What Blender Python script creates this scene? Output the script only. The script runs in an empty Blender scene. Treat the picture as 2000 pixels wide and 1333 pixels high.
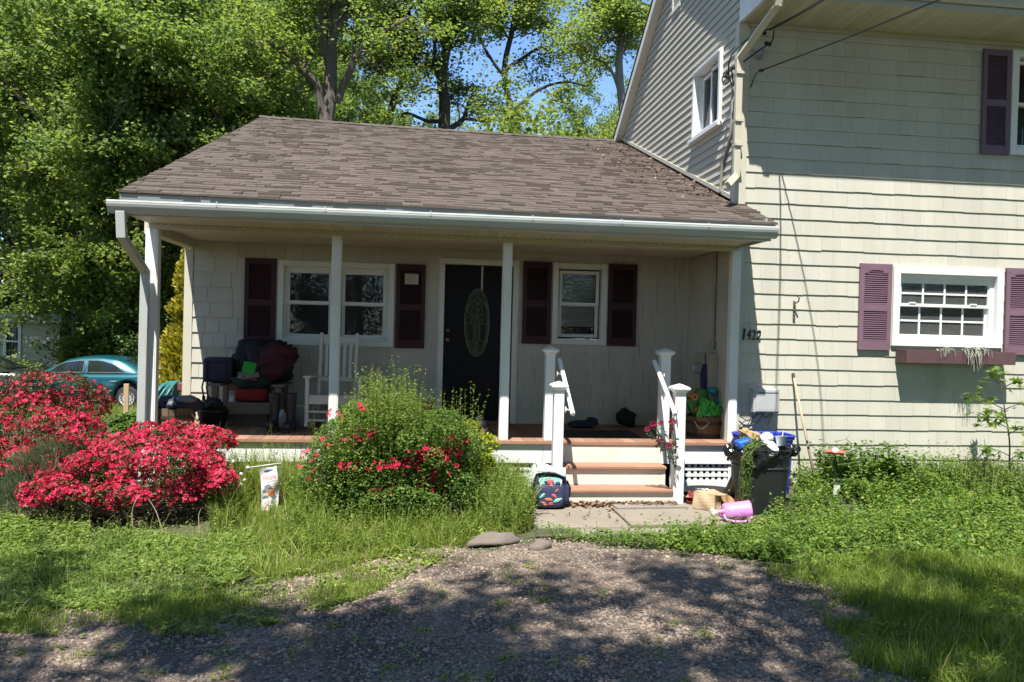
import bpy, math, random
import numpy as np
from mathutils import Vector, Matrix

SC = bpy.context.scene
COL = SC.collection
RAD = math.radians

# ------------------------------------------------------------------ camera
CAM = np.array([0.0, -8.62, 1.81])
CR = np.array([0.992676, -0.11821847, 0.02487465])
CU = np.array([-0.02331079, 0.01459314, 0.99962175])
CF = np.array([0.11853675, 0.99288037, -0.01173049])
FPX = 1550.0
cd = bpy.data.cameras.new('camera')
cam = bpy.data.objects.new('camera', cd)
COL.objects.link(cam)
cd.sensor_width = 36.0
cd.lens = FPX * 36.0 / 2000.0
cd.clip_end = 1500
cd.clip_start = 0.05
mw = Matrix.Identity(4)
for i in range(3):
    mw[i][0] = CR[i]; mw[i][1] = CU[i]; mw[i][2] = -CF[i]; mw[i][3] = CAM[i]
cam.matrix_world = mw
SC.camera = cam

# ------------------------------------------------------------------ light
SUN_EL, SUN_AZ = RAD(63.0), RAD(19.0)          # azimuth: towards the viewer, this much to the left
SUND = Vector((-math.sin(SUN_AZ) * math.cos(SUN_EL), -math.cos(SUN_AZ) * math.cos(SUN_EL), math.sin(SUN_EL)))
world = bpy.data.worlds.new('World')
SC.world = world
world.use_nodes = True
wn = world.node_tree.nodes; wl = world.node_tree.links
bg = wn['Background']
sky = wn.new('ShaderNodeTexSky')
sky.sky_type = 'NISHITA'
sky.sun_disc = False
sky.sun_elevation = SUN_EL
sky.sun_rotation = RAD(199)
sky.air_density = 0.8
sky.dust_density = 0.1
sky.ozone_density = 6.0
wl.new(sky.outputs[0], bg.inputs[0])
bg.inputs[1].default_value = 0.13
sd = bpy.data.lights.new('sun', 'SUN')
sd.energy = 4.6
sd.angle = RAD(0.53)
sd.color = (1.0, 0.965, 0.89)
so = bpy.data.objects.new('sun', sd)
so.rotation_euler = SUND.to_track_quat('Z', 'Y').to_euler()
so.location = SUND * 60
COL.objects.link(so)
SC.view_settings.view_transform = 'Standard'
SC.view_settings.look = 'None'
SC.view_settings.exposure = 1.18
SC.view_settings.gamma = 1.0
SC.render.engine = 'CYCLES'
SC.cycles.use_denoising = True
SC.cycles.max_bounces = 9
SC.cycles.diffuse_bounces = 7
SC.cycles.glossy_bounces = 3
SC.cycles.transmission_bounces = 4
SC.cycles.transparent_max_bounces = 8
SC.cycles.caustics_reflective = False
SC.cycles.caustics_refractive = False

# ------------------------------------------------------------------ pixel (photo 2000 x 1333) to place
def ray(x, y):
    return CF * FPX + CR * (x - 1000.0) - CU * (y - 666.5)
def at(x, y, Y):
    d = ray(x, y); return CAM + d * ((Y - CAM[1]) / d[1])
def atX(x, y, X):
    d = ray(x, y); return CAM + d * ((X - CAM[0]) / d[0])
def atZ(x, y, Z=0.0):
    d = ray(x, y); return CAM + d * ((Z - CAM[2]) / d[2])

# ------------------------------------------------------------------ mesh builder
def rotz(a):
    c, s = math.cos(a), math.sin(a); return np.array([[c, -s, 0], [s, c, 0], [0, 0, 1.0]])
def rotx(a):
    c, s = math.cos(a), math.sin(a); return np.array([[1.0, 0, 0], [0, c, -s], [0, s, c]])
def roty(a):
    c, s = math.cos(a), math.sin(a); return np.array([[c, 0, s], [0, 1.0, 0], [-s, 0, c]])

class MB:
    def __init__(s):
        s.v = []; s.n = 0; s.f = []      # f: (faces array k, material index, tones)
    def add(s, verts, faces, m=0, tone=1.0):
        verts = np.asarray(verts, float).reshape(-1, 3)
        by = {}
        for fc in faces:
            by.setdefault(len(fc), []).append(fc)
        for k, l in by.items():
            a = np.asarray(l, np.int64) + s.n
            s.f.append((a, m, np.full(len(a), tone, np.float32)))
        s.v.append(verts); s.n += len(verts)
        return s
    def addn(s, verts, faces, m=0, tone=1.0):
        faces = np.asarray(faces, np.int64)
        t = np.full(len(faces), tone, np.float32) if np.isscalar(tone) else np.asarray(tone, np.float32)
        s.f.append((faces + s.n, m, t)); s.v.append(np.asarray(verts, float).reshape(-1, 3)); s.n += len(s.v[-1])
        return s
    def box(s, x0, x1, y0, y1, z0, z1, m=0, tone=1.0):
        if x0 > x1: x0, x1 = x1, x0
        if y0 > y1: y0, y1 = y1, y0
        if z0 > z1: z0, z1 = z1, z0
        v = [(x0, y0, z0), (x1, y0, z0), (x1, y1, z0), (x0, y1, z0), (x0, y0, z1), (x1, y0, z1), (x1, y1, z1), (x0, y1, z1)]
        return s.add(v, [(0, 3, 2, 1), (4, 5, 6, 7), (0, 1, 5, 4), (1, 2, 6, 5), (2, 3, 7, 6), (3, 0, 4, 7)], m, tone)
    def obox(s, c, size, R=None, m=0, tone=1.0):
        hx, hy, hz = [q / 2.0 for q in size]
        v = np.array([(-hx, -hy, -hz), (hx, -hy, -hz), (hx, hy, -hz), (-hx, hy, -hz), (-hx, -hy, hz), (hx, -hy, hz), (hx, hy, hz), (-hx, hy, hz)])
        if R is not None: v = v @ np.asarray(R).T
        return s.add(v + np.asarray(c), [(0, 3, 2, 1), (4, 5, 6, 7), (0, 1, 5, 4), (1, 2, 6, 5), (2, 3, 7, 6), (3, 0, 4, 7)], m, tone)
    def bar(s, a, b, w, h, m=0, tone=1.0, up=(0, 0, 1)):
        a = np.asarray(a, float); b = np.asarray(b, float); d = b - a; L = np.linalg.norm(d); d = d / L
        up = np.asarray(up, float)
        if abs(d @ up) > .98: up = np.array([0, 1.0, 0])
        r = np.cross(d, up); r /= np.linalg.norm(r); u = np.cross(r, d)
        return s.obox((a + b) / 2, (w, L, h), np.stack([r, d, u], 1), m, tone)
    def tube(s, pts, rad, n=8, m=0, tone=1.0, caps=True, closed=False):
        P = np.asarray(pts, float); k = len(P)
        rad = np.full(k, rad, float) if np.isscalar(rad) else np.asarray(rad, float)
        T = np.gradient(P, axis=0)
        if closed:
            T = np.roll(P, -1, 0) - np.roll(P, 1, 0)
        T /= np.linalg.norm(T, axis=1)[:, None] + 1e-12
        u = np.array([0, 0, 1.0]) if abs(T[0][2]) < .9 else np.array([1.0, 0, 0])
        ang = np.arange(n) * 2 * math.pi / n; ca, sa = np.cos(ang), np.sin(ang)
        V = np.empty((k, n, 3))
        for i in range(k):
            u = u - T[i] * (u @ T[i]); u /= np.linalg.norm(u) + 1e-12
            w = np.cross(T[i], u)
            V[i] = P[i] + rad[i] * (ca[:, None] * u + sa[:, None] * w)
        q = []
        for i in range(k if closed else k - 1):
            i2 = (i + 1) % k
            a = i * n + np.arange(n); b = i * n + (np.arange(n) + 1) % n
            q.append(np.stack([a, b, i2 * n + (np.arange(n) + 1) % n, i2 * n + np.arange(n)], 1))
        base = s.n
        s.addn(V.reshape(-1, 3), np.concatenate(q), m, tone)
        if caps and not closed:
            s.f.append((np.array([list(range(n))[::-1]]) + base, m, np.full(1, tone, np.float32)))
            s.f.append((np.array([list(range(n))]) + base + (k - 1) * n, m, np.full(1, tone, np.float32)))
        return s
    def lathe(s, prof, c=(0, 0, 0), n=20, m=0, tone=1.0, R=None, caps=True, sx=1.0, sy=1.0):
        prof = np.asarray(prof, float); k = len(prof)
        ang = np.arange(n) * 2 * math.pi / n
        V = np.empty((k, n, 3))
        V[:, :, 0] = prof[:, 0:1] * np.cos(ang) * sx; V[:, :, 1] = prof[:, 0:1] * np.sin(ang) * sy; V[:, :, 2] = prof[:, 1:2]
        V = V.reshape(-1, 3)
        if R is not None: V = V @ np.asarray(R).T
        V = V + np.asarray(c)
        q = []
        for i in range(k - 1):
            a = i * n + np.arange(n); b = i * n + (np.arange(n) + 1) % n
            q.append(np.stack([a, b, b + n, a + n], 1))
        base = s.n
        s.addn(V, np.concatenate(q), m, tone)
        if caps:
            if prof[0, 0] > 1e-6: s.f.append((np.array([list(range(n))[::-1]]) + base, m, np.full(1, tone, np.float32)))
            if prof[-1, 0] > 1e-6: s.f.append((np.array([list(range(n))]) + base + (k - 1) * n, m, np.full(1, tone, np.float32)))
        return s
    def prism(s, poly, O, U, W, D, m=0, tone=1.0):
        """polygon (u,w) in plane O,U,W pulled along D"""
        O, U, W, D = [np.asarray(q, float) for q in (O, U, W, D)]
        a = np.array([O + U * p[0] + W * p[1] for p in poly]); b = a + D; n = len(poly)
        fs = [tuple(range(n)), tuple(range(2 * n - 1, n - 1, -1))]
        fs += [(i, i + n, (i + 1) % n + n, (i + 1) % n) for i in range(n)]
        return s.add(np.concatenate([a, b]), fs, m, tone)
    def blob(s, c, r, n=14, k=9, noise=.12, seed=0, m=0, tone=1.0, R=None, flat=None, fold=0.0):
        rg = np.random.default_rng(seed)
        th = np.linspace(0, math.pi, k); ph = np.arange(n) * 2 * math.pi / n
        T, P = np.meshgrid(th, ph, indexing='ij')
        d = np.stack([np.sin(T) * np.cos(P), np.sin(T) * np.sin(P), np.cos(T)], -1).reshape(-1, 3)
        rr = np.ones(len(d))
        for q in range(5):
            a = rg.normal(size=3) * (1.5 + q); rr += noise / (1 + .5 * q) * np.sin(d @ a + rg.uniform(0, 6))
        if fold:
            for q in range(4): a = rg.normal(size=3) * (7 + 3 * q); rr += fold * (1 - 2 * np.abs(np.sin(d @ a + 2.5 * np.sin(d @ a[::-1] * .4) + q)))
        v = d * rr[:, None] * np.asarray(r)
        if flat is not None: v[:, 2] = np.maximum(v[:, 2], flat)
        if R is not None: v = v @ np.asarray(R).T
        q = []
        for i in range(k - 1):
            a = i * n + np.arange(n); b = i * n + (np.arange(n) + 1) % n
            q.append(np.stack([a, a + n, b + n, b], 1))
        return s.addn(v + np.asarray(c), np.concatenate(q), m, tone)
    def build(s, name, mats, parent=None, smooth=False, bevel=0.0, local=False, origin=None, seg=2):
        me = bpy.data.meshes.new(name)
        V = np.concatenate(s.v) if s.v else np.zeros((0, 3))
        org = np.zeros(3)
        if origin is not None: org = np.asarray(origin, float)
        elif parent is not None and not local: org = np.array(wpos(parent))
        me.vertices.add(len(V)); me.vertices.foreach_set('co', (V - org).astype(np.float32).ravel())
        loops = np.concatenate([f[0].ravel() for f in s.f]); cnt = np.concatenate([np.full(len(f[0]), f[0].shape[1]) for f in s.f])
        start = np.concatenate([[0], np.cumsum(cnt)[:-1]])
        me.loops.add(len(loops)); me.loops.foreach_set('vertex_index', loops.astype(np.int32))
        me.polygons.add(len(cnt)); me.polygons.foreach_set('loop_start', start.astype(np.int32))
        try: me.polygons.foreach_set('loop_total', cnt.astype(np.int32))
        except Exception: pass
        me.polygons.foreach_set('material_index', np.concatenate([np.full(len(f[0]), f[1]) for f in s.f]).astype(np.int32))
        me.polygons.foreach_set('use_smooth', np.full(len(cnt), bool(smooth)))
        a = me.attributes.new('tone', 'FLOAT', 'FACE')
        a.data.foreach_set('value', np.concatenate([f[2] for f in s.f]))
        me.update(calc_edges=True)
        for mt in (mats if isinstance(mats, (list, tuple)) else [mats]): me.materials.append(mt)
        o = bpy.data.objects.new(name, me); COL.objects.link(o)
        if parent is not None: o.parent = parent
        elif origin is not None: o.location = org
        if bevel > 0:
            b = o.modifiers.new('bevel', 'BEVEL'); b.width = bevel; b.segments = seg; b.limit_method = 'ANGLE'; b.angle_limit = RAD(35)
        return o

def wpos(o):
    p = Vector(o.location)
    while o.parent is not None:
        o = o.parent; p += Vector(o.location)
    return p
def thing(name, label, cat, loc=(0, 0, 0), group=None):
    o = bpy.data.objects.new(name, None); COL.objects.link(o)
    o.empty_display_size = .1
    o.location = [float(q) for q in loc]; o['label'] = label; o['category'] = cat
    if group: o['group'] = group
    return o
def tag(o, label=None, cat=None, group=None, kind=None):
    if label: o['label'] = label
    if cat: o['category'] = cat
    if group: o['group'] = group
    if kind: o['kind'] = kind
    return o

# ------------------------------------------------------------------ materials
def nodes_of(name):
    m = bpy.data.materials.new(name); m.use_nodes = True
    nt = m.node_tree; return m, nt.nodes, nt.links, nt.nodes['Principled BSDF']
def rgba(c): return (c[0], c[1], c[2], 1.0)
def M(name, col, rough=.6, var=.12, scale=6.0, bump=0.0, bscale=60.0, metal=0.0, spec=.5, col2=None, stretch=(1, 1, 1), dirt=0.0, dcol=(.1, .09, .07), coat=0.0):
    m, n, l, p = nodes_of(name)
    tc = n.new('ShaderNodeTexCoord'); mp = n.new('ShaderNodeMapping'); mp.inputs['Scale'].default_value = stretch
    l.new(tc.outputs['Object'], mp.inputs[0])
    ns = n.new('ShaderNodeTexNoise'); ns.inputs['Scale'].default_value = scale; ns.inputs['Detail'].default_value = 5; ns.inputs['Roughness'].default_value = .65
    l.new(mp.outputs[0], ns.inputs['Vector'])
    r = n.new('ShaderNodeMapRange'); r.inputs['From Min'].default_value = .25; r.inputs['From Max'].default_value = .75
    l.new(ns.outputs['Fac'], r.inputs[0])
    mx = n.new('ShaderNodeMix'); mx.data_type = 'RGBA'
    c2 = col2 if col2 is not None else tuple(q * (1 + var) for q in col)
    c1 = col if col2 is not None else tuple(q * (1 - var) for q in col)
    mx.inputs[6].default_value = rgba(c1); mx.inputs[7].default_value = rgba(c2)
    l.new(r.outputs[0], mx.inputs[0])
    out = mx.outputs[2]
    if dirt > 0:
        nd = n.new('ShaderNodeTexNoise'); nd.inputs['Scale'].default_value = scale * .35; nd.inputs['Detail'].default_value = 8; nd.inputs['Roughness'].default_value = .7
        l.new(tc.outputs['Object'], nd.inputs['Vector'])
        rd = n.new('ShaderNodeMapRange'); rd.inputs['From Min'].default_value = .5; rd.inputs['From Max'].default_value = .8; rd.inputs['To Max'].default_value = dirt
        l.new(nd.outputs['Fac'], rd.inputs[0])
        md = n.new('ShaderNodeMix'); md.data_type = 'RGBA'; md.inputs[7].default_value = rgba(dcol)
        l.new(rd.outputs[0], md.inputs[0]); l.new(out, md.inputs[6]); out = md.outputs[2]
    at_ = n.new('ShaderNodeAttribute'); at_.attribute_name = 'tone'
    mt = n.new('ShaderNodeMix'); mt.data_type = 'RGBA'; mt.blend_type = 'MULTIPLY'; mt.inputs[0].default_value = 1.0
    l.new(out, mt.inputs[6]); l.new(at_.outputs['Fac'], mt.inputs[7])
    l.new(mt.outputs[2], p.inputs['Base Color'])
    p.inputs['Roughness'].default_value = rough; p.inputs['Metallic'].default_value = metal
    p.inputs['Specular IOR Level'].default_value = spec
    if coat: p.inputs['Coat Weight'].default_value = coat; p.inputs['Coat Roughness'].default_value = .05
    if bump > 0:
        nb = n.new('ShaderNodeTexNoise'); nb.inputs['Scale'].default_value = bscale; nb.inputs['Detail'].default_value = 4
        l.new(mp.outputs[0], nb.inputs['Vector'])
        b = n.new('ShaderNodeBump'); b.inputs['Strength'].default_value = bump; b.inputs['Distance'].default_value = .01
        l.new(nb.outputs['Fac'], b.inputs['Height']); l.new(b.outputs[0], p.inputs['Normal'])
    return m
def LEAF(name, stops, trans=.4, rough=.5, spec=.35, tcol=None):
    """foliage: tone attribute (0..1) picks the colour along stops; part of the light passes through"""
    m, n, l, p = nodes_of(name)
    a = n.new('ShaderNodeAttribute'); a.attribute_name = 'tone'
    cr = n.new('ShaderNodeValToRGB'); e = cr.color_ramp.elements
    while len(e) < len(stops): e.new(.5)
    for i, (pos, c) in enumerate(stops):
        e[i].position = pos; e[i].color = rgba(c)
    l.new(a.outputs['Fac'], cr.inputs[0]); l.new(cr.outputs[0], p.inputs['Base Color'])
    p.inputs['Roughness'].default_value = rough; p.inputs['Specular IOR Level'].default_value = spec
    t = n.new('ShaderNodeBsdfTranslucent')
    g = n.new('ShaderNodeMix'); g.data_type = 'RGBA'; g.blend_type = 'MULTIPLY'; g.inputs[0].default_value = 1.0
    g.inputs[7].default_value = rgba(tcol or (1.3, 1.25, .62))
    l.new(cr.outputs[0], g.inputs[6]); l.new(g.outputs[2], t.inputs[0])
    ms = n.new('ShaderNodeMixShader'); ms.inputs[0].default_value = trans
    l.new(p.outputs[0], ms.inputs[1]); l.new(t.outputs[0], ms.inputs[2])
    l.new(ms.outputs[0], n['Material Output'].inputs[0])
    return m
def GLASS(name, tint=(.9, .95, .95), opac=.06, haze=(.3, .3, .3), rough=.0):
    """window pane: clear, with a fresnel mirror and a thin film of dust"""
    m, n, l, p = nodes_of(name)
    tr = n.new('ShaderNodeBsdfTransparent'); tr.inputs[0].default_value = rgba(tint)
    gl = n.new('ShaderNodeBsdfGlossy'); gl.inputs['Roughness'].default_value = rough
    df = n.new('ShaderNodeBsdfDiffuse'); df.inputs[0].default_value = rgba(haze)
    fr = n.new('ShaderNodeFresnel'); fr.inputs[0].default_value = 1.42
    a = n.new('ShaderNodeMixShader'); a.inputs[0].default_value = opac
    l.new(tr.outputs[0], a.inputs[1]); l.new(df.outputs[0], a.inputs[2])
    b = n.new('ShaderNodeMixShader'); l.new(fr.outputs[0], b.inputs[0]); l.new(a.outputs[0], b.inputs[1]); l.new(gl.outputs[0], b.inputs[2])
    l.new(b.outputs[0], n['Material Output'].inputs[0])
    return m

M_white = M('white_paint', (.72, .73, .71), .5, .04, 3, dirt=.32, dcol=(.45, .44, .38))
M_trim = M('aged_white_trim', (.66, .67, .62), .5, .05, 4, dirt=.2, dcol=(.35, .34, .28))
M_siding = M('tan_shingle_siding', (.48, .462, .388), .75, .09, 1.1, bump=.35, bscale=90, stretch=(4, 4, .5), dirt=.12, dcol=(.38, .35, .25))
M_vinyl = M('tan_clapboard_siding', (.44, .415, .345), .5, .05, 3, dirt=.1, dcol=(.3, .28, .2))
M_board = M('tan_corner_board', (.50, .475, .385), .55, .04, 3)
M_gutter = M('grey_white_gutter', (.42, .44, .42), .35, .06, 3, dirt=.3, dcol=(.3, .31, .28))
M_soffit = M('cream_soffit', (.52, .485, .385), .6, .06, 5, dirt=.25, dcol=(.3, .28, .2))
M_shingle = M('brown_roof_shingle', (.090, .068, .054), .9, .2, 2.2, bump=.6, bscale=220, dirt=.3, dcol=(.14, .108, .082))
M_dark = M('near_black_fill', (.012, .012, .012), .9, .05)
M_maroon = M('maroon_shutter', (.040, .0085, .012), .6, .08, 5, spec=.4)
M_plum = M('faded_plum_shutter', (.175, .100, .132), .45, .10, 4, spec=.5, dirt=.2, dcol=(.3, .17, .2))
M_deck = M('terracotta_deck_board', (.30, .160, .103), .7, .16, 3, bump=.2, bscale=80, dirt=.3, dcol=(.25, .16, .11))
M_riser = M('scuffed_white_riser', (.66, .64, .56), .6, .06, 4, dirt=.55, dcol=(.40, .36, .28))
M_glass = GLASS('window_glass')
M_screen = GLASS('screened_glass', (.55, .56, .56), .30, (.22, .23, .22), .02)
M_door = M('near_black_door', (.007, .005, .006), .5, .2, 4, spec=.2)
M_black = M('black_rubber', (.012, .012, .013), .5, .2, 8)
M_brown = M('brown_wood', (.13, .075, .042), .75, .3, 6, stretch=(1, 1, .3), bump=.3)
# ================================================================== THE HOUSE
YW = 1.596      # porch back wall
YR = 0.10       # front wall of the two-storey part
XS = 3.57       # side wall of the two-storey part (faces the porch, and above it the gable)
DK = 0.62       # deck top
CEIL = 2.84
house = thing('house', 'tan shingled two-storey house with a brown-roofed front porch wing', 'house', (0.4, 1.6, 0))
RG = np.random.default_rng(7)

class Fr:
    """wall frame: u along the wall, d out of it, z up"""
    def __init__(s, kind, p): s.k, s.p = kind, p
    def pt(s, u, d, z): return (u, s.p - d, z) if s.k == 'y' else (s.p - d, u, z)
    def box(s, mb, u0, u1, d0, d1, z0, z1, m=0, tone=1.0):
        a = s.pt(u0, d0, z0); b = s.pt(u1, d1, z1)
        return mb.box(a[0], b[0], a[1], b[1], a[2], b[2], m, tone)
FB = Fr('y', YW); FR_ = Fr('y', YR); FS = Fr('x', XS)

def cut(rects, h):
    out = []
    for (a, b, c, d) in rects:
        if h[1] <= a or h[0] >= b or h[3] <= c or h[2] >= d: out.append((a, b, c, d)); continue
        if h[0] > a: out.append((a, h[0], c, d))
        if h[1] < b: out.append((h[1], b, c, d))
        a2, b2 = max(a, h[0]), min(b, h[1])
        if h[2] > c: out.append((a2, b2, c, h[2]))
        if h[3] < d: out.append((a2, b2, h[3], d))
    return out
def halfclip(poly, A, B, C):
    out = []
    for i in range(len(poly)):
        p, q = poly[i], poly[(i + 1) % len(poly)]
        dp, dq = A * p[0] + B * p[1] - C, A * q[0] + B * q[1] - C
        if dp <= 0: out.append(p)
        if (dp < 0 < dq) or (dq < 0 < dp):
            t = dp / (dp - dq); out.append((p[0] + (q[0] - p[0]) * t, p[1] + (q[1] - p[1]) * t))
    return out
def siding(mb, F, u0, u1, z0, z1, phase, expo, wid, holes=(), clips=(), lip=.012, gap=.002, jit=.002, rg=RG, tv=.022, top=.002, prof=None):
    k0 = int(math.floor((z0 - phase) / expo)) - 1; k1 = int(math.ceil((z1 - phase) / expo)) + 1
    for k in range(k0, k1):
        zb = phase + k * expo; zt = zb + expo
        if zt <= z0 or zb >= z1: continue
        u = u0 - rg.uniform(0, wid[0])
        while u < u1:
            w = rg.uniform(*wid); a, b = max(u, u0) + gap / 2, min(u + w, u1) - gap / 2; u += w
            if b - a < .004: continue
            j = rg.normal() * jit
            rects = [(a, b, max(zb + j, z0), min(zt, z1))]
            for h in holes: rects = cut(rects, h)
            tone = 1 + rg.normal() * tv
            if prof: rects = [(r[0], r[1], max(r[2], zb + s0), min(r[3], zb + s1), zb, s0, s1, o0, o1) for r in rects for (s0, s1, o0, o1) in prof]
            for rc in rects:
                a2, b2, c2, d2 = rc[:4]
                if b2 - a2 < .003 or d2 - c2 < .003: continue
                poly = [(a2, c2), (b2, c2), (b2, d2), (a2, d2)]
                for cl in clips: poly = halfclip(poly, *cl)
                if len(poly) < 3: continue
                fv = [F.pt(p[0], (lip - (lip - top) * min(1, max(0, (p[1] - zb) / expo))) if not prof else rc[7] + (rc[8] - rc[7]) * (p[1] - rc[4] - rc[5]) / (rc[6] - rc[5]), p[1]) for p in poly]
                bv = [F.pt(p[0], -.012, p[1]) for p in poly]; n = len(poly)
                fs = [tuple(range(n))] + [(i, i + n, (i + 1) % n + n, (i + 1) % n) for i in range(n)]
                if F.k == 'x': fs = [f[::-1] for f in fs]
                mb.add(fv + bv, fs, 0, tone)
def backing(mb, F, u0, u1, z0, z1, holes=(), d=(-.06, -.013)):
    rects = [(u0, u1, z0, z1)]
    for h in holes: rects = cut(rects, h)
    for r in rects: F.box(mb, r[0], r[1], d[0], d[1], r[2], r[3])

# -------- openings (outer casing rectangles: u0, u1, z0, z1)
W_DBL = (-1.745, -.303, 1.576, 2.632)
W_SML = (1.735, 2.456, 1.662, 2.722)
DOOR = (.267, 1.28, .60, 2.722)
W_LOW = (5.507, 6.905, 1.757, 2.69)
W_UP = (6.93, 7.85, 4.06, 5.30)
W_GAB = (.56, 1.53, 4.365, 5.275)
def inner(r, c=.05): return (r[0] + c, r[1] - c, r[2] + c, r[3] - c)
HB = [inner(W_DBL), inner(W_SML), (DOOR[0] + .05, DOOR[1] - .05, .5, DOOR[3] - .05)]
HR = [inner(W_LOW), inner(W_UP)]
VENT = (2.2, 2.56, 6.44, 7.0)
HG = [inner(W_GAB)]

# -------- walls
zc = at(1600, 489.4, YR)[2]
mb = MB(); siding(mb, FR_, 3.68, 10.6, .12, 5.40, zc - 20 * .1727, .1727, (.14, .36), HR, lip=.014, jit=.0022)
backing(mb, FR_, 3.60, 10.6, -.3, 5.42, HR)
mb.build('front_wall', M_siding, house)
zb_ = at(385, 440 + 355 / 3.92, YW)[2]
mb = MB(); siding(mb, FB, -2.765, 3.56, .62, CEIL, zb_ - 12 * .1865, .1865, (.12, .34), HB, lip=.017, gap=.004, jit=.0015)
backing(mb, FB, -2.80, 3.56, .3, CEIL + .1, HB)
mb.build('porch_wall', M_siding, house)
mb = MB(); siding(mb, FS, .12, YW - .005, .62, CEIL, zb_ - 12 * .1865 + .03, .1865, (.14, .36), (), lip=.017, gap=.004, jit=.0015)
backing(mb, FS, .16, YW, -.3, CEIL + .4, ())
mb.build('side_wall', M_siding, house)

# porch roof surface
YE, YRG = -.80, 5.43
def roof_z(x, y):
    s = (x + 2.77) / 6.4; v = (y - YE) / (YRG - YE)
    ze = 3.03 + (2.985 - 3.03) * s; zr = 5.365 + (5.285 - 5.365) * s
    return ze + (zr - ze) * v - .05 * s * (1 - s) * 4 * .4 * v - .012 * math.sin(v * 9 + s * 3)*v*(1-v)
def roof_xl(y): return -2.80 + .06 * (y - YE) / (YRG - YE)
# gable of the two-storey part: lines of the porch roof below and the main roof above
gs = -.685
gclip_hi = (-gs, 1.0, 5.28 - gs * 5.43)           # z <= 5.28 + gs*(y-5.43)
gfront = (-.685, 1.0, 5.72 + .685 * .55)          # front slope
ps = (5.285 - 2.985) / (YRG - YE)
gclip_lo = (ps, -1.0, ps * YE - 2.985 - .06)      # z >= porch roof
gclips = [gclip_hi, gfront, gclip_lo]
mb = MB(); siding(mb, FS, .10, 5.6, 2.9, 8, 4.36, .1005, (3.0, 5.6), HG + [VENT], gclips, lip=.0185, gap=.003, jit=0, tv=.012, top=.0005)
for rct in [r for r in (lambda L: [q for h in HG for q in cut(L, h)])([(.12, 5.6, 2.9, 8)])]:
    poly = [(rct[0], rct[2]), (rct[1], rct[2]), (rct[1], rct[3]), (rct[0], rct[3])]
    for cl in gclips: poly = halfclip(poly, *cl)
    if len(poly) > 2: mb.prism(poly, (XS + .013, 0, 0), (0, 1, 0), (0, 0, 1), (.05, 0, 0))
mb.build('gable_wall', M_vinyl, house)
# far walls of both volumes (out of sight from the front)
mb = MB()
mb.box(10.55, 10.6, .16, 5.4, -.3, 5.3); mb.build('rear_wall', M_board, house); mb = MB(); mb.box(3.6, 10.6, 5.4, 5.45, -.3, 5.3); mb.build('rear_wall', M_board, house); mb = MB()
mb.box(-2.74, 3.57, 9.6, 9.65, -.3, 3.1); mb.build('rear_wall', M_board, house); mb = MB(); mb.box(-2.80, -2.75, YW + .06, 9.6, -.3, 3.0)
mb.prism([(.9, CEIL + .09), (9.62, CEIL + .05), (9.62, 3.6), (YRG, 5.15), (.9, 3.45)], (-2.795, 0, 0), (0, 1, 0), (0, 0, 1), (.04, 0, 0))
mb.build('rear_wall', M_board, house)
# corner boards
mb = MB()
mb.box(XS - .022, 3.678, YR - .024, YR + .09, 3.33, 5.41)
mb.box(3.592, 3.678, YR - .022, YR + .05, .15, 2.84)
mb.build('corner_board', M_board, house, bevel=.003)
mb = MB(); mb.box(-2.868, -2.766, YW - .022, YW + .11, .62, CEIL - .11)
mb.build('corner_board', M_board, house, bevel=.003)
mb = MB(); mb.box(3.52, 3.557, YW - .05, YW - .002, .62, CEIL); mb.build('corner_trim', M_board, house)
# flashing strip where the porch roof meets the gable
mb = MB()
y0, y1 = .2, 5.40
mb.bar((XS - .016, y0, roof_z(XS, y0) + .075), (XS - .016, y1, roof_z(XS, y1) + .075), .024, .05)
mb.build('flashing_strip', M_board, house)

# -------- porch roof
def roof_shingles(name):
    mb = MB(); rg = np.random.default_rng(3); nc = 52
    for i in range(nc):
        ya = YE + (YRG - YE) * i / nc; yb = YE + (YRG - YE) * (i + 1) / nc + .01
        xl = roof_xl(ya) - rg.uniform(0, .012); xr = 3.70 - .04 * (.1 - ya) if ya < .05 else XS - .004
        x = xl - rg.uniform(0, .3)
        while x < xr:
            w = rg.choice([.08, .12, .16, .21, .27]) * rg.uniform(.9, 1.1); a, b = max(x, xl), min(x + w, xr); x += w
            if b - a < .01: continue
            a += .0015; b -= .0015
            t = rg.choice([.012, .017, .028]) * rg.uniform(.85, 1.1); y_lo = ya - rg.choice([0, 0, .012, .025]) + rg.normal() * .002
            if i == 0: y_lo = ya - rg.uniform(0, .012)
            tone = float(np.clip(rg.normal(1, .06), .75, 1.3))
            # stain of old leaves near the wall
            m = 0
            za, zb = roof_z(a, y_lo), roof_z(b, y_lo); zc_, zd = roof_z(b, yb), roof_z(a, yb)
            V = [(a, y_lo, za + t), (b, y_lo, zb + t), (b, yb, zc_ + .007), (a, yb, zd + .007), (a, y_lo, za - .004), (b, y_lo, zb - .004)]
            mb.add(V, [(0, 1, 2, 3), (4, 5, 1, 0), (4, 0, 3), (5, 2, 1)], m, tone)
    return mb.build(name, M_shingle, house)
roof = roof_shingles('porch_roof')
mb = MB()                                            # deck under the shingles, back slope, rake boards
def slab(mb, xa, xb, ya, yb, t, off=-.006):
    V = [(xa, ya, roof_z(xa, ya) + off), (xb, ya, roof_z(xb, ya) + off), (xb, yb, roof_z(xb, yb) + off), (xa, yb, roof_z(xa, yb) + off)]
    V += [(p[0], p[1], p[2] - t) for p in V]
    mb.add(V, [(0, 1, 2, 3), (7, 6, 5, 4), (0, 4, 5, 1), (1, 5, 6, 2), (2, 6, 7, 3), (3, 7, 4, 0)])
slab(mb, -2.76, XS - .01, .06, YRG, .08, -.05); slab(mb, -2.77, 3.66, YE + .04, .06, .06)
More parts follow.
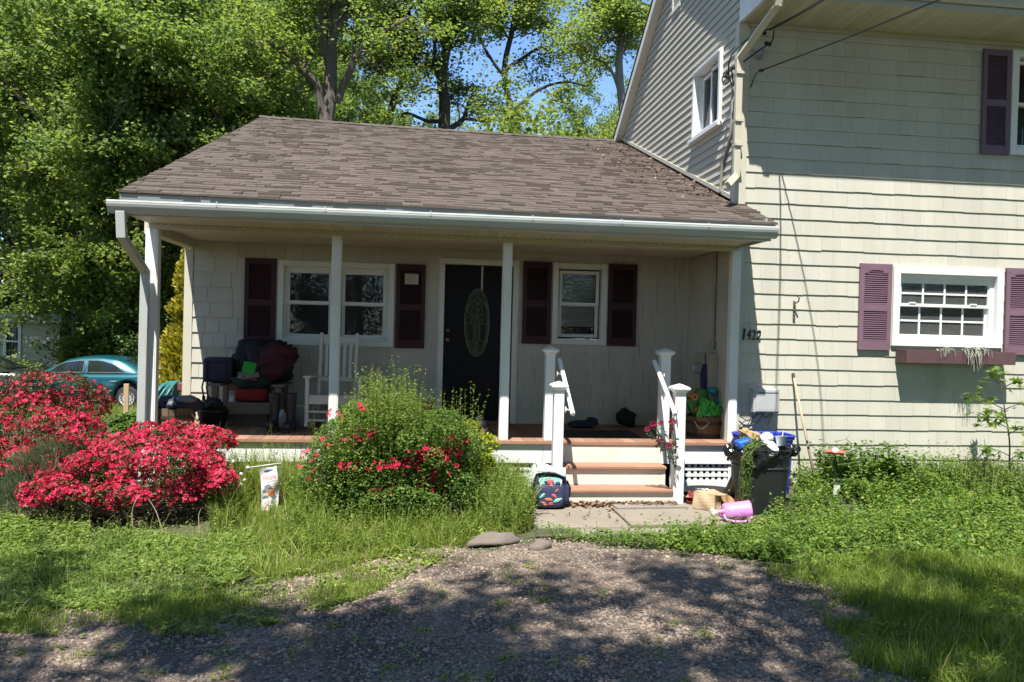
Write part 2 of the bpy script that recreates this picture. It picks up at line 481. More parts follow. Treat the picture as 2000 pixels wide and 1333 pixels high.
mb.build('roof_deck', M_board, roof)
mb = MB()
mb.add([(-2.74, YRG, 5.36), (XS, YRG, 5.28), (XS, 9.9, 3.35), (-2.74, 9.9, 3.4), (-2.74, YRG, 5.28), (XS, YRG, 5.2), (XS, 9.9, 3.27), (-2.74, 9.9, 3.32)], [(0, 1, 2, 3), (7, 6, 5, 4), (0, 3, 7, 4), (2, 6, 7, 3)])
mb.build('rear_slope', M_shingle, roof)
mb = MB(); rg = np.random.default_rng(5)              # ridge caps
x = -2.76
while x < XS - .02:
    w = .2
    z = roof_z(x, YRG)
    mb.add([(x, YRG - .13, roof_z(x, YRG - .13) + .028), (x + w, YRG - .13, roof_z(x + w, YRG - .13) + .018), (x + w, YRG, roof_z(x + w, YRG) + .035), (x, YRG, z + .045), (x, YRG + .13, z - .02), (x + w, YRG + .13, z - .03)],
           [(0, 1, 2, 3), (3, 2, 5, 4)], 0, rg.uniform(.7, 1.1)); x += w - .012
mb.build('ridge_cap', M_shingle, roof)

# porch gutter, fascia, soffit, header
mb = MB()
gy = -.875
prof = [(-.77, 2.965), (-.77, 2.855), (-.80, 2.84), (-.845, 2.855), (gy + .008, 2.90), (gy, 2.925), (gy, 2.947), (gy + .013, 2.950), (gy + .013, 2.940), (-.79, 2.95)]
def gutter(mb, prof, x0, x1, dz0=0, dz1=0):
    a = np.array([(x0, p[0], p[1] + dz0) for p in prof]); b = np.array([(x1, p[0], p[1] + dz1) for p in prof]); n = len(prof)
    mb.add(np.concatenate([a, b]), [tuple(range(n)), tuple(range(2 * n - 1, n - 1, -1))] + [(i, i + n, (i + 1) % n + n, (i + 1) % n) for i in range(n)])
prof = [(p[0], p[1] - .012) for p in prof]
gutter(mb, prof, -2.885, 3.645, -.006, .004)
gut = mb.build('gutter', M_gutter, house)
mb = MB(); mb.bar((-2.885, gy + .006, 2.934), (3.645, gy + .006, 2.944), .016, .014)
mb.build('gutter_lip', M_white, gut)
for gx in (-1.9, -.9, .1, 1.1, 2.0, 2.9): mb = MB(); mb.bar((gx, gy - .002, 2.95), (gx, -.77, 2.965), .012, .006); mb.box(gx - .006, gx + .006, gy - .004, gy - .001, 2.915, 2.962); mb.build('gutter_spike', M_gutter, gut)
mb = MB(); mb.box(-2.80, 3.56, -.77, -.745, CEIL - .03, 2.95); mb.box(-2.80, 3.62, -.785, -.745, 2.952, 3.015, 1)
mb.build('fascia', [M_gutter, M('grey_drip_edge', (.17, .185, .18), .5, .1, 4)], house, bevel=.002)
mb = MB(); mb.box(3.56, 3.575, -.745, YR - .03, CEIL - .03, 3.05); mb.box(3.56, 3.60, -.79, -.772, CEIL - .03, 2.95); mb.build('end_board', M_gutter, house)
mb = MB(); x = -2.79
while x < 3.55:
    mb.box(x + .0035, min(x + .0965, 3.55), -.742, -.002, CEIL, CEIL + .02, 0, RG.uniform(.93, 1.05)); x += .1
mb.box(-2.79, 3.55, -.74, -.01, CEIL + .006, CEIL + .022, 0, .6)
mb.build('soffit', M_soffit, house)
mb = MB(); y = .12
while y < YW - .02:
    mb.box(-2.79, 3.54, y + .003, min(y + .097, YW - .02), CEIL, CEIL + .02, 0, RG.uniform(.93, 1.05)); y += .1
mb.box(-2.79, 3.54, .12, YW, CEIL + .006, CEIL + .022, 0, .6)
mb.build('porch_ceiling', M_soffit, house)
mb = MB(); mb.box(-2.81, 3.565, -.002, .11, CEIL - .052, CEIL + .12)
for x in np.arange(-2.7, 3.5, .075): mb.box(x, x + .012, -.0045, -.0025, CEIL - .010, CEIL - .003, 1)
mb.build('header_beam', [M_soffit, M_dark], house)
mb = MB(); mb.box(-2.868, -2.735, .112, YW - .03, CEIL - .10, CEIL + .15); mb.build('side_beam', M_soffit, house, bevel=.003)

# posts
for x0, x1 in ((-2.82, -2.69), (-.925, -.823), (.912, 1.012), (3.515, 3.618)):
    mb = MB(); mb.box(x0, x1, .004, .106, DK, CEIL - .053)
    mb.box(x0 + .012, x1 - .012, -.002, .112, DK, CEIL - .053, 0, .98)
    mb.build('porch_post', M_white, house, bevel=.006)

# deck
mb = MB(); x = -2.87; rg = np.random.default_rng(9)
while x < 3.56:
    mb.box(x + .002, min(x + .138, 3.568), -.035, YW - .014, DK - .032, DK, 0, rg.uniform(.82, 1.15)); x += .14
deck = mb.build('porch_deck', M_deck, house, bevel=.004)
mb = MB(); mb.box(-2.86, 3.56, -.037, -.031, DK - .034, DK - .006, 0, 1.05); mb.build('nosing', M_deck, deck)
mb = MB()
for a, b in ((-2.86, -1.2), (-1.196, 1.402), (1.406, 2.80), (2.804, 3.585)): mb.box(a, b, .0, .028, DK - .25, DK - .034)
mb.build('skirt_board', M_white, deck, bevel=.003)
mb = MB(); mb.box(-2.86, -2.832, .03, YW, DK - .25, DK - .034); mb.build('skirt_board', M_white, deck)
def lattice(x0, x1, z0, z1):
    mb = MB(); x = x0
    while x < x1: mb.box(x, x + .036, .034, .040, z0, z1, 0, RG.uniform(.95, 1.03)); x += .0705
    z = z0 + .012
    while z < z1: mb.box(x0, x1, .027, .0335, z, z + .036, 0, RG.uniform(.95, 1.03)); z += .0705
    mb.box(x0, x1, .020, .0265, z0 - .05, z0 + .03); mb.box(x0, x0 + .04, .019, .0262, z0 + .031, z1); mb.box(x1 - .04, x1, .019, .0262, z0 + .031, z1)
    mb.build('lattice_panel', M_white, deck)
lattice(-2.85, -1.22, .06, DK - .25); lattice(-1.2, 1.40, .06, DK - .25); lattice(2.86, 3.58, .14, DK - .25)
mb = MB(); mb.box(-2.80, 3.56, .30, .34, -.3, .58); mb.build('underdeck_dark_sheet', M_dark, deck)  # near-black sheet stands in for the shade under the deck

# steps
mb = MB(); mb.box(1.54, 2.725, -.275, -.02, .352, .385); s1 = mb
st = mb.build('step_tread', M_deck, house, bevel=.006)
mb = MB(); mb.box(1.537, 2.726, -.52, -.245, .148, .181); mb.build('step_tread', M_deck, house, bevel=.006)
mb = MB(); mb.box(1.54, 2.725, -.022, -.004, .386, .586); mb.build('step_riser', M_riser, house)
mb = MB(); mb.box(1.54, 2.72, -.243, -.222, .182, .351); mb.build('step_riser', M_riser, house)
mb = MB(); mb.box(1.537, 2.726, -.492, -.470, -.06, .147); mb.build('step_riser', M_riser, house)
for x in (1.541, 2.690):
    mb = MB(); mb.prism([(-.468, -.1), (-.468, .146), (-.246, .146), (-.246, .350), (-.03, .350), (-.03, -.1)], (x, 0, 0), (0, 1, 0), (0, 0, 1), (.03, 0, 0))
    mb.build('stringer', M_riser, house)
# newels and rails
def newel(x0, x1, y0, y1, z0, z1):
    mb = MB(); mb.box(x0, x1, y0, y1, z0, z1 - .075); nw = mb.build('newel_post', M_white, house, bevel=.006)
    mb = MB(); cx_, cy_ = (x0 + x1) / 2, (y0 + y1) / 2; h = (x1 - x0) / 2
    def ring(r, z): return [(cx_ - r, cy_ - r, z), (cx_ + r, cy_ - r, z), (cx_ + r, cy_ + r, z), (cx_ - r, cy_ + r, z)]
    lv = [(h + .004, z1 - .095), (h + .010, z1 - .078), (h + .034, z1 - .060), (h + .036, z1 - .044), (h + .024, z1 - .032), (.018, z1 - .004), (.006, z1)]
    V = []; fs = []
    for r, z in lv: V += ring(r, z)
    for i in range(len(lv) - 1):
        for k in range(4): fs.append((i * 4 + k, i * 4 + (k + 1) % 4, i * 4 + 4 + (k + 1) % 4, i * 4 + 4 + k))
    fs += [(3, 2, 1, 0), tuple(range(len(V) - 4, len(V)))]
    mb.add(V, fs); mb.build('post_cap', M_white, nw, bevel=.003)
newel(1.408, 1.512, -.02, .085, DK, 1.665)
newel(2.712, 2.824, -.02, .085, .60, 1.668)
newel(1.428, 1.534, -.50, -.395, -.1, 1.306)
newel(2.728, 2.844, -.50, -.39, -.1, 1.300)
for x, za, zb2, ya, yb in ((1.575, 1.535, .985, .03, -.66), (2.655, 1.515, .985, .03, -.66)):
    a = at(1093 if x < 2 else 1278, 702 if x < 2 else 706, .03); b = at(1119 if x < 2 else 1319, 810, -.66)
    mb = MB(); mb.tube([a, a + (b - a) * .5, b], .024, 12); hr = mb.build('handrail', M_white, house, smooth=False)
    sgn = -1 if x < 2 else 1
    for t, yy in ((.22, 0), (.86, 0)):
        p = a + (b - a) * t; q = p + np.array([sgn * .06, 0, -.035])
        mb = MB(); mb.tube([p, p + np.array([sgn * .012, 0, -.04]), q], .009, 8); mb.lathe([(.03, 0), (.03, .008), (.012, .012)], q, 12, R=roty(-sgn * math.pi / 2)); mb.build('rail_bracket', M_white, hr)

# -------- windows
M_blind = M('window_blind', (.42, .43, .38), .7, .05)
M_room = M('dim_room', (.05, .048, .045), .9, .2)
M_curtain = M('pale_curtain', (.35, .33, .27), .9, .2, 12, stretch=(6, 1, .6))
def sash(F, w, u0, u1, z0, z1, d, glass, r=.042, mun=None, mat=M_white):
    mb = MB()
    F.box(mb, u0, u1, d - .035, d, z0, z0 + r); F.box(mb, u0, u1, d - .035, d, z1 - r, z1)
    F.box(mb, u0, u0 + r, d - .034, d - .001, z0 + r, z1 - r); F.box(mb, u1 - r, u1, d - .034, d - .001, z0 + r, z1 - r)
    mb.build('sash', mat, w, bevel=.002)
    mb = MB(); dd = d - .018
    q = [F.pt(u0 + r, dd, z0 + r), F.pt(u1 - r, dd, z0 + r), F.pt(u1 - r, dd, z1 - r), F.pt(u0 + r, dd, z1 - r)]
    if F.k == 'x': q = q[::-1]
    mb.add(q, [(0, 1, 2, 3)]); mb.build('glass_pane', glass, w)
    if mun:
        mb = MB(); nu, nz = mun
        for i in range(1, nu):
            u = u0 + r + (u1 - u0 - 2 * r) * i / nu; F.box(mb, u - .011, u + .011, d - .016, d - .006, z0 + r, z1 - r)
        for i in range(1, nz):
            z = z0 + r + (z1 - z0 - 2 * r) * i / nz; F.box(mb, u0 + r, u1 - r, d - .0155, d - .0065, z - .011, z + .011)
        mb.build('muntin', mat, w)
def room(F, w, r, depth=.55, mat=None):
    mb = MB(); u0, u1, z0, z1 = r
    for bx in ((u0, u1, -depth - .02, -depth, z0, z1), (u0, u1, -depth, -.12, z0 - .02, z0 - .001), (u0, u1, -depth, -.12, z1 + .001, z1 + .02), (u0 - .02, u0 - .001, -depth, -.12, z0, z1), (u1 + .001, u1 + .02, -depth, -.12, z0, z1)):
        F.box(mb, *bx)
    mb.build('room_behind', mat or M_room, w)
def casing(F, r, c=.075, d=.035, mat=M_trim, sill=True, jamb=.12):
    u0, u1, z0, z1 = r; mb = MB()
    F.box(mb, u0 + c, u1 - c, -.01, d, z1 - c, z1); F.box(mb, u0, u0 + c, -.01, d, z0, z1); F.box(mb, u1 - c, u1, -.01, d, z0, z1)
    F.box(mb, u0 + c, u1 - c, -.01, d + (.004 if sill else 0), z0, z0 + c)
    a, b, e, f = u0 + c, u1 - c, z0 + c, z1 - c
    for bx in ((a - .02, a, -jamb, -.012, e, f), (b, b + .02, -jamb, -.012, e, f), (a, b, -jamb, -.012, e - .02, e), (a, b, -jamb, -.012, f, f + .02)): F.box(mb, *bx)
    o = mb.build('window', mat, house, bevel=.004)
    mb = MB()                                        # outer bead
    F.box(mb, u0 - .014, u1 + .014, -.008, .020, z1 + .001, z1 + .016); F.box(mb, u0 - .014, u0 - .001, -.008, .020, z0 - .012, z1); F.box(mb, u1 + .001, u1 + .014, -.008, .020, z0 - .012, z1)
    mb.build('outer_trim', M_board, o)
    return o, (a, b, e, f)
# double window on the porch
w, (a, b, e, f) = casing(FB, W_DBL, .07)
w['label'] = 'wide pair of dark double-hung windows'
mb = MB(); mid = (a + b) / 2; FB.box(mb, mid - .055, mid + .055, -.06, .01, e, f); mb.build('mullion', M_trim, w, bevel=.003)
for u0, u1 in ((a + .03, mid - .06), (mid + .06, b - .03)):
    zm = (e + f) / 2 + .02
    sash(FB, w, u0, u1, zm - .03, f - .035, -.03, M_glass, mat=M_trim); sash(FB, w, u0, u1, e + .03, zm + .005, -.066, M_glass, mat=M_trim)
mb = MB()
for z0, z1 in ((e, e + .03), (f - .035, f)): FB.box(mb, a, b, -.09, -.02, z0, z1)
for u0, u1 in ((a, a + .03), (b - .03, b)): FB.box(mb, u0, u1, -.09, -.021, e + .03, f - .035)
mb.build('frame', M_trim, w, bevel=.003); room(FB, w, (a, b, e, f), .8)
# small window on the porch, blind inside
w, (a, b, e, f) = casing(FB, W_SML, .075); zm = (e + f) / 2 + .01
sash(FB, w, a + .02, b - .02, zm - .03, f - .02, -.03, M_glass, mat=M_trim); sash(FB, w, a + .02, b - .02, e + .02, zm + .005, -.066, M_glass, mat=M_trim)
mb = MB()
for k in range(34):
    z = f - .03 - k * .0235
    if z > e + .16: mb.obox((a / 2 + b / 2, YW + .135, z), (b - a - .08, .022, .003), rotx(-.9))
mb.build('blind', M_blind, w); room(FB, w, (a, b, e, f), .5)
# right, ground floor: white sash window with grilles
w, (a, b, e, f) = casing(FR_, W_LOW, .085, .045, M_white); zm = e + (f - e) * .53
sash(FR_, w, a + .025, b - .03, zm - .02, f - .07, -.03, M_screen, .035, (4, 2)); sash(FR_, w, a + .01, b - .04, e + .02, zm + .012, -.066, M_screen, .035, (4, 2))
mb = MB(); FR_.box(mb, a, b, -.1, -.02, f - .07, f); FR_.box(mb, b - .05, b, -.1, -.022, e, f - .07); FR_.box(mb, a, a + .012, -.1, -.022, e, f - .07); FR_.box(mb, a, b, -.1, -.0, e - .005, e + .02)
mb.build('frame', M_white, w, bevel=.003)
for u in (a + .2, b - .25): mb = MB(); FR_.box(mb, u - .04, u + .04, -.045, -.02, zm + .012, zm + .03); mb.build('sash_lock', M_white, w, bevel=.004)
mb = MB(); mb.box(a, b, YR + .30, YR + .31, zm + .04, f); mb.build('valance', M_curtain, w)
M_pot = M('white_pot', (.6, .6, .58), .5); M_ipl = M('indoor_leaf', (.06, .14, .04), .6, .4, 20); M_ired = M('indoor_red_bloom', (.4, .06, .04), .6, .3, 20)
mb = MB()
for u in (a + .52, a + .72, a + .78): mb.lathe([(.03, 0), (.035, .05), (.028, .09), (.012, .13)], (u, YR + .22, e + .02), 10)
mb.build('windowsill_pots', M_pot, w)
mb = MB()
for i, u in enumerate((a + .06, a + .12, a + .42, a + .9, a + .98)): mb.blob((u, YR + .24, e + .13 + .03 * (i % 2)), (.06, .05, .07), 8, 6, .4, i, m=1 if i in (0, 3) else 0)
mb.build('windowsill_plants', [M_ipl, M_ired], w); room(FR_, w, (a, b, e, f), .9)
mb = MB(); mb.box(a, b, YR + .14, YR + .28, e - .02, e + .018); mb.build('inner_sill', M_white, w)
# upper right window
w, (a, b, e, f) = casing(FR_, W_UP, .085, .04, M_white); zm = (e + f) / 2
sash(FR_, w, a + .02, b - .02, zm - .02, f - .02, -.03, M_glass); sash(FR_, w, a + .02, b - .02, e + .02, zm + .02, -.066, M_glass)
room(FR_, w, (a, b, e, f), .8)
# gable window: two sliding sashes
w, (a, b, e, f) = casing(FS, W_GAB, .06, .05, M_white); um = (a + b) / 2
mb = MB(); FS.box(mb, a - .10, b + .10, .0, .085, e - .085, e - .035); FS.box(mb, a - .03, b + .03, .0, .06, f + .02, f + .055); mb.build('sill', M_white, w, bevel=.003)
sash(FS, w, a + .005, um + .03, e + .005, f - .03, -.03, M_glass, .04); sash(FS, w, um - .02, b - .005, e + .005, f - .03, -.066, M_glass, .04)
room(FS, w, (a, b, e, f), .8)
mb = MB()
for k in range(12): u = um + .05 + k * .035; FS.box(mb, u, u + .02, -.20, -.19, e, f, 0, RG.uniform(.6, 1.1))
mb.build('curtain', M_curtain, w)
# gable vent
mb = MB(); u0, u1, z0, z1 = VENT
FS.box(mb, u0, u0 + .04, -.01, .03, z0, z1); FS.box(mb, u1 - .04, u1, -.01, .03, z0, z1); FS.box(mb, u0 + .04, u1 - .04, -.01, .035, z0, z0 + .04); FS.box(mb, u0 + .04, u1 - .04, -.01, .03, z1 - .04, z1)
v = mb.build('gable_vent', M_trim, house)
mb = MB()
for k in range(9): mb.obox((XS - .005, (u0 + u1) / 2, z0 + .07 + k * .056), (.045, u1 - u0 - .08, .006), roty(.7))
mb.build('louvre', M_trim, v); mb = MB(); FS.box(mb, u0 + .04, u1 - .04, -.05, -.03, z0 + .04, z1 - .04); mb.build('vent_opening', M_dark, v)

# -------- shutters
def shutter(F, u0, u1, z0, z1, mat, arch=False):
    mb = MB(); st = .052; d0, d1 = .015, .048
    F.box(mb, u0, u0 + st, d0, d1, z0, z1); F.box(mb, u1 - st, u1, d0, d1, z0, z1)
    zm = z0 + (z1 - z0) * .49
    rails = ((z0, z0 + .105), (zm - .04, zm + .04), (z1 - .075, z1))
    for a, b in rails: F.box(mb, u0 + st, u1 - st, d0, d1 - .001, a, b)
    F.box(mb, u0 + st, u1 - st, d0, d0 + .006, z0 + .1, z1 - .07, 0, .55)
    for a, b in ((z0 + .105, zm - .04), (zm + .04, z1 - .075)):
        z = a + .004
        while z < b - .012:
            q = [F.pt(u, d, zz) for u in (u0 + st, u1 - st) for d, zz in ((d1 - .006, z), (d1 - .006, z + .006), (d0 + .008, z + .019), (d0 + .008, z + .013))]
            fs = [(0, 1, 5, 4), (1, 2, 6, 5), (3, 7, 6, 2), (0, 4, 7, 3)]
            mb.add(q, fs); z += .0245
    if arch:
        n = 10; w2 = (u1 - u0) / 2 - st; uc = (u0 + u1) / 2
        for i in range(n):
            a0 = -w2 + 2 * w2 * i / n; a1 = -w2 + 2 * w2 * (i + 1) / n
            dz = .035 * ((a0 + a1) / 2 / w2) ** 2 if abs((a0 + a1) / 2) < w2 * .65 else .035
            F.box(mb, uc + a0, uc + a1, d1 - .012, d1 - .0015, z1 - .112 + .035 - dz if False else z1 - .075 - dz, z1 - .074)
    o = mb.build('shutter', mat, house, bevel=.0015, seg=1)
    mb = MB()
    for u in (u0 + .025, u1 - .025):
        for z in (z0 + .07, z1 - .045): mb.lathe([(.007, 0), (.007, .003), (.003, .005)], F.pt(u, d1, z), 8, R=rotx(math.pi / 2))
    mb.build('screw_cap', M_maroon if mat is M_maroon else M_plum, o)
    return o
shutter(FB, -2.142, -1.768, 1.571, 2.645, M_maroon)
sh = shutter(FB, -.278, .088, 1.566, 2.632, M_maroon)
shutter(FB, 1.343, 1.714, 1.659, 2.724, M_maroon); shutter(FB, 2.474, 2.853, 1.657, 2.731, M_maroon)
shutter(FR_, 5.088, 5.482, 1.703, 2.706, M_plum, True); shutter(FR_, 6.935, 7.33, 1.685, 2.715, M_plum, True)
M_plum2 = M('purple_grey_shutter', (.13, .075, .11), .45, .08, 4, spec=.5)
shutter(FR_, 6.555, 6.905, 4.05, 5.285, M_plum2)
# notice pinned on the shutter right of the wide window
M_paper = M('weathered_paper', (.50, .47, .40), .8, .15, 30)
M_print = M('faded_print', (.30, .27, .25), .8, .3, 60)
mb = MB(); a = at(791, 535, YW - .055); b = at(817, 556, YW - .055); mb.box(a[0], b[0], YW - .056, YW - .051, b[2], a[2])
o = mb.build('pinned_notice', M_paper, house)
mb = MB()
for i in range(4): mb.box(a[0] + .02 + .01 * (i % 2), b[0] - .03 - .02 * (i == 2), YW - .0575, YW - .0562, a[2] - .028 - i * .026, a[2] - .018 - i * .026)
mb.build('print_line', M_print, o)

# -------- front door
mb = MB(); u0, u1, z0, z1 = DOOR; c = .065
FB.box(mb, u0, u0 + c, -.1, .035, DK, z1); FB.box(mb, u1 - c, u1, -.1, .035, DK, z1); FB.box(mb, u0 + c, u1 - c, -.1, .034, z1 - c, z1)
FB.box(mb, u0 - .016, u0 - .001, -.008, .02, DK, z1 + .016); FB.box(mb, u1 + .001, u1 + .016, -.008, .02, DK, z1 + .016); FB.box(mb, u0 - .001, u1 + .001, -.008, .02, z1 + .001, z1 + .016)
fd = mb.build('door_casing', M_trim, house, bevel=.004)
mb = MB(); FB.box(mb, u0 + c, u1 - c - .035, -.09, -.045, DK + .03, z1 - c - .004)
FB.box(mb, u1 - c - .02, u1 - c, -.09, -.02, DK + .03, z1 - c)
door = mb.build('front_door', M_door, house, bevel=.003)
ox, oz = at(931.5, 631, YW + .045)[[0, 2]]; orx, orz = .158, .435
mb = MB()
for (xa, xb, za, zb2) in ((u0 + c + .10, u1 - c - .14, DK + .16, oz - orz - .08),):
    for q in ((xa, xb, za, za + .03), (xa, xb, zb2 - .03, zb2), (xa, xa + .03, za + .03, zb2 - .03), (xb - .03, xb, za + .03, zb2 - .03)): FB.box(mb, q[0], q[1], -.046, -.036, q[2], q[3])
mb.build('door_panel', M_door, door, bevel=.004)
M_lead = M('brass_came', (.15, .165, .085), .4, .1, metal=.3)
M_oval = M('dark_bevelled_glass', (.012, .022, .014), .08, .5, 14, spec=.8)
mb = MB(); n = 40; yy = YW + .043
mb.add([(ox + (orx) * math.cos(t) , yy, oz + (orz) * math.sin(t)) for t in np.linspace(0, 2 * math.pi, n, endpoint=False)], [tuple(range(n))])
mb.build('oval_glass', M_oval, door)
mb = MB()
def came(pts, r=.0032): mb.tube([(ox + p[0] * orx, yy - .003, oz + p[1] * orz) for p in pts], r, 5, caps=False)
def ell(cx_, cz_, rx, rz, t0=0, t1=2 * math.pi, k=22): return [(cx_ + rx * math.cos(t), cz_ + rz * math.sin(t)) for t in np.linspace(t0, t1, k)]
came(ell(0, 0, 1, 1, k=48), .007); came(ell(0, 0, .82, .93, k=40))
for s in (-1, 1):
    came([(s * 1, .0 - .02), (s * .25, -.02)]); came([(s * .85, -.54), (s * .25, -.54)]); came([(s * .85, .53), (s * .55, .53)])
    came([(s * .25, -.02), (s * .25, -.54)]); came([(s * .12, .02), (s * .12, -.50)])
    came(ell(s * .33, .16, .30, .085)); came(ell(s * .25, .32, .26, .15, k=24)); came(ell(s * .45, .40, .32, .12, 0, 4.2)); came(ell(s * .3, .55, .34, .06, 0, math.pi))
    came(ell(s * .3, .06, .2, .06)); came(ell(s * .28, -.60, .3, .07, 0, math.pi)); came([(0, -.56), (s * .25, -.66), (0, -.80), ]); came([(0, .80), (s * .3, .64), (0, .50)])
    came([(0, .78), (s * .55, .60)]); came([(s * .6, -.6), (0, -.92)])
mb.build('leaded_pattern', M_lead, door)
M_brass = M('dull_brass', (.25, .20, .12), .35, .1, metal=.8)
mb = MB(); hx = u0 + c + .055; hz = at(873, 664, YW)[2]
mb.lathe([(.028, 0), (.026, .008), (.010, .012), (.010, .035), (.027, .045), (.030, .06), (.018, .072), (0, .075)], (hx, YW + .045, hz), 14, R=rotx(math.pi / 2)); mb.lathe([(.025, 0), (.024, .012), (0, .013)], (hx, YW + .045, hz + .12), 12, R=rotx(math.pi / 2))
mb.build('door_knob', M_brass, door, smooth=True)
M_strap = M('cream_strap', (.42, .42, .36), .6, .1, 30)
mb = MB(); hx = at(942.5, 530, YW)[0]; zt = z1 - c - .003; mb.box(hx - .012, hx + .012, YW + .036, YW + .041, zt - .315, zt); mb.obox((hx, YW + .03, zt - .315), (.022, .02, .006))
mb.build('wreath_hanger', M_strap, door)
mb = MB(); FB.box(mb, u0 + c, u1 - c, -.09, .03, DK + .002, DK + .028); mb.build('threshold', M('worn_threshold', (.16, .12, .08), .6), house)
mb = MB(); FB.box(mb, u1 + .02, 3.5, .014, .032, DK + .002, DK + .10); FB.box(mb, -2.75, u0 - .02, .014, .032, DK + .002, DK + .10); mb.build('base_board', M_board, house)

# -------- upper eave and main roof
mb = MB(); x = XS + .02
SZ = 5.395
while x < 10.8:
    mb.box(x + .002, x + .098, -.655, YR - .016, SZ, SZ + .018, 0, RG.uniform(.9, 1.06)); x += .1
mb.box(XS + .02, 10.8, -.65, YR - .02, SZ + .006, SZ + .02, 0, .6)
mb.build('upper_soffit', M_soffit, house)
mb = MB(); mb.box(3.68, 10.7, YR - .03, YR - .014, SZ - .05, SZ - .001); mb.build('frieze_board', M_board, house)
mb = MB(); mb.box(XS - .025, 10.8, -.685, -.657, SZ - .015, SZ + .20); mb.build('upper_fascia', M_gutter, house)
mb = MB(); mb.prism([(-.655, SZ - .012), (YR - .026, SZ - .012), (YR - .026, SZ + .68), (-.655, SZ + .22)], (XS - .024, 0, 0), (0, 1, 0), (0, 0, 1), (.04, 0, 0)); mb.build('eave_return', M_white, house)
mb = MB(); p2 = [(q[0] + .088, q[1] + SZ + .04 - 2.84 + .012) for q in prof]; gutter(mb, p2, XS + .02, 10.8); ug = mb.build('gutter', M_gutter, house)
mb = MB(); gy2 = gy + .088; zl = max(q[1] for q in p2); mb.bar((XS + .02, gy2 + .006, zl - .016), (10.8, gy2 + .006, zl - .016), .016, .014); mb.build('gutter_lip', M_white, ug)
mb = MB()
zr = 5.66; ridge = 2.22; rz = 5.28 + gs * (ridge - 5.43) + .04
def mroof(mb, ya, za, yb, zb2, x0, x1, t=.10):
    mb.add([(x0, ya, za), (x1, ya, za), (x1, yb, zb2), (x0, yb, zb2), (x0, ya, za - t), (x1, ya, za - t), (x1, yb, zb2 - t), (x0, yb, zb2 - t)], [(0, 1, 2, 3), (7, 6, 5, 4), (0, 4, 5, 1), (1, 5, 6, 2), (2, 6, 7, 3), (3, 7, 4, 0)])
rr = np.random.default_rng(4)
mroof(mb, -.75, zr - .03, ridge, rz + .09, XS - .14, 10.9); mroof(mb, 5.75, 5.28 + gs * .32 + .13, ridge + .002, rz + .09, XS - .14, 10.9)
mb.build('main_roof', M_shingle, house)
mb = MB()
za = 5.28 + .02; mb.bar((XS - .075, 5.60, 5.28 + gs * .17 + .0), (XS - .075, ridge, rz - .045), .13, .17)
mb.bar((XS - .075, -.6, zr - .07), (XS - .075, ridge - .01, rz - .05), .13, .12)
mb.build('rake_board', M_trim, house)

# -------- downspouts
M_pipe = M('cream_downspout', (.50, .46, .36), .45, .06, 4, dirt=.3, dcol=(.35, .3, .22))
def spout(name, pts, w=.075, h=.06, mat=M_gutter, bev=.008):
    mb = MB(); P = [np.asarray(p, float) for p in pts]
    for i in range(len(P) - 1): 
        d = P[i + 1] - P[i]; d = d / np.linalg.norm(d)
        mb.bar(P[i] - d * (.02 if i else 0), P[i + 1] + d * .02, w - .002 * (i % 2), h - .002 * (i % 2), 0, 1.0, up=(0, -1, 0))
    return mb.build(name, mat, house, bevel=bev)
D = lambda x, y, Y: at(x, y, Y)
spout('downspout', [D(236, 412, -.82), D(238, 462, -.80), D(284, 532, -.09), D(276, 840, -.05)], .085, .062, M_gutter)
q = [atX(1437, 130, XS - .07), atX(1436, 372, XS - .07)]
yv = q[1][1]
spout('downspout', [(3.67, -.70, SZ + .05), (3.66, -.66, SZ - .10), (XS - .065, yv, 4.93), (XS - .065, yv, 3.62), (XS - .20, yv - .12, 3.50)], .075, .06, M_pipe)
for z in (3.95, 4.22, 4.75): mb = MB(); mb.box(XS - .105, XS - .005, yv - .05, yv + .05, z, z + .03); mb.build('downspout_strap', M_pipe, house)

# -------- electrics on the walls
M_conduit = M('grey_conduit', (.26, .25, .20), .5, .1, 8)
a = atX(1400, 500, XS - .03); b = atX(1391, 680, XS - .03); yv2 = (a[1] + b[1]) / 2
mb = MB(); mb.tube([(XS - .035, yv2, CEIL), (XS - .035, yv2, 1.74)], .022, 10); mb.lathe([(.036, 0), (.036, .05), (.045, .06), (.045, .09)], (XS - .037, yv2, 1.66), 12); mb.build('conduit', M_conduit, house)
m0 = atX(1372, 692, XS - .02); m1 = atX(1400, 765, XS - .02)
mb = MB(); mb.box(XS - .12, XS - .01, min(m0[1], m1[1]), max(m0[1], m1[1]), m1[2], m0[2] + .02); mbx = mb.build('meter_box', M('tan_meter_box', (.36, .34, .27), .5), house, bevel=.006)
mb = MB(); ym = (m0[1] + m1[1]) / 2 + .04; mb.lathe([(.075, 0), (.075, .03), (.066, .035), (.066, .10), (.04, .115), (0, .116)], (XS - .12, ym, 1.42), 18, R=roty(-math.pi / 2)); mb.build('meter_dial', M('grey_meter', (.35, .36, .36), .25, .1), mbx)
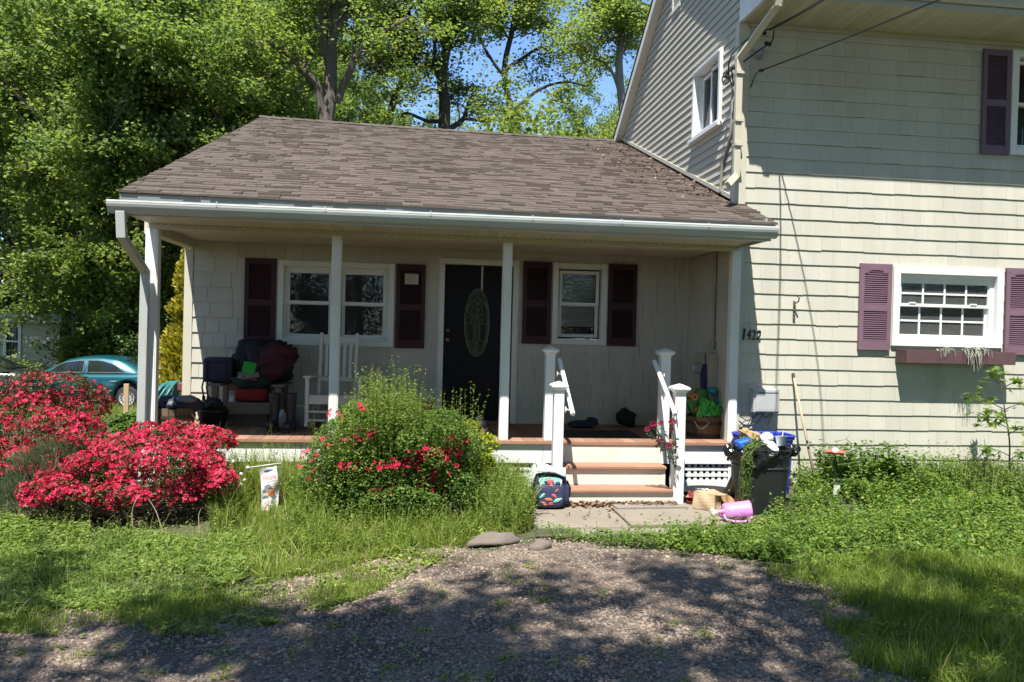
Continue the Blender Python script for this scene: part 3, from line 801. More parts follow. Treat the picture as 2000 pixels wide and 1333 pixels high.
# grey utility box on the front wall
u0, z1_ = at(1469, 758, YR - .06)[[0, 2]]; u1, z0_ = at(1518, 806, YR - .06)[[0, 2]]
mb = MB(); mb.box(u0, u1, YR - .115, YR - .006, z0_, z1_); mb.box(u0 + .02, u1 - .012, YR - .132, YR - .116, z0_ + .012, z1_ - .01)
M_box = M('grey_plastic_box', (.42, .43, .42), .4, .05, 4)
ub = mb.build('utility_box', M_box, house, bevel=.012)
mb = MB(); mb.box(u0 + .05, u1 - .03, YR - .1335, YR - .1325, z1_ - .055, z1_ - .045)
for k in range(7): x = u0 + .05 + k * (u1 - u0 - .09) / 6; mb.box(x, x + .012, YR - .135, YR - .1325, z0_ + .04, z1_ - .075, 1)
mb.build('box_ribs', [M_dark, M_box], ub)
M_cable = M('dark_grey_cable', (.05, .055, .05), .5, .1)
def cable(parent, pts, r=.006, mat=M_cable, name='cable', k=14):
    P = np.asarray(pts, float); t = np.linspace(0, len(P) - 1, k * (len(P) - 1) + 1); out = []
    for q in t:                                       # Catmull-Rom
        i = min(int(q), len(P) - 2); f = q - i; p0, p1, p2_, p3 = P[max(i - 1, 0)], P[i], P[i + 1], P[min(i + 2, len(P) - 1)]
        out.append(.5 * ((2 * p1) + (-p0 + p2_) * f + (2 * p0 - 5 * p1 + 4 * p2_ - p3) * f * f + (-p0 + 3 * p1 - 3 * p2_ + p3) * f ** 3))
    mb = MB(); mb.tube(out, r, 6); return mb.build(name, mat, parent, smooth=True)
for pts in ([(1490, 804), (1470, 816), (1450, 826), (1443, 838)], [(1480, 808), (1462, 822), (1444, 812)], [(1492, 806), (1478, 826), (1455, 830), (1443, 822)], [(1485, 806), (1496, 816), (1510, 804)], [(1509, 808), (1502, 825), (1495, 838)], [(1470, 812), (1460, 830), (1452, 838)]):
    cable(ub, [at(x, y, YR - .04 - .01 * (i % 2)) for i, (x, y) in enumerate(pts)], .0055, name='box_cable')
# rusty hook bracket with its stain streak
M_rust = M('rusty_iron', (.10, .085, .075), .8, .4, 40, bump=.4)
mb = MB(); t = at(1553, 588, YR - .03); b2 = at(1551, 628, YR - .03)
mb.bar((b2[0], YR - .02, b2[2]), (b2[0], YR - .02, t[2]), .022, .008, up=(0, -1, 0))
mb.tube([(t[0], YR - .025, t[2] - .03), (t[0] + .01, YR - .09, t[2] - .01), (t[0] + .01, YR - .11, t[2] + .03), (t[0] - .005, YR - .09, t[2] + .045)], .008, 7)
for k in range(4): mb.lathe([(.012, -.006), (.014, 0), (.012, .006)], (b2[0] + .004, YR - .03, b2[2] + .03 + .05 * k), 8, R=rotx(math.pi / 2))
mb.build('wall_hook', M_rust, house)
# porcelain cable cleat under the eave
M_ins = M('grey_insulator', (.25, .26, .25), .5)
p = at(1484, 112, YR - .04); mb = MB(); mb.box(p[0] - .03, p[0] + .02, YR - .08, YR - .01, p[2] - .02, p[2] + .03); mb.lathe([(.035, 0), (.03, .06), (0, .07)], (p[0] + .01, YR - .06, p[2] + .02), 10, R=rotx(.5)); mb.build('cable_cleat', M_ins, house, bevel=.004)
# house numbers
M_num = M('black_house_number', (.015, .014, .013), .4)
for ch, (px, py), (qx, qy) in (('1', (1451, 642), (1458, 664)), ('4', (1459, 643), (1469, 664)), ('2', (1469, 645), (1478, 664)), ('2', (1478, 645), (1489, 664))):
    cu = bpy.data.curves.new('num', 'FONT'); cu.body = ch; cu.size = 1; cu.extrude = .02; cu.offset = .0; cu.resolution_u = 4
    to = bpy.data.objects.new('num', cu); COL.objects.link(to)
    dg = bpy.context.evaluated_depsgraph_get(); me = bpy.data.meshes.new_from_object(to.evaluated_get(dg)); bpy.data.objects.remove(to); me.name = 'house_number'
    co = np.array([v.co for v in me.vertices]); mn, mx_ = co.min(0), co.max(0)
    a = at(px, py, YR - .02); b = at(qx, qy, YR - .02)
    u = (co - mn) / (mx_ - mn + 1e-9)
    wd = (b[0] - a[0]) * (.70 if ch != '1' else .45)
    X = a[0] + u[:, 0] * wd + u[:, 1] * .012; Z = b[2] + u[:, 1] * (a[2] - b[2]); Yv = YR - .012 - u[:, 2] * .012
    base = np.array(wpos(house))
    me.vertices.foreach_set('co', (np.stack([X, Yv, Z], 1) - base).astype(np.float32).ravel())
    at_ = me.attributes.new('tone', 'FLOAT', 'FACE'); at_.data.foreach_set('value', np.ones(len(me.polygons), np.float32)); me.update()
    me.materials.clear(); me.materials.append(M_num)
    o = bpy.data.objects.new('house_number', me); COL.objects.link(o); o.parent = house
# window box with withered plants
M_boxw = M('maroon_window_box', (.095, .048, .052), .6, .15, 8, dirt=.4, dcol=(.17, .08, .075))
x0, x1 = 5.57, 6.93; zt = at(1768, 684, -.12)[2]; zb3 = at(1768, 709, -.10)[2]
mb = MB()
mb.box(x0, x1, -.135, -.117, zb3, zt); mb.box(x0 + .0, x0 + .018, -.116, YR - .012, zb3, zt + .005); mb.box(x1 - .018, x1, -.116, YR - .012, zb3, zt + .005)
mb.box(x0 + .02, x1 - .02, -.115, YR - .014, zb3, zb3 + .015); mb.box(x0 + .02, x1 - .02, YR - .03, YR - .014, zb3 + .016, zt - .01)
wb = mb.build('window_box', M_boxw, house, bevel=.003)
M_soil = M('dry_soil', (.10, .085, .065), .95, .4, 30, bump=.6)
mb = MB(); mb.box(x0 + .02, x1 - .02, -.115, YR - .032, zb3 + .016, zt - .035); mb.build('soil', M_soil, wb)
M_dead = M('withered_plant', (.30, .33, .25), .8, .3, 20)
mb = MB(); rg = np.random.default_rng(21)
for c, n in (((6.05, -.02), 8), ((6.32, -.06), 7), ((6.40, -.09), 13), ((6.48, -.1), 7)):
    for i in range(n):
        a = np.array([c[0] + rg.normal() * .05, c[1], zt - .02]); d = np.array([rg.normal() * .05, -.04 - rg.random() * .05, .03 + rg.random() * .04])
        e2 = a + d; f2 = e2 + np.array([rg.normal() * .03, -.06 - rg.random() * .02, -.05 - rg.random() * (.22 if 6.3 < c[0] < 6.45 else .06)])
        if f2[1] > -.145: f2[1] = -.15
        mb.tube([a, e2, (e2 + f2) / 2 + np.array([0, -.02, .03]), f2], [.004, .004, .003, .002], 4, 0, rg.uniform(.6, 1.3))
        if i % 2: mb.obox(e2, (.035, .02, .004), rotz(rg.uniform(0, 6)) @ rotx(rg.normal() * .6), 0, rg.uniform(.7, 1.3))
mb.build('withered_plants', M_dead, wb)
# ================================================================== GROUND
def sst(t): t = np.clip(t, 0, 1); return t * t * (3 - 2 * t)
def G(x, y):
    x = np.asarray(x, float); y = np.asarray(y, float)
    side = np.clip(sst((1.25 - x) / .5) + sst((x - 2.95) / .5), 0, 1)
    z = .11 * sst((y + 1.5) / 1.3) * side
    z = z + .05 * sst((y + 2.0) / 1.0) * sst((.9 - x) / .8)
    z = z - .80 * sst((y - 3) / 14)
    n = .5 * np.sin(x * 1.3 + y * .7) + .3 * np.sin(x * 2.9 - y * 2.1 + 1) + .2 * np.sin(x * 5.3 + y * 6.1)
    return z + .018 * n * np.clip(sst((-1.5 - y) / .4) + side, 0, 1)
def g1(x, y): return float(G(x, y))
def gp(px, py, dz=0.0):
    """point of the ground seen at a photo pixel"""
    z = 0.0
    for _ in range(6):
        p = atZ(px, py, z + dz); z = g1(p[0], p[1])
    return p
xs = np.concatenate([np.linspace(-220, -24, 10), np.linspace(-20, -6, 15), np.arange(-5.5, 8.6, .2), np.linspace(9, 30, 12), np.linspace(40, 220, 8)])
ys = np.concatenate([np.linspace(-120, -20, 8), np.linspace(-17, -9.5, 6), np.arange(-9, 2.1, .2), np.linspace(2.5, 30, 28), np.linspace(35, 320, 10)])
XX, YY = np.meshgrid(xs, ys); ZZ = G(XX, YY); nx = len(xs); ny = len(ys)
i, j = np.meshgrid(np.arange(nx - 1), np.arange(ny - 1)); a = (j * nx + i).ravel()
mb = MB(); mb.addn(np.stack([XX, YY, ZZ], -1).reshape(-1, 3), np.stack([a, a + 1, a + nx + 1, a + nx], 1))
M_earth = M('grassy_soil', (.045, .058, .020), .95, .3, 3.0, bump=.8, bscale=35, col2=(.085, .072, .042))
tag(mb.build('ground', M_earth, smooth=True), kind='structure')

def inpoly(P, poly):
    x, y = P[:, 0], P[:, 1]; r = np.zeros(len(P), bool); n = len(poly)
    for i in range(n):
        (x1, y1), (x2, y2) = poly[i], poly[(i + 1) % n]
        c = ((y1 > y) != (y2 > y)) & (x < (x2 - x1) * (y - y1) / (y2 - y1 + 1e-12) + x1)
        r ^= c
    return r
def gpoly(pix): return [tuple(gp(*p)[:2]) for p in pix]
DRIVE = gpoly([(-500, 1225), (0, 1205), (200, 1190), (330, 1195), (470, 1165), (600, 1125), (760, 1082), (950, 1066), (1130, 1058), (1300, 1078), (1450, 1095), (1560, 1125), (1640, 1190), (1690, 1260), (1730, 1333)]) + [(3.0, -5.4), (3.5, -9), (3.6, -16), (-9, -16), (-9, -4.6)]
# driveway sheet: fine grid kept inside the outline
gx = np.arange(-9, 4.2, .12); gyy = np.concatenate([np.arange(-16, -6, .5), np.arange(-6, -1.9, .09)])
XX, YY = np.meshgrid(gx, gyy); P = np.stack([XX.ravel(), YY.ravel()], 1)
nx = len(gx); i, j = np.meshgrid(np.arange(nx - 1), np.arange(len(gyy) - 1)); a = (j * nx + i).ravel()
q = np.stack([a, a + 1, a + nx + 1, a + nx], 1); cen = P[q].mean(1)
def wobble(c): return c + np.stack([.14 * np.sin(c[:, 1] * 4.1 + c[:, 0] * 2.3) + .09 * np.sin(c[:, 1] * 11 + c[:, 0] * 5), .09 * np.sin(c[:, 0] * 5.3 + c[:, 1]) + .07 * np.sin(c[:, 0] * 12.7 + c[:, 1] * 6)], 1)
wob = wobble(cen)
keep = inpoly(wob, DRIVE)
def GRAVEL(name):
    m, n, l, p = nodes_of(name)
    tc = n.new('ShaderNodeTexCoord'); v = n.new('ShaderNodeTexVoronoi'); v.inputs['Scale'].default_value = 42
    l.new(tc.outputs['Object'], v.inputs['Vector'])
    cr = n.new('ShaderNodeValToRGB'); e = cr.color_ramp.elements; e[0].color = (.075, .055, .04, 1); e[1].color = (.24, .185, .14, 1)
    sp = n.new('ShaderNodeSeparateColor'); l.new(v.outputs['Color'], sp.inputs[0]); l.new(sp.outputs[0], cr.inputs[0])
    ns = n.new('ShaderNodeTexNoise'); ns.inputs['Scale'].default_value = 1.6; ns.inputs['Detail'].default_value = 6; l.new(tc.outputs['Object'], ns.inputs['Vector'])
    mx = n.new('ShaderNodeMix'); mx.data_type = 'RGBA'; mx.inputs[7].default_value = (.06, .045, .036, 1)
    rr_ = n.new('ShaderNodeMapRange'); rr_.inputs['From Min'].default_value = .42; rr_.inputs['From Max'].default_value = .62; l.new(ns.outputs['Fac'], rr_.inputs[0]); l.new(rr_.outputs[0], mx.inputs[0])
    l.new(cr.outputs[0], mx.inputs[6]); l.new(mx.outputs[2], p.inputs['Base Color']); p.inputs['Roughness'].default_value = .95
    b = n.new('ShaderNodeBump'); b.inputs['Strength'].default_value = .9; b.inputs['Distance'].default_value = .012; b.invert = True
    l.new(v.outputs['Distance'], b.inputs['Height']); l.new(b.outputs[0], p.inputs['Normal'])
    return m
M_gravel = GRAVEL('driveway_gravel')
mb = MB(); mb.addn(np.stack([P[:, 0], P[:, 1], G(P[:, 0], P[:, 1]) + .005], 1), q[keep]); tag(mb.build('driveway', M_gravel, smooth=True), kind='structure')

# loose stones of the driveway
M_stone = M('gravel_stone', (.225, .172, .132), .9, .18, 30)
def ico():
    t = (1 + 5 ** .5) / 2
    v = np.array([(-1, t, 0), (1, t, 0), (-1, -t, 0), (1, -t, 0), (0, -1, t), (0, 1, t), (0, -1, -t), (0, 1, -t), (t, 0, -1), (t, 0, 1), (-t, 0, -1), (-t, 0, 1)], float)
    v /= np.linalg.norm(v[0])
    f = np.array([(0, 11, 5), (0, 5, 1), (0, 1, 7), (0, 7, 10), (0, 10, 11), (1, 5, 9), (5, 11, 4), (11, 10, 2), (10, 7, 6), (7, 1, 8), (3, 9, 4), (3, 4, 2), (3, 2, 6), (3, 6, 8), (3, 8, 9), (4, 9, 5), (2, 4, 11), (6, 2, 10), (8, 6, 7), (9, 8, 1)])
    return v, f
def rotmats(n, rg, tilt=3.2):
    """random turn about z after a random tilt"""
    az = rg.uniform(0, 2 * math.pi, n); el = rg.normal(0, 1, n) * tilt; t2 = rg.uniform(0, 2 * math.pi, n)
    def Rz(a): c, s = np.cos(a), np.sin(a); R = np.zeros((n, 3, 3)); R[:, 0, 0] = c; R[:, 0, 1] = -s; R[:, 1, 0] = s; R[:, 1, 1] = c; R[:, 2, 2] = 1; return R
    def Rx(a): c, s = np.cos(a), np.sin(a); R = np.zeros((n, 3, 3)); R[:, 0, 0] = 1; R[:, 1, 1] = c; R[:, 1, 2] = -s; R[:, 2, 1] = s; R[:, 2, 2] = c; return R
    return Rz(az) @ Rx(el) @ Rz(t2)
def scatter(mb, tv, tf, pos, R, sc, m=0, tone=1.0):
    """copy a template (tv, tf) to many places inside one mesh"""
    n = len(pos); k = len(tv)
    sc = np.asarray(sc, float); sc = sc[:, None, None] if sc.ndim == 1 else sc[:, None, :]
    V = np.einsum('nij,nkj->nki', R, tv[None] * sc) + pos[:, None, :]
    F = (tf[None] + (np.arange(n) * k)[:, None, None]).reshape(-1, tf.shape[1])
    t = np.repeat(np.asarray(tone, float), len(tf)) if not np.isscalar(tone) else np.full(len(F), tone)
    return mb.addn(V.reshape(-1, 3), F, m, t)
def sample(poly, n, rg):
    p = np.array(poly); lo, hi = p.min(0), p.max(0); out = []
    c = 0
    while c < n:
        q = rg.uniform(lo, hi, (n * 2, 2)); q = q[inpoly(q, poly)]; out.append(q); c += len(q)
    return np.concatenate(out)[:n]
rg = np.random.default_rng(31)
VIS = gpoly([(-80, 1400), (-80, 1180), (330, 1180), (600, 1110), (760, 1075), (950, 1060), (1130, 1052), (1300, 1065), (1580, 1105), (1740, 1230), (1830, 1400)])
P = sample(VIS, 52000, rg)
dens = .5 + .5 * np.sin(P[:, 0] * 1.9 + 1.2 * np.sin(P[:, 1] * 1.4)) * np.sin(P[:, 1] * 2.3 + .5)
bare = inpoly(P, gpoly([(880, 1062), (1130, 1055), (1420, 1090), (1300, 1150), (1000, 1190), (800, 1120)]))
left = inpoly(P, gpoly([(-80, 1180), (330, 1180), (620, 1105), (700, 1333), (-80, 1400)]))
keep = inpoly(wobble(P) + rg.normal(0, .09, P.shape), DRIVE) & (rg.random(len(P)) < np.where(bare, .35, np.where(left, .35 + .25 * dens, .65 + .35 * dens)))
P = P[keep]; n = len(P)
sz = np.clip(rg.lognormal(-4.95, .34, n), .0035, .02); z = G(P[:, 0], P[:, 1]) + .004 + sz * .25
tv, tf = ico(); sc = np.stack([sz * rg.uniform(.8, 1.5, n), sz * rg.uniform(.8, 1.2, n), sz * rg.uniform(.45, .8, n)], 1)
mb = MB(); scatter(mb, tv, tf, np.column_stack([P, z]), rotmats(n, rg, .35), sc, 0, np.clip(rg.normal(1, .26, n) + (rg.random(n) < .025) * .7, .4, 2.0))
tag(mb.build('gravel', M_stone), 'loose brown and grey gravel covering the driveway', 'gravel', kind='stuff')

# concrete path slab, mat board, leaf litter, edging rocks
M_conc = M('stained_concrete', (.225, .195, .152), .9, .14, 2.5, bump=.35, bscale=120, dirt=.55, dcol=(.19, .155, .12))
mb = MB(); mb.box(1.13, 2.02, -1.42, -.45, -.05, .020); mb.box(2.035, 3.02, -1.36, -.45, -.05, .030); mb.box(1.5, 2.9, -1.62, -1.43, -.05, .008)
tag(mb.build('path', M_conc, bevel=.012), kind='structure')
p = [gp(1178, 982), gp(1300, 979), gp(1336, 999), gp(1205, 1001)]
M_oldb = M('weathered_grey_mat', (.22, .20, .175), .9, .12, 9, bump=.4, stretch=(1, 8, 1), dirt=.4, dcol=(.12, .1, .08))
c = sum(np.array(q) for q in p) / 4; mb = MB(); mb.prism([(q[0] - c[0], q[1] - c[1]) for q in p], (c[0], c[1], .032), (1, 0, 0), (0, 1, 0), (0, 0, .014))
for k in range(1, 6): mb.box(c[0] - .32, c[0] + .34, c[1] - .06 + k * .024 - .03, c[1] - .058 + k * .024 - .027, .0462, .0475, 0, .6)
tag(mb.build('door_mat', M_oldb, origin=(c[0], c[1], .03)), 'flat weathered grey mat lying on the concrete below the steps', 'mat')
M_dleaf = M('dead_leaf', (.22, .13, .075), .85, .35, 30)
LEAF4 = (np.array([(0, 0, 0), (-.42, .5, .12), (0, 1, 0), (.42, .5, .12)], float), np.array([(0, 1, 2, 3)]))
n = 620; P = np.column_stack([rg.uniform(1.45, 2.75, n), -.50 - np.abs(rg.normal(0, .055, n)) - rg.random(n) * .03])
k2 = 55; P2 = np.column_stack([rg.uniform(1.3, 3.0, k2), rg.uniform(-1.3, -.5, k2)]); P = np.concatenate([P, P2])
n = len(P); z = .034 + rg.random(n) * .035 * np.exp(-np.abs(P[:, 1] + .5) * 6)
mb = MB(); scatter(mb, LEAF4[0] - [0, .5, 0], LEAF4[1], np.column_stack([P, z]), rotmats(n, rg, .5), rg.uniform(.025, .055, n), 0, rg.uniform(.45, 1.6, n))
tag(mb.build('dead_leaves', M_dleaf), 'drift of dry brown leaves against the bottom step', 'leaf litter', kind='stuff')
n = 420; P = np.column_stack([3.52 - np.abs(rg.normal(0, .45, n)), np.clip(rg.uniform(.2, 5.0, n), .2, 5.2)]); P = P[(P[:, 0] > 1.2)]; n = len(P)
mb = MB(); scatter(mb, LEAF4[0] - [0, .5, 0], LEAF4[1], np.array([(x, y, roof_z(x, y) + .034 + .01 * rg.random()) for x, y in P]), rotmats(n, rg, .45), rg.uniform(.018, .05, n), 0, rg.uniform(.5, 1.7, n))
tag(mb.build('roof_debris', M_dleaf), 'scattered dry leaves on the porch roof beside the gable wall', 'leaf litter', kind='stuff')
M_rock = M('grey_field_stone', (.15, .122, .098), .9, .2, 6, bump=.6, bscale=40)
c = gp(965, 1068); mb = MB(); mb.blob((c[0], c[1] + .06, .03), (.23, .088, .062), 16, 9, .16, 3, R=rotz(.42)); tag(mb.build('flat_stone', M_rock, smooth=True, origin=(c[0], c[1] + .06, 0)), 'long flat grey stone edging the gravel below the middle shrub', 'stone')
c = gp(1056, 1075); mb = MB(); mb.blob((c[0], c[1] + .04, .02), (.09, .065, .055), 14, 9, .16, 8); tag(mb.build('round_stone', M_rock, smooth=True, origin=(c[0], c[1] + .04, 0)), 'small rounded brown stone beside the long flat edging stone', 'stone')

# ================================================================== THINGS ON THE PORCH
def rbox(c, size, R=None, r=.3, n=4, squash=None):
    """soft box (superellipsoid) as verts / quads"""
    th = np.linspace(-math.pi / 2, math.pi / 2, 4 * n + 1); ph = np.arange(8 * n) * 2 * math.pi / (8 * n)
    T, P_ = np.meshgrid(th, ph, indexing='ij'); f = lambda q: np.sign(q) * np.abs(q) ** r
    v = np.stack([f(np.cos(T)) * f(np.cos(P_)), f(np.cos(T)) * f(np.sin(P_)), f(np.sin(T))], -1).reshape(-1, 3) * np.asarray(size) / 2
    if squash is not None: v = squash(v)
    if R is not None: v = v @ np.asarray(R).T
    N = 8 * n; q = []
    for i in range(4 * n):
        a = i * N + np.arange(N); b = i * N + (np.arange(N) + 1) % N; q.append(np.stack([a, b, b + N, a + N], 1))
    return v + np.asarray(c), np.concatenate(q)
def softbox(mb, c, size, R=None, r=.3, m=0, tone=1.0, n=4, squash=None):
    v, f = rbox(c, size, R, r, n, squash); return mb.addn(v, f, m, tone)

# rocking chair
M_chair = M('white_painted_wood', (.56, .56, .53), .5, .05, 6, dirt=.2, dcol=(.4, .38, .3))
xl, xr = at(600, 740, .70)[0], at(703, 740, .70)[0]; xc = (xl + xr) / 2
t = thing('rocking_chair', 'white slatted wooden rocking chair on the porch by the wide window', 'rocking chair', (xc, 1.0, DK))
w2 = (xr - xl) / 2; bw = w2 - .085
for s in (-1, 1):
    mb = MB(); mb.box(xc + s * w2 - .022, xc + s * w2 + .022, .70, .744, DK + .06, DK + .60); mb.build('front_leg', M_chair, t, bevel=.004)
    mb = MB(); mb.bar((xc + s * bw, 1.10, DK + .06), (xc + s * bw, 1.12, DK + .40), .038, .038); mb.bar((xc + s * bw, 1.12, DK + .38), (xc + s * bw, 1.30, DK + 1.12), .038, .034, up=(0, -1, 0)); mb.build('back_post', M_chair, t, bevel=.004)
    mb = MB(); mb.bar((xc + s * w2, .66, DK + .615), (xc + s * (w2 - .03), 1.16, DK + .595), .09, .026); mb.build('armrest', M_chair, t, bevel=.006)
    mb = MB(); pts = [(xc + s * (w2 - .02), y, DK + .022 + .11 * ((y - .93) / .55) ** 2) for y in np.linspace(.5, 1.55, 12)]
    for a, b in zip(pts[:-1], pts[1:]): mb.bar(a, b, .03, .042)
    mb.build('rocker', M_chair, t)
mb = MB()
for k in range(9): y = .70 + k * .05; mb.box(xc - w2 + .03, xc + w2 - .03, y, y + .042, DK + .385 - .005 * k, DK + .405 - .005 * k)
mb.box(xc - w2 + .024, xc + w2 - .024, .702, .73, DK + .30, DK + .384); mb.build('seat', M_chair, t, bevel=.003)
mb = MB(); mb.box(xc - w2 + .024, xc + w2 - .024, .71, .735, DK + .20, DK + .225); mb.box(xc - w2 + .024, xc + w2 - .024, .71, .735, DK + .10, DK + .125); mb.build('stretcher', M_chair, t)
def bk(z): return 1.12 + (z - .38) * (.18 / .74)
mb = MB(); mb.box(xc - bw + .02, xc + bw - .02, bk(1.05) - .012, bk(1.05) + .012, DK + .99, DK + 1.075); mb.build('top_rail', M_chair, t, bevel=.004)
mb = MB(); mb.box(xc - bw + .02, xc + bw - .02, bk(.56) - .012, bk(.56) + .012, DK + .54, DK + .59); mb.build('lower_rail', M_chair, t, bevel=.004)
for k in range(5):
    x = xc - bw + (k + 1) * 2 * bw / 6; mb = MB(); mb.bar((x, bk(.58), DK + .585), (x, bk(.99), DK + .995), .034, .014, up=(0, -1, 0)); mb.build('slat', M_chair, t, bevel=.002)

# bench
M_bench = M('weathered_bench_wood', (.17, .145, .105), .8, .2, 5, bump=.3, stretch=(.4, 4, 4))
b0, b1 = at(406, 780, 1.0)[0], at(560, 780, 1.0)[0]
t = thing('porch_bench', 'low weathered wooden bench heaped with coats and bags', 'bench', ((b0 + b1) / 2, 1.2, DK))
for x in (b0 + .09, b1 - .09):
    mb = MB(); mb.box(x - .035, x + .035, .93, 1.0, DK, DK + .47); mb.build('front_leg', M_bench, t, bevel=.004)
    mb = MB(); mb.box(x - .03, x + .03, 1.44, 1.5, DK, DK + .75); mb.build('rear_leg', M_bench, t, bevel=.004)
    mb = MB(); mb.box(x - .075, x + .075, .90, 1.5, DK + .472, DK + .50); mb.build('armrest', M_bench, t, bevel=.005)
mb = MB(); 
for k in range(4): mb.box(b0 + .13, b1 - .13, .94 + k * .12, 1.05 + k * .12, DK + .255, DK + .28, 0, RG.uniform(.85, 1.1))
mb.build('seat', M_bench, t, bevel=.003); mb = MB(); mb.box(b0 + .13, b1 - .13, .938, .962, DK + .15, DK + .252); mb.build('front_rail', M_bench, t, bevel=.003)
mb = MB()
for k in range(3): mb.box(b0 + .12, b1 - .12, 1.45, 1.47, DK + .38 + k * .12, DK + .48 + k * .12)
mb.build('backrest', M_bench, t)
def wid(a, b, y, Y): return at(a, y, Y)[0], at(b, y, Y)[0]
M_crate = M('grey_plank_crate', (.12, .10, .08), .85, .2, 4, bump=.3, stretch=(.4, 1, 3))
x0, x1 = wid(445, 524, 820, 1.02); mb = MB()
for k in range(2): mb.box(x0, x1, .99, 1.01, DK + .004 + k * .075, DK + .074 + k * .075)
mb.box(x0, x0 + .02, 1.012, 1.35, DK, DK + .145); mb.box(x1 - .02, x1, 1.012, 1.35, DK, DK + .145); mb.box(x0, x1, 1.352, 1.37, DK, DK + .145)
mb.box(x0 + .02, x1 - .02, 1.012, 1.35, DK + .002, DK + .015)
o = mb.build('wooden_crate', M_crate, origin=((x0 + x1) / 2, 1.2, DK), bevel=.002); tag(o, 'grey plank crate pushed under the porch bench', 'crate')
def mat_(n, c, r=.7, v=.15, **k): return M(n, c, r, v, k.pop('scale', 12), **k)
M_navy = mat_('navy_nylon', (.012, .013, .032)); M_blk = mat_('black_cloth', (.010, .009, .011), .85, .3); M_mar = mat_('maroon_fleece', (.055, .008, .014), .9, .25)
M_grn = mat_('bright_green_plastic', (.02, .30, .02), .45); M_red = mat_('red_cloth', (.20, .008, .008), .8, .25); M_dgr = mat_('dark_green_cloth', (.012, .025, .016), .9)
x0, x1 = wid(395, 455, 720, 1.05); zt = at(425, 699, 1.0)[2]; zb5 = DK + .502
bagc = ((x0 + x1) / 2, 1.18, (zt + zb5) / 2)
t = thing('navy_holdall', 'navy blue nylon bag standing on the left arm of the bench', 'bag', (bagc[0], bagc[1], zb5))
mb = MB(); softbox(mb, bagc, (x1 - x0, .30, zt - zb5), r=.25); mb.build('bag_body', M_navy, t, smooth=True)
mb = MB(); mb.tube([(x0 + .06, 1.025, zb5 + .03), (x0 + .06, 1.02, zt - .05), (x1 - .06, 1.02, zt - .05), (x1 - .06, 1.025, zb5 + .03)], .007, 6); mb.build('zip_seam', M_blk, t)
for k, x in enumerate((x0 + .03, x0 + .08)): mb = MB(); mb.tube([(x, 1.02, zb5 + .05), (x - .01, .98, zb5 - .05), (x + .01, .985, zb5 - .16)], .010, 6); mb.obox((x + .01, .985, zb5 - .18), (.035, .015, .06)); mb.build('strap', M_blk, t)
def heap(name, label, cat, mat, c, r, seed, noise=.18, R=None, extra=()):
    mb = MB(); mb.blob(c, r, 56, 34, noise * 1.35, seed, R=R, fold=.035)
    for (c2, r2, s2) in extra: mb.blob(c2, r2, 40, 24, noise * 1.3, s2, fold=.04)
    o = mb.build(name, mat, smooth=True, origin=(c[0], c[1], c[2] - r[2])); return tag(o, label, cat)
P3 = lambda x, y, Y: at(x, y, Y)
c = P3(520, 708, 1.25); heap('coat_pile', 'heap of black coats on the bench in front of the shutter', 'coat', M_blk, c, (.38, .20, .27), 4, .13, extra=((P3(478, 705, 1.2), (.10, .12, .16), 3), (P3(555, 715, 1.2), (.14, .14, .20), 6)))
c = P3(532, 711, 1.05); heap('maroon_jacket', 'dark maroon jacket thrown over the front of the coat heap', 'jacket', M_mar, c, (.245, .09, .155), 9, .16, R=roty(-.25))
c = P3(487, 719, 1.0); mb = MB(); softbox(mb, c, (.15, .03, .14), R=roty(.2) @ rotx(-.3), r=.2); o = mb.build('green_folder', M_grn, smooth=True, origin=(c[0], c[1], c[2] - .07)); tag(o, 'bright green plastic folder tucked into the heap of coats', 'folder')
c = P3(484, 735, .98); M_mag = mat_('glossy_print', (.33, .31, .29), .4, .3, col2=(.22, .05, .05), scale=14)
mb = MB(); mb.obox(c, (.22, .12, .010), rotx(.55) @ roty(.12)); mb.obox(c + np.array([.05, -.02, .012]), (.16, .10, .006), rotx(.6) @ rotz(.3)); o = mb.build('magazines', M_mag, origin=(c[0], c[1], c[2] - .04)); tag(o, 'two curled magazines below the green folder', 'magazine')
c = P3(492, 747, 1.08); heap('green_bundle', 'dark green cloth bundle squeezed under the magazines', 'cloth', M_dgr, c, (.22, .14, .085), 12, .12)
c = P3(491, 768, 1.05); mb = MB(); softbox(mb, (c[0], 1.15, DK + .285 + .085), (.40, .30, .17), r=.4); o = mb.build('red_cushion', M_red, smooth=True, origin=(c[0], 1.15, DK + .285)); tag(o, 'red cloth cushion lying on the bench seat', 'cushion')
M_pla = mat_('white_plastic', (.50, .52, .50), .4, .06)
c = P3(453, 775, .99); mb = MB(); mb.lathe([(.030, 0), (.032, .01), (.032, .05), (.012, .065), (.012, .08)], (c[0], 1.0, DK + .282), 12, sx=1.1); o = mb.build('white_bottle', M_pla, smooth=True, origin=(c[0], 1.0, DK + .282)); tag(o, 'small white bottle beside the red cushion', 'bottle')
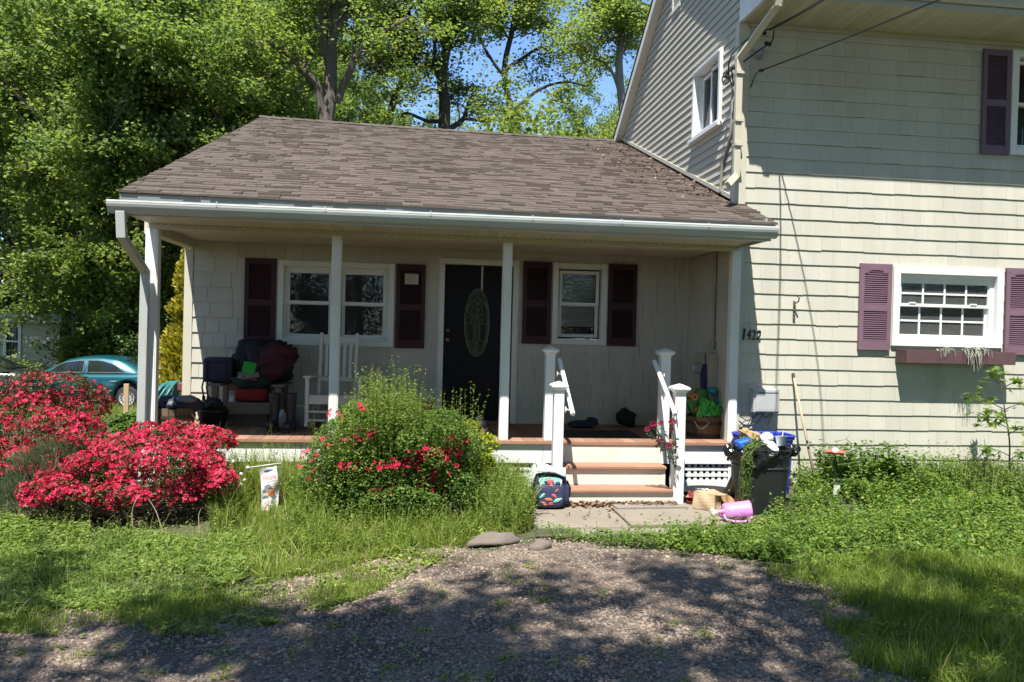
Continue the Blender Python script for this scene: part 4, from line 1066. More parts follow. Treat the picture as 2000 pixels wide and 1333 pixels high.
# wall-side pale post of the bench back corner
# boots
M_boot = mat_('black_rubber_boot', (.016, .015, .017), .45, .2)
def boot(px, label):
    x = at(px, 830, .62)[0]; t = thing('rubber_boot', label, 'boot', (x, .65, DK), 'rubber boots in front of the bench')
    mb = MB(); V = []; k = 14
    prof = [(.0, .052, .075), (.06, .05, .07), (.12, .048, .058), (.20, .055, .062), (.30, .062, .068), (.395, .066, .072)]
    for z, rx, ry in prof:
        for a in np.arange(k) * 2 * math.pi / k: V.append((x + rx * math.cos(a), .68 + ry * math.sin(a), DK + .03 + z))
    fs = [(i * k + j, i * k + (j + 1) % k, (i + 1) * k + (j + 1) % k, (i + 1) * k + j) for i in range(len(prof) - 1) for j in range(k)]
    mb.add(V, fs); mb.build('shaft', M_boot, t, smooth=True)
    mb = MB(); softbox(mb, (x, .57, DK + .065), (.108, .30, .10), r=.55); mb.build('foot', M_boot, t, smooth=True)
    mb = MB(); softbox(mb, (x, .58, DK + .017), (.118, .32, .034), r=.3); mb.build('sole', M_boot, t, smooth=True)
boot(534, 'tall black rubber boot standing against the bench end'); boot(566, 'tall black rubber boot standing beside the rocking chair')
c = P3(549, 820, .75); t = thing('white_jug', 'white plastic jug between the two black boots', 'jug', (c[0], .85, DK))
mb = MB(); mb.lathe([(.06, 0), (.068, .02), (.068, .13), (.03, .185), (.022, .20), (.022, .22)], (c[0], .85, DK), 14); mb.build('jug_body', M_pla, t, smooth=True); mb = MB(); mb.tube([(c[0] - .02, .85, DK + .2), (c[0] - .075, .85, DK + .19), (c[0] - .085, .85, DK + .12), (c[0] - .06, .85, DK + .08)], .011, 7); mb.build('handle', M_pla, t, smooth=True)
c = P3(590, 820, .95); t = thing('white_pail', 'white plastic pail behind the right boot', 'pail', (c[0], 1.05, DK))
mb = MB(); mb.lathe([(.10, 0), (.125, .24), (.132, .245), (.132, .262), (.118, .262), (.095, .01)], (c[0], 1.05, DK), 20); mb.build('pail_body', M_pla, t, smooth=True)
mb = MB(); mb.tube([(c[0] + .13 * math.cos(a), 1.05 - .10 * math.sin(a), DK + .25 - .10 * math.sin(a)) for a in np.linspace(0, math.pi, 12)], .004, 5); mb.build('handle', M_pla, t)

# planter basket with dark bag, black tub, hose
M_bask = M('brown_basket_slats', (.14, .095, .055), .8, .2, 5, bump=.4, stretch=(4, 4, .6)); M_band = M('dark_band', (.045, .03, .02), .7, .2); M_rope = M('pale_rope', (.42, .36, .25), .9, .2, 60, bump=.5)
def bushel(name, label, cx_, cy_, z0, rb, rt, h, slats=22, handle=0.0):
    t = thing(name, label, 'basket', (cx_, cy_, z0)); mb = MB()
    for k in range(slats):
        a = 2 * math.pi * k / slats; da = math.pi / slats * .93; tone = RG.uniform(.75, 1.25); dz = RG.uniform(-.008, .008)
        V = []
        for rr2, z in ((rb, 0), (rt, h + dz)):
            for aa in (a - da, a + da):
                for q in (0, -.010): V.append((cx_ + (rr2 + q) * math.cos(aa), cy_ + (rr2 + q) * math.sin(aa), z0 + z))
        mb.add(V, [(0, 2, 6, 4), (1, 5, 7, 3), (4, 6, 7, 5), (0, 4, 5, 1), (2, 3, 7, 6), (0, 1, 3, 2)], 0, tone)
    mb.build('slats', M_bask, t)
    for f in (.06, .62):
        r0 = rb + (rt - rb) * f + .004; mb = MB(); n = 40
        V = [(cx_ + (r0 + q) * math.cos(2 * math.pi * i / n), cy_ + (r0 + q) * math.sin(2 * math.pi * i / n), z0 + h * f + z) for i in range(n) for q, z in ((0, 0), (.004, 0), (.006, .035), (.002, .035))]
        mb.add(V, [(i * 4 + k, ((i + 1) % n) * 4 + k, ((i + 1) % n) * 4 + (k + 1) % 4, i * 4 + (k + 1) % 4) for i in range(n) for k in range(4)]); mb.build('hoop', M_band, t)
    mb = MB(); mb.lathe([(rb - .012, .006), (rb - .012, .015)], (cx_, cy_, z0), 24); mb.build('bottom', M_band, t)
    mb = MB()
    a0 = handle; c0 = np.array([math.cos(a0), math.sin(a0), 0]); tn = np.array([-math.sin(a0), math.cos(a0), 0]); b = np.array([cx_, cy_, z0 + h * .80]) + c0 * (rt + .004)
    mb.tube([b - tn * .085, b - tn * .05 + c0 * .03 + np.array([0, 0, -.06]), b + c0 * .035 + np.array([0, 0, -.085]), b + tn * .05 + c0 * .03 + np.array([0, 0, -.05]), b + tn * .085], .008, 7); mb.build('rope_handle', M_rope, t, smooth=True)
    return t
xa, xb = wid(294, 376, 801, .2); cxp = (xa + xb) / 2; zr_ = at(335, 801, .05)[2]
bushel('slatted_planter', 'brown slatted basket beside the left porch post under a dark bag', cxp, .30, DK, (xb - xa) * .46, (xb - xa) * .5, zr_ - DK, 18, -.1)
c = (cxp + .03, .32, zr_ + .035)
t = thing('dark_gear_bag', 'black and grey sports bag flopped over the slatted basket by the left post', 'bag', (c[0], c[1], zr_))
mb = MB(); mb.blob(c, (.25, .17, .085), 48, 30, .14, 5, fold=.03); mb.build('bag_body', M_navy, t, smooth=True)
M_gry = mat_('grey_mesh', (.16, .16, .17), .7, .2); mb = MB(); mb.blob((c[0] + .12, c[1] - .08, c[2] + .06), (.10, .06, .05), 12, 8, .15, 2); mb.blob((c[0] - .02, c[1] - .145, c[2] + .01), (.05, .02, .035), 10, 7, .1, 3); mb.build('mesh_pocket', M_gry, t, smooth=True)
c = P3(408, 835, .55); t = thing('black_tub', 'round black plastic tub right of the slatted basket', 'tub', (c[0], .72, DK)); mb = MB(); mb.lathe([(.13, 0), (.165, .20), (.178, .205), (.178, .225), (.16, .225), (.125, .02)], (c[0], .72, DK), 24); mb.build('tub_body', M_black, t, smooth=True)
mb = MB(); mb.blob((c[0] + .02, .74, DK + .22), (.14, .12, .09), 40, 24, .25, 15, fold=.05); o = mb.build('dark_sack', M_blk, smooth=True, origin=(c[0], .74, DK + .2)); tag(o, 'limp black sack bulging out of the round black tub', 'sack')
M_hose = M('teal_garden_hose', (.035, .17, .165), .4, .15, 20)
t = thing('garden_hose', 'coiled teal garden hose hanging by the left house corner', 'hose', (-2.98, 1.75, .7)); rg = np.random.default_rng(12)
mb = MB(); pts = []
top = at(354, 744, 1.75)
for k in range(8):
    rr2 = .30 + .02 * rg.normal(); sk = -.16 - .045 * k
    for a in np.arange(24) * 2 * math.pi / 24:
        f = k + a / (2 * math.pi)
        dz = -rr2 + rr2 * math.cos(a); pts.append((top[0] - .02 - .014 * f + (.30 + .03 * f) * (dz / (2 * rr2)) * .75 + .02 * rg.normal() * .1, 1.72 + rr2 * .85 * math.sin(a) - .015 * f, top[2] - .01 + dz * (1 + .03 * (k % 3))))
mb.tube(pts, .0145, 7); mb.build('coil', M_hose, t, smooth=True)
M_reel = mat_('hose_hanger', (.18, .055, .045), .5); mb = MB(); mb.box(-2.95, -2.87, 1.66, 1.84, top[2] - .12, top[2] - .02); mb.build('hanger', M_reel, t, bevel=.01)

# pink seat back hidden behind the middle shrub, tub with bottle
M_pink = mat_('dusty_pink_plastic', (.26, .11, .12), .5, .08)
c = P3(822, 790, .75); t = thing('pink_planter', 'dusty pink plastic planter on the porch left of the front door', 'planter', (c[0], .85, DK))
mb = MB(); mb.lathe([(.12, 0), (.16, .28), (.178, .285), (.178, .32), (.155, .32), (.115, .03)], (c[0], .85, DK), 24); mb.build('planter_body', M_pink, t, smooth=True)
a, b = wid(903, 949, 836, .25); cx_ = (a + b) / 2 - .02; t = thing('white_basin', 'shallow white plastic basin on the porch floor below the door', 'basin', (cx_, .32, DK))
mb = MB(); z0 = at(930, 845, .2)[2]; z0 = DK; h = .085
def ring_(sx, sy, z, k=28, p=.6): return [(cx_ + sx * np.sign(math.cos(t_)) * abs(math.cos(t_)) ** p, .32 + sy * np.sign(math.sin(t_)) * abs(math.sin(t_)) ** p, z) for t_ in np.arange(k) * 2 * math.pi / k]
rings = [(.135, .11, z0), (.165, .135, z0 + h), (.178, .148, z0 + h + .003), (.178, .148, z0 + h + .011), (.16, .13, z0 + h + .008), (.13, .105, z0 + .008)]
V = sum([ring_(*r) for r in rings], []); k = 28
mb.add(V, [(i * k + j, i * k + (j + 1) % k, (i + 1) * k + (j + 1) % k, (i + 1) * k + j) for i in range(len(rings) - 1) for j in range(k)] + [tuple(range(k))[::-1], tuple(range(5 * k, 6 * k))]); mb.build('basin_body', M_pla, t, smooth=True)
M_pur = mat_('purple_plastic', (.33, .20, .62), .35, .05); bx = at(937, 836, .3)[0]
t = thing('purple_bottle', 'purple plastic bottle with a carry loop standing in the white basin', 'bottle', (bx, .33, DK + .012)); mb = MB(); mb.lathe([(.038, 0), (.042, .01), (.042, .10), (.038, .12), (.041, .135), (.041, .165), (.022, .175), (.02, .20)], (bx, .33, DK + .012), 16); mb.build('bottle_body', M_pur, t, smooth=True)
mb = MB(); mb.tube([(bx + .03, .32, DK + .18), (bx + .055, .32, DK + .17), (bx + .06, .32, DK + .13), (bx + .038, .32, DK + .11)], .009, 6); mb.build('loop', M_pur, t, smooth=True); mb = MB(); mb.lathe([(.0425, .118), (.0425, .124)], (bx, .33, DK + .012), 16); mb.build('dark_band', M_blk, t)
M_clr = mat_('silver_foil', (.45, .42, .45), .25, .3); mb = MB(); mb.blob((bx - .10, .32, DK + .085), (.055, .05, .04), 10, 7, .3, 7); o = mb.build('foil_wrap', M_clr, origin=(bx - .1, .32, DK + .05)); tag(o, 'crumpled silver foil wrapper in the white basin beside the purple bottle', 'wrapper')

# door mat, dark things by the wall
M_mat = M('dark_door_mat', (.022, .021, .02), .95, .2, 60, bump=.5)
p0, p1 = atZ(1104, 856, DK), atZ(1235, 847, DK); mb = MB(); mb.box(p0[0], p1[0], .30, .86, DK + .002, DK + .016); o = mb.build('door_mat', M_mat, bevel=.004, origin=((p0[0] + p1[0]) / 2, .6, DK)); tag(o, 'dark rectangular mat on the porch boards at the top of the steps', 'mat')
M_navy2 = mat_('navy_canvas', (.014, .022, .045), .8); c = P3(1137, 825, 1.25); mb = MB(); mb.blob((c[0], 1.25, DK + .045), (.19, .13, .05), 16, 9, .12, 6); mb.blob((c[0] + .12, 1.23, DK + .07), (.08, .07, .06), 10, 7, .15, 3); o = mb.build('canvas_bag', M_navy2, smooth=True, origin=(c[0], 1.25, DK)); tag(o, 'flat navy canvas bag lying on the porch floor under the small window', 'bag')
c = P3(1222, 825, 1.38); mb = MB(); mb.blob((c[0], 1.38, DK + .09), (.10, .09, .10), 14, 9, .25, 11); mb.blob((c[0] - .02, 1.36, DK + .20), (.03, .03, .06), 8, 6, .2, 2); mb.box(c[0] + .03, c[0] + .11, 1.33, 1.41, DK + .002, DK + .18); o = mb.build('black_sack', M_blk, smooth=True, origin=(c[0], 1.38, DK)); tag(o, 'small black bag slumped against the porch wall under the right shutter', 'bag')

# bushel basket with gift bag
a, b = wid(1342, 1414, 815, .45); zr2 = at(1380, 812, .45)[2]
bushel('bushel_basket', 'brown bushel basket with rope handle beside the right porch post', (a + b) / 2, .48, DK, (b - a) * .43, (b - a) * .50, zr2 - DK, 20, -2.05)
bc = ((a + b) / 2, .48, zr2); M_gbag = M('green_gift_bag', (.035, .19, .03), .4, .3, 9); M_gfol = M('lime_tissue', (.06, .42, .06), .45, .25, 10); M_or = mat_('orange_flower_print', (.52, .19, .03), .5); M_ct = mat_('flower_centre', (.12, .05, .02), .5); M_tq = mat_('turquoise_foil', (.02, .28, .36), .3, .3); M_bl = mat_('pale_flower_print', (.16, .30, .25), .5)
t = thing('gift_bag', 'green flower-printed bag stuffed upright into the bushel basket', 'bag', bc)
def crumple(v): return v * (1 + .10 * np.sin(v[:, 0:1] * 31 + v[:, 2:3] * 17) * np.cos(v[:, 2:3] * 23))
mb = MB(); R0 = roty(-.55) @ rotx(.1); cb = np.array([bc[0] - .07, .45, zr2 + .13]); softbox(mb, cb, (.28, .13, .34), R=R0, r=.45, squash=crumple); mb.build('bag_body', M_gbag, t, smooth=True)
mbf = MB(); mbc = MB(); mbp = MB()
for i, (px, py, r) in enumerate(((1357, 776, .045), (1371, 785, .034), (1363, 801, .038), (1349, 772, .03))):
    p = at(px, py, .362); m_ = mbp if i == 1 else mbf
    m_.lathe([(r, 0), (r * .95, .005), (0, .006)], p, 14, R=rotx(math.pi / 2)); mbc.lathe([(r * .4, 0), (r * .38, .004), (0, .005)], p + np.array([0, -.0065, 0]), 10, R=rotx(math.pi / 2))
mbf.build('printed_flower', M_or, t); mbp.build('printed_flower', M_bl, t); mbc.build('flower_centre', M_ct, t)
mb = MB(); rg = np.random.default_rng(8)                     # crumpled tissue
uu, vv = np.meshgrid(np.linspace(-1, 1, 15), np.linspace(-1, 1, 11)); c = P3(1390, 799, .33)
X = c[0] + .155 * uu * (1 - .35 * (vv + 1) / 2 * 0) + .03 * vv; Z = c[2] + .075 * vv - .05 * uu * (.5 + .5 * vv) + .012 * rg.normal(size=uu.shape); Yv = .33 - .05 * (1 - uu ** 2) * (1 - vv * .5) + .016 * rg.normal(size=uu.shape)
q = [(j * 15 + i, j * 15 + i + 1, (j + 1) * 15 + i + 1, (j + 1) * 15 + i) for j in range(10) for i in range(14)]
mb.addn(np.stack([X, Yv, Z], -1).reshape(-1, 3), q); o = mb.build('lime_tissue', M_gfol, origin=bc); sm = o.modifiers.new('t', 'SOLIDIFY'); sm.thickness = .003; tag(o, 'crumpled lime green tissue paper hanging out of the bushel basket', 'tissue paper')
mb = MB(); p = P3(1407, 785, .40); mb.blob(p, (.05, .04, .04), 10, 7, .3, 3); mb.blob(P3(1392, 766, .45), (.06, .05, .05), 10, 7, .3, 4); o = mb.build('turquoise_foil', M_tq, origin=p); tag(o, 'turquoise foil scraps between the green bag and the porch post', 'foil')
p = atX(1397, 735, XS - .10); mb = MB(); mb.blob((XS - .14, yv2 - .02, 1.30), (.045, .05, .17), 10, 8, .15, 5); mb.tube([(XS - .13, yv2 - .02, 1.45), (XS - .14, yv2 - .03, 1.60)], .006, 5); o = mb.build('blue_cloth', mat_('blue_cloth', (.02, .03, .09), .9), smooth=True, origin=(XS - .14, yv2, 1.2)); tag(o, 'dark blue cloth hanging below the conduit on the side wall', 'cloth')

# roses tied to the right newels
M_rose = M('crimson_rose', (.42, .03, .10), .55, .35, 25); M_rleaf = LEAF('rose_leaf', [(0, (.012, .04, .022)), (1, (.05, .13, .07))], .2)
base = at(1313, 905, -.52); t = thing('rose_spray', 'spray of artificial crimson roses leaning on the lower right newel', 'artificial flowers', (base[0], base[1], .385)); rg = np.random.default_rng(14)
tips = [(1275, 828, .95), (1264, 838, .9), (1290, 826, .8), (1312, 823, 1.0), (1288, 860, 1.0), (1306, 871, .85), (1311, 838, .7), (1317, 868, .6), (1268, 846, .6), (1292, 848, .5)]
mb = MB(); b0_ = np.array([base[0] + .01, -.60, .42])
for (px, py, s) in tips:
    p = at(px, py, -.62 - .03 * rg.random()); mb.tube([b0_, (b0_ + p) / 2 + np.array([.02, -.02, .03]), p], .003, 5)
mb.build('stems', mat_('green_stem', (.02, .05, .02), .6), t)
for (px, py, s) in tips[:8]:
    p = at(px, py, -.62 - .03 * rg.random()); mb = MB(); r0 = .040 * s
    for lay, (rr2, nP) in enumerate(((.35, 3), (.65, 5), (1.0, 6))):
        for k in range(nP):
            a = 2 * math.pi * k / nP + lay * .6; V = []
            for u in (-.5, 0, .5):
                for vv_ in (0, .5, 1): V.append((r0 * rr2 * (.35 + .65 * vv_) * math.cos(a + u * 2.2 / nP * 2), -r0 * (.55 * vv_ + .2 - .25 * lay * vv_), r0 * rr2 * (.35 + .65 * vv_) * math.sin(a + u * 2.2 / nP * 2)))
            mb.add(np.array(V) @ rotx(.25).T + p, [(i * 3 + j, i * 3 + j + 1, i * 3 + j + 4, i * 3 + j + 3) for i in range(2) for j in range(2)], 0, rg.uniform(.6, 1.25))
    mb.build('rose', M_rose, t)
LEAF6 = (np.array([(0, 0, 0), (-.26, .3, .05), (-.24, .66, .05), (0, 1, -.04), (.24, .66, .05), (.26, .3, .05)], float), np.array([(0, 1, 2, 3), (0, 3, 4, 5)]))
n = 110; k = rg.integers(0, len(tips), n); P = np.array([at(tips[i][0], tips[i][1], -.6) for i in k]); f = rg.uniform(.3, .95, n)[:, None]; P = b0_ * (1 - f) + P * f + rg.normal(0, .022, (n, 3)) * [1, .6, 1]
mb = MB(); scatter(mb, *LEAF6, P, rotmats(n, rg, 1.0), rg.uniform(.03, .055, n), 0, rg.random(n)); mb.build('leaves', M_rleaf, t)
def crv(P, k=10):
    P = np.asarray(P, float); out = []
    for q in np.linspace(0, len(P) - 1, k * (len(P) - 1) + 1):
        i = min(int(q), len(P) - 2); f = q - i; p0, p1, p2_, p3 = P[max(i - 1, 0)], P[i], P[i + 1], P[min(i + 2, len(P) - 1)]
        out.append(.5 * ((2 * p1) + (-p0 + p2_) * f + (2 * p0 - 5 * p1 + 4 * p2_ - p3) * f * f + (-p0 + 3 * p1 - 3 * p2_ + p3) * f ** 3))
    return np.array(out)
# ================================================================== THINGS IN FRONT OF THE PORCH
# backpack
M_pk = M('navy_backpack_cloth', (.022, .026, .075), .75, .2, 20); M_print2 = M('flower_print_cloth', (.016, .020, .065), .7, .3, 26, col2=(.045, .05, .11)); M_silver = M('silver_flap_lining', (.50, .56, .52), .35, .2, 14, col2=(.62, .66, .63), metal=.15); M_mint = mat_('mint_panel', (.22, .50, .42), .6, .2); M_pinkp = mat_('pink_print', (.50, .10, .14), .7, .3); M_orp = mat_('orange_print', (.50, .15, .05), .7, .3)
pb = gp(1078, 992); YB = -.68
t = thing('backpack', 'navy flower-printed school backpack with open silver flap by the bottom step', 'backpack', (pb[0], YB + .08, .03))
xa, xb = wid(1043, 1108, 960, YB); zt = at(1075, 926, YB + .05)[2]; cx_ = (xa + xb) / 2; W = xb - xa
mb = MB(); softbox(mb, (cx_, YB + .085, .05 + (zt - .05) / 2), (W, .165, zt - .05), r=.38); mb.build('main_body', M_pk, t, smooth=True)
mb = MB(); softbox(mb, (cx_ - .01, YB - .005, .16), (W * .86, .12, .25), r=.5); mb.build('front_pocket', M_print2, t, smooth=True)
mb = MB(); softbox(mb, (cx_ + W * .47, YB + .10, .17), (.09, .17, .24), r=.55); mb.build('side_pocket', M_pk, t, smooth=True)
mb = MB(); n = 24; V = [(cx_ - .01 + .112 * math.cos(a) * (1.0), YB - .028 - .025 * max(0, -math.sin(a)), zt - .045 + .135 * min(0, math.sin(a)) * 1.0 + (.0 if math.sin(a) < 0 else .02 * math.sin(a))) for a in np.arange(n) * 2 * math.pi / n]
V2 = [(v[0], v[1] + .06, v[2]) for v in V]
mb.add(V + V2, [tuple(range(n))[::-1]] + [(i, (i + 1) % n, (i + 1) % n + n, i + n) for i in range(n)]); mb.build('upper_panel', M_mint, t)
mb = MB(); mb.tube([(v[0], v[1] - .004, v[2]) for v in V[12:]] + [(V[0][0], V[0][1] - .004, V[0][2])], .008, 6); mb.build('zip', M_silver, t, smooth=True)
mb = MB(); mb.blob((cx_ - .015, YB - .048, zt - .075), (.042, .012, .036), 12, 8, .2, 4); mb.build('printed_bloom', M_pinkp, t); mb = MB(); mb.blob((cx_ - .008, YB - .056, zt - .10), (.016, .010, .03), 10, 7, .2, 3); mb.blob((cx_ - .095, YB - .02, zt - .11), (.02, .015, .07), 10, 7, .2, 5); mb.blob((cx_ + .07, YB - .045, zt - .16), (.025, .012, .02), 8, 6, .2, 5); mb.build('printed_bloom', M_orp, t)
for k, (dx, z_, r_, m_) in enumerate(((-.075, .17, .022, M_mint), (-.03, .13, .026, M_orp), (.03, .17, .020, M_pinkp), (.065, .12, .024, M_mint), (.0, .085, .018, M_pinkp), (-.06, .08, .02, M_orp), (.05, .21, .016, M_orp))):
    mb = MB(); mb.blob((cx_ - .01 + dx, YB - .062, z_), (r_ * 1.5, .006, r_ * .55), 10, 7, .4, k + 30, R=roty(.5 * (k % 3) - .5)); mb.build('printed_bloom', m_, t)
mb = MB()
for k, (dx, dz) in enumerate(((-.06, -.05), (.05, -.06), (-.04, -.12), (.03, -.13), (.075, -.05), (0, -.14))): mb.blob((cx_ + dx, YB - .054, zt - .02 + dz), (.02, .006, .012), 8, 6, .3, k, R=roty(k))
mb.build('printed_leaves', M_pk, t)
# silver flap: from the top back, folded over to the left and hanging down
mb = MB(); A = [at(1046, 906, YB + .17), at(1105, 917, YB + .10), at(1103, 930, YB - .03), at(1051, 919, YB - .02)]
B_ = [at(1044, 906, YB + .2), at(1051, 919, YB + .0), at(1031, 962, YB - .02), at(1020, 958, YB + .16)]
for quad in (A, B_):
    q = np.array(quad); k = 6; uu, vv = np.meshgrid(np.linspace(0, 1, k), np.linspace(0, 1, k)); Pm = (q[0] * (1 - uu[..., None]) + q[1] * uu[..., None]) * (1 - vv[..., None]) + (q[3] * (1 - uu[..., None]) + q[2] * uu[..., None]) * vv[..., None]
    Pm[..., 2] += .012 * np.sin(uu * 7 + vv * 4) ; mb.addn(Pm.reshape(-1, 3), [(j * k + i, j * k + i + 1, (j + 1) * k + i + 1, (j + 1) * k + i) for j in range(k - 1) for i in range(k - 1)])
o = mb.build('open_flap', M_silver, t); sm = o.modifiers.new('t', 'SOLIDIFY'); sm.thickness = .012
mb = MB(); mb.tube([(cx_ - W * .5, YB, .3), (cx_ - W * .6, YB - .05, .2), (cx_ - W * .55, YB - .06, .10), (cx_ - W * .3, YB - .08, .06)], .007, 5); mb.build('strap', M_blk, t); mb = MB(); mb.tube([(cx_ + W * .5, YB + .02, .30), (cx_ + W * .62, YB + .06, .22), (cx_ + W * .6, YB + .08, .12)], .010, 5); mb.build('strap', M_blk, t)
mb = MB(); softbox(mb, (cx_, YB + .085, .055), (W * .95, .17, .05), r=.3); mb.build('base', M_blk, t, smooth=True)

# black trash can
M_can = M('black_plastic_can', (.014, .016, .017), .45, .15, 5, bump=.1, dirt=.35, dcol=(.035, .035, .032)); M_lin = M('black_liner_film', (.008, .008, .009), .22, .2, 20)
cb_ = gp(1497, 1010); cyc = cb_[1] + .27; cxc = cb_[0] + .04; zt = at(1497, 880, cyc - .27)[2]
t = thing('trash_can', 'tall black plastic trash can heaped with weeds and rubbish beside the steps', 'trash can', (cxc, cyc, 0))
def sq(r, z, p=.55, k=36): return [(cxc + r * np.sign(math.cos(a)) * abs(math.cos(a)) ** p, cyc + r * np.sign(math.sin(a)) * abs(math.sin(a)) ** p, z) for a in np.arange(k) * 2 * math.pi / k]
prof = [(.205, .0, .55), (.215, .02, .55), (.255, zt * .70, .6), (.263, zt * .70 + .004, .6), (.266, zt * .72, .62), (.258, zt * .74, .62), (.272, zt - .05, .75), (.295, zt - .045, .8), (.297, zt, .8), (.275, zt, .8), (.262, zt - .08, .75), (.20, .03, .55)]
V = sum([sq(*p) for p in prof], []); k = 36
mb = MB(); mb.add(V, [(i * k + j, i * k + (j + 1) % k, (i + 1) * k + (j + 1) % k, (i + 1) * k + j) for i in range(len(prof) - 1) for j in range(k)] + [tuple(range(k))[::-1], tuple(range((len(prof) - 1) * k, len(prof) * k))])
mb.build('can_body', M_can, t, smooth=False, bevel=.003)
for s in (-1, 1):
    mb = MB(); mb.tube([(cxc + s * .27, cyc - .08, zt - .05), (cxc + s * .335, cyc - .07, zt - .035), (cxc + s * .34, cyc, zt - .03), (cxc + s * .335, cyc + .07, zt - .035), (cxc + s * .27, cyc + .08, zt - .05)], .016, 7); mb.build('handle', M_can, t, smooth=True)
mb = MB()
for dx in (-.09, .0, .09): mb.bar((cxc + dx, cyc - .243, zt * .66), (cxc + dx * .85, cyc - .216, .05), .018, .006, up=(0, -1, 0))
mb.build('rib', M_can, t)
rg = np.random.default_rng(17)                      # liner folded out over the rim
k = 72; rows = 9; V = []
for i in range(rows):
    for j in range(k):
        a = 2 * math.pi * j / k; f = i / (rows - 1)
        drop = .10 + .08 * math.sin(a * 1.0 + 4.6) + .035 * math.sin(a * 3 + 1) + .02 * math.sin(a * 9)
        rr_ = (.262 if i == 0 else .300) + .008 * math.sin(a * 17 + i * .7) + .007 * math.sin(a * 29 + 2) + (.012 * math.sin(f * 6 + a * 5) if i > 1 else 0)
        if s and abs(math.sin(a)) < .4: rr_ += .045 * math.cos(f * 1.5) * (1 - abs(math.sin(a)) / .4)
        z = zt + .012 + .008 * math.sin(a * 13) - (f ** 1.1) * drop if i else zt - .10
        ca, sa = math.cos(a), math.sin(a); V.append((cxc + rr_ * np.sign(ca) * abs(ca) ** .8, cyc + rr_ * np.sign(sa) * abs(sa) ** .8, z))
mb = MB(); mb.add(V, [(i * k + j, i * k + (j + 1) % k, (i + 1) * k + (j + 1) % k, (i + 1) * k + j) for i in range(rows - 1) for j in range(k)])
for sx in (-1, 1): mb.blob((cxc + sx * .345, cyc - .02, zt - .035), (.05, .07, .05), 12, 8, .25, 5)
mb.build('bin_liner', M_lin, t)
# rubbish on top: each a thing
M_blue = M('blue_plastic_bin', (.03, .05, .42), .45, .1, 5, dirt=.15, dcol=(.1, .1, .3)); M_plate = mat_('white_plate', (.72, .72, .70), .35, .02); M_kraft = M('kraft_paper', (.36, .235, .12), .8, .15, 9, bump=.4, bscale=30); M_clear = mat_('clear_plastic', (.50, .54, .58), .15, .1)
c = at(1502, 867, cyc - .05); mb = MB(); R0 = rotx(.55) @ roty(.5); mb.lathe([(0, -.012), (.07, -.010), (.115, .004), (.122, .010), (.114, .010), (.07, -.003), (0, -.005)], c, 28, R=R0); o = mb.build('paper_plate', M_plate, smooth=True, origin=c); tag(o, 'white paper plate tilted on top of the trash can', 'plate')
c = at(1526, 862, cyc - .02); mb = MB(); mb.lathe([(.045, -.05), (.058, .045), (.064, .047), (.064, .052), (.054, .052), (.042, -.045)], c, 20, R=rotx(-.15)); o = mb.build('plastic_cup', M_clear, smooth=True, origin=c); tag(o, 'pale translucent plastic tub with spoon on top of the trash can', 'cup')
mb = MB(); mb.bar(c + np.array([.0, 0, -.03]), c + np.array([.03, .02, .11]), .012, .003); o = mb.build('plastic_spoon', M_plate, origin=c); tag(o, 'white plastic spoon handle sticking out of the translucent tub', 'spoon')
c = at(1498, 853, cyc + .08); mb = MB(); mb.lathe([(.07, 0), (.068, .03), (.05, .06), (.02, .075), (0, .077)], c + np.array([0, 0, -.03]), 20); o = mb.build('clear_dome', M_clear, smooth=True, origin=c); tag(o, 'clear plastic dome lid behind the white plate', 'lid')
c = at(1458, 851, cyc - .02); mb = MB(); mb.blob(c, (.085, .06, .055), 16, 10, .30, 3, R=roty(.4)); mb.blob(c + np.array([.08, .0, -.01]), (.06, .05, .045), 12, 8, .3, 8); o = mb.build('crumpled_paper', M_kraft, origin=c); tag(o, 'crumpled brown paper on the left edge of the trash can', 'paper')
c = at(1452, 866, cyc - .12); mb = MB(); softbox(mb, c, (.15, .14, .08), R=roty(-.3), r=.3); o = mb.build('blue_tray', M('bright_blue_plastic', (.02, .12, .55), .4), smooth=True, origin=c); tag(o, 'bright blue plastic tub tilted under the crumpled paper', 'tub')
M_pull = LEAF('pulled_weed', [(0, (.035, .07, .018)), (.6, (.10, .17, .035)), (1, (.26, .27, .09))], .3)
rg = np.random.default_rng(23); mb = MB()
for i in range(62):
    a0 = np.array([cxc - .12 + rg.normal() * .06, cyc - .14 + rg.normal() * .07, zt + .03 + rg.random() * .07]); side = rg.random()
    e0 = np.array([cxc - .285 + rg.normal() * .026, cyc - .30 - rg.random() * .03, zt - .05 - rg.random() * .05]); L = rg.random() ** .9 * .50
    e1 = e0 + np.array([rg.normal() * .02, -.005, -L * .5]); e2 = e0 + np.array([rg.normal() * .03 - .004, .02 * 0 - .01 + .03 * L, -L])
    mb.tube([a0, (a0 + e0) / 2 + np.array([0, 0, .05]), e0, e1, e2], [.0035, .0035, .003, .003, .002], 4, 0, rg.uniform(.2, .9))
    m_ = 9; P = np.array([e0 + (e2 - e0) * f for f in rg.random(m_)] + [a0 + (e0 - a0) * f + np.array([0, 0, .04]) for f in rg.random(5)]); P += rg.normal(0, .014, P.shape)
    scatter(mb, *LEAF6, P, rotmats(len(P), rg, 1.2), rg.uniform(.012, .034, len(P)), 0, rg.uniform(.1, 1, len(P)))
tag(mb.build('pulled_weeds', M_pull, origin=(cxc - .2, cyc - .3, zt)), 'heap of pulled green weeds hanging down the front left of the trash can', 'weeds')
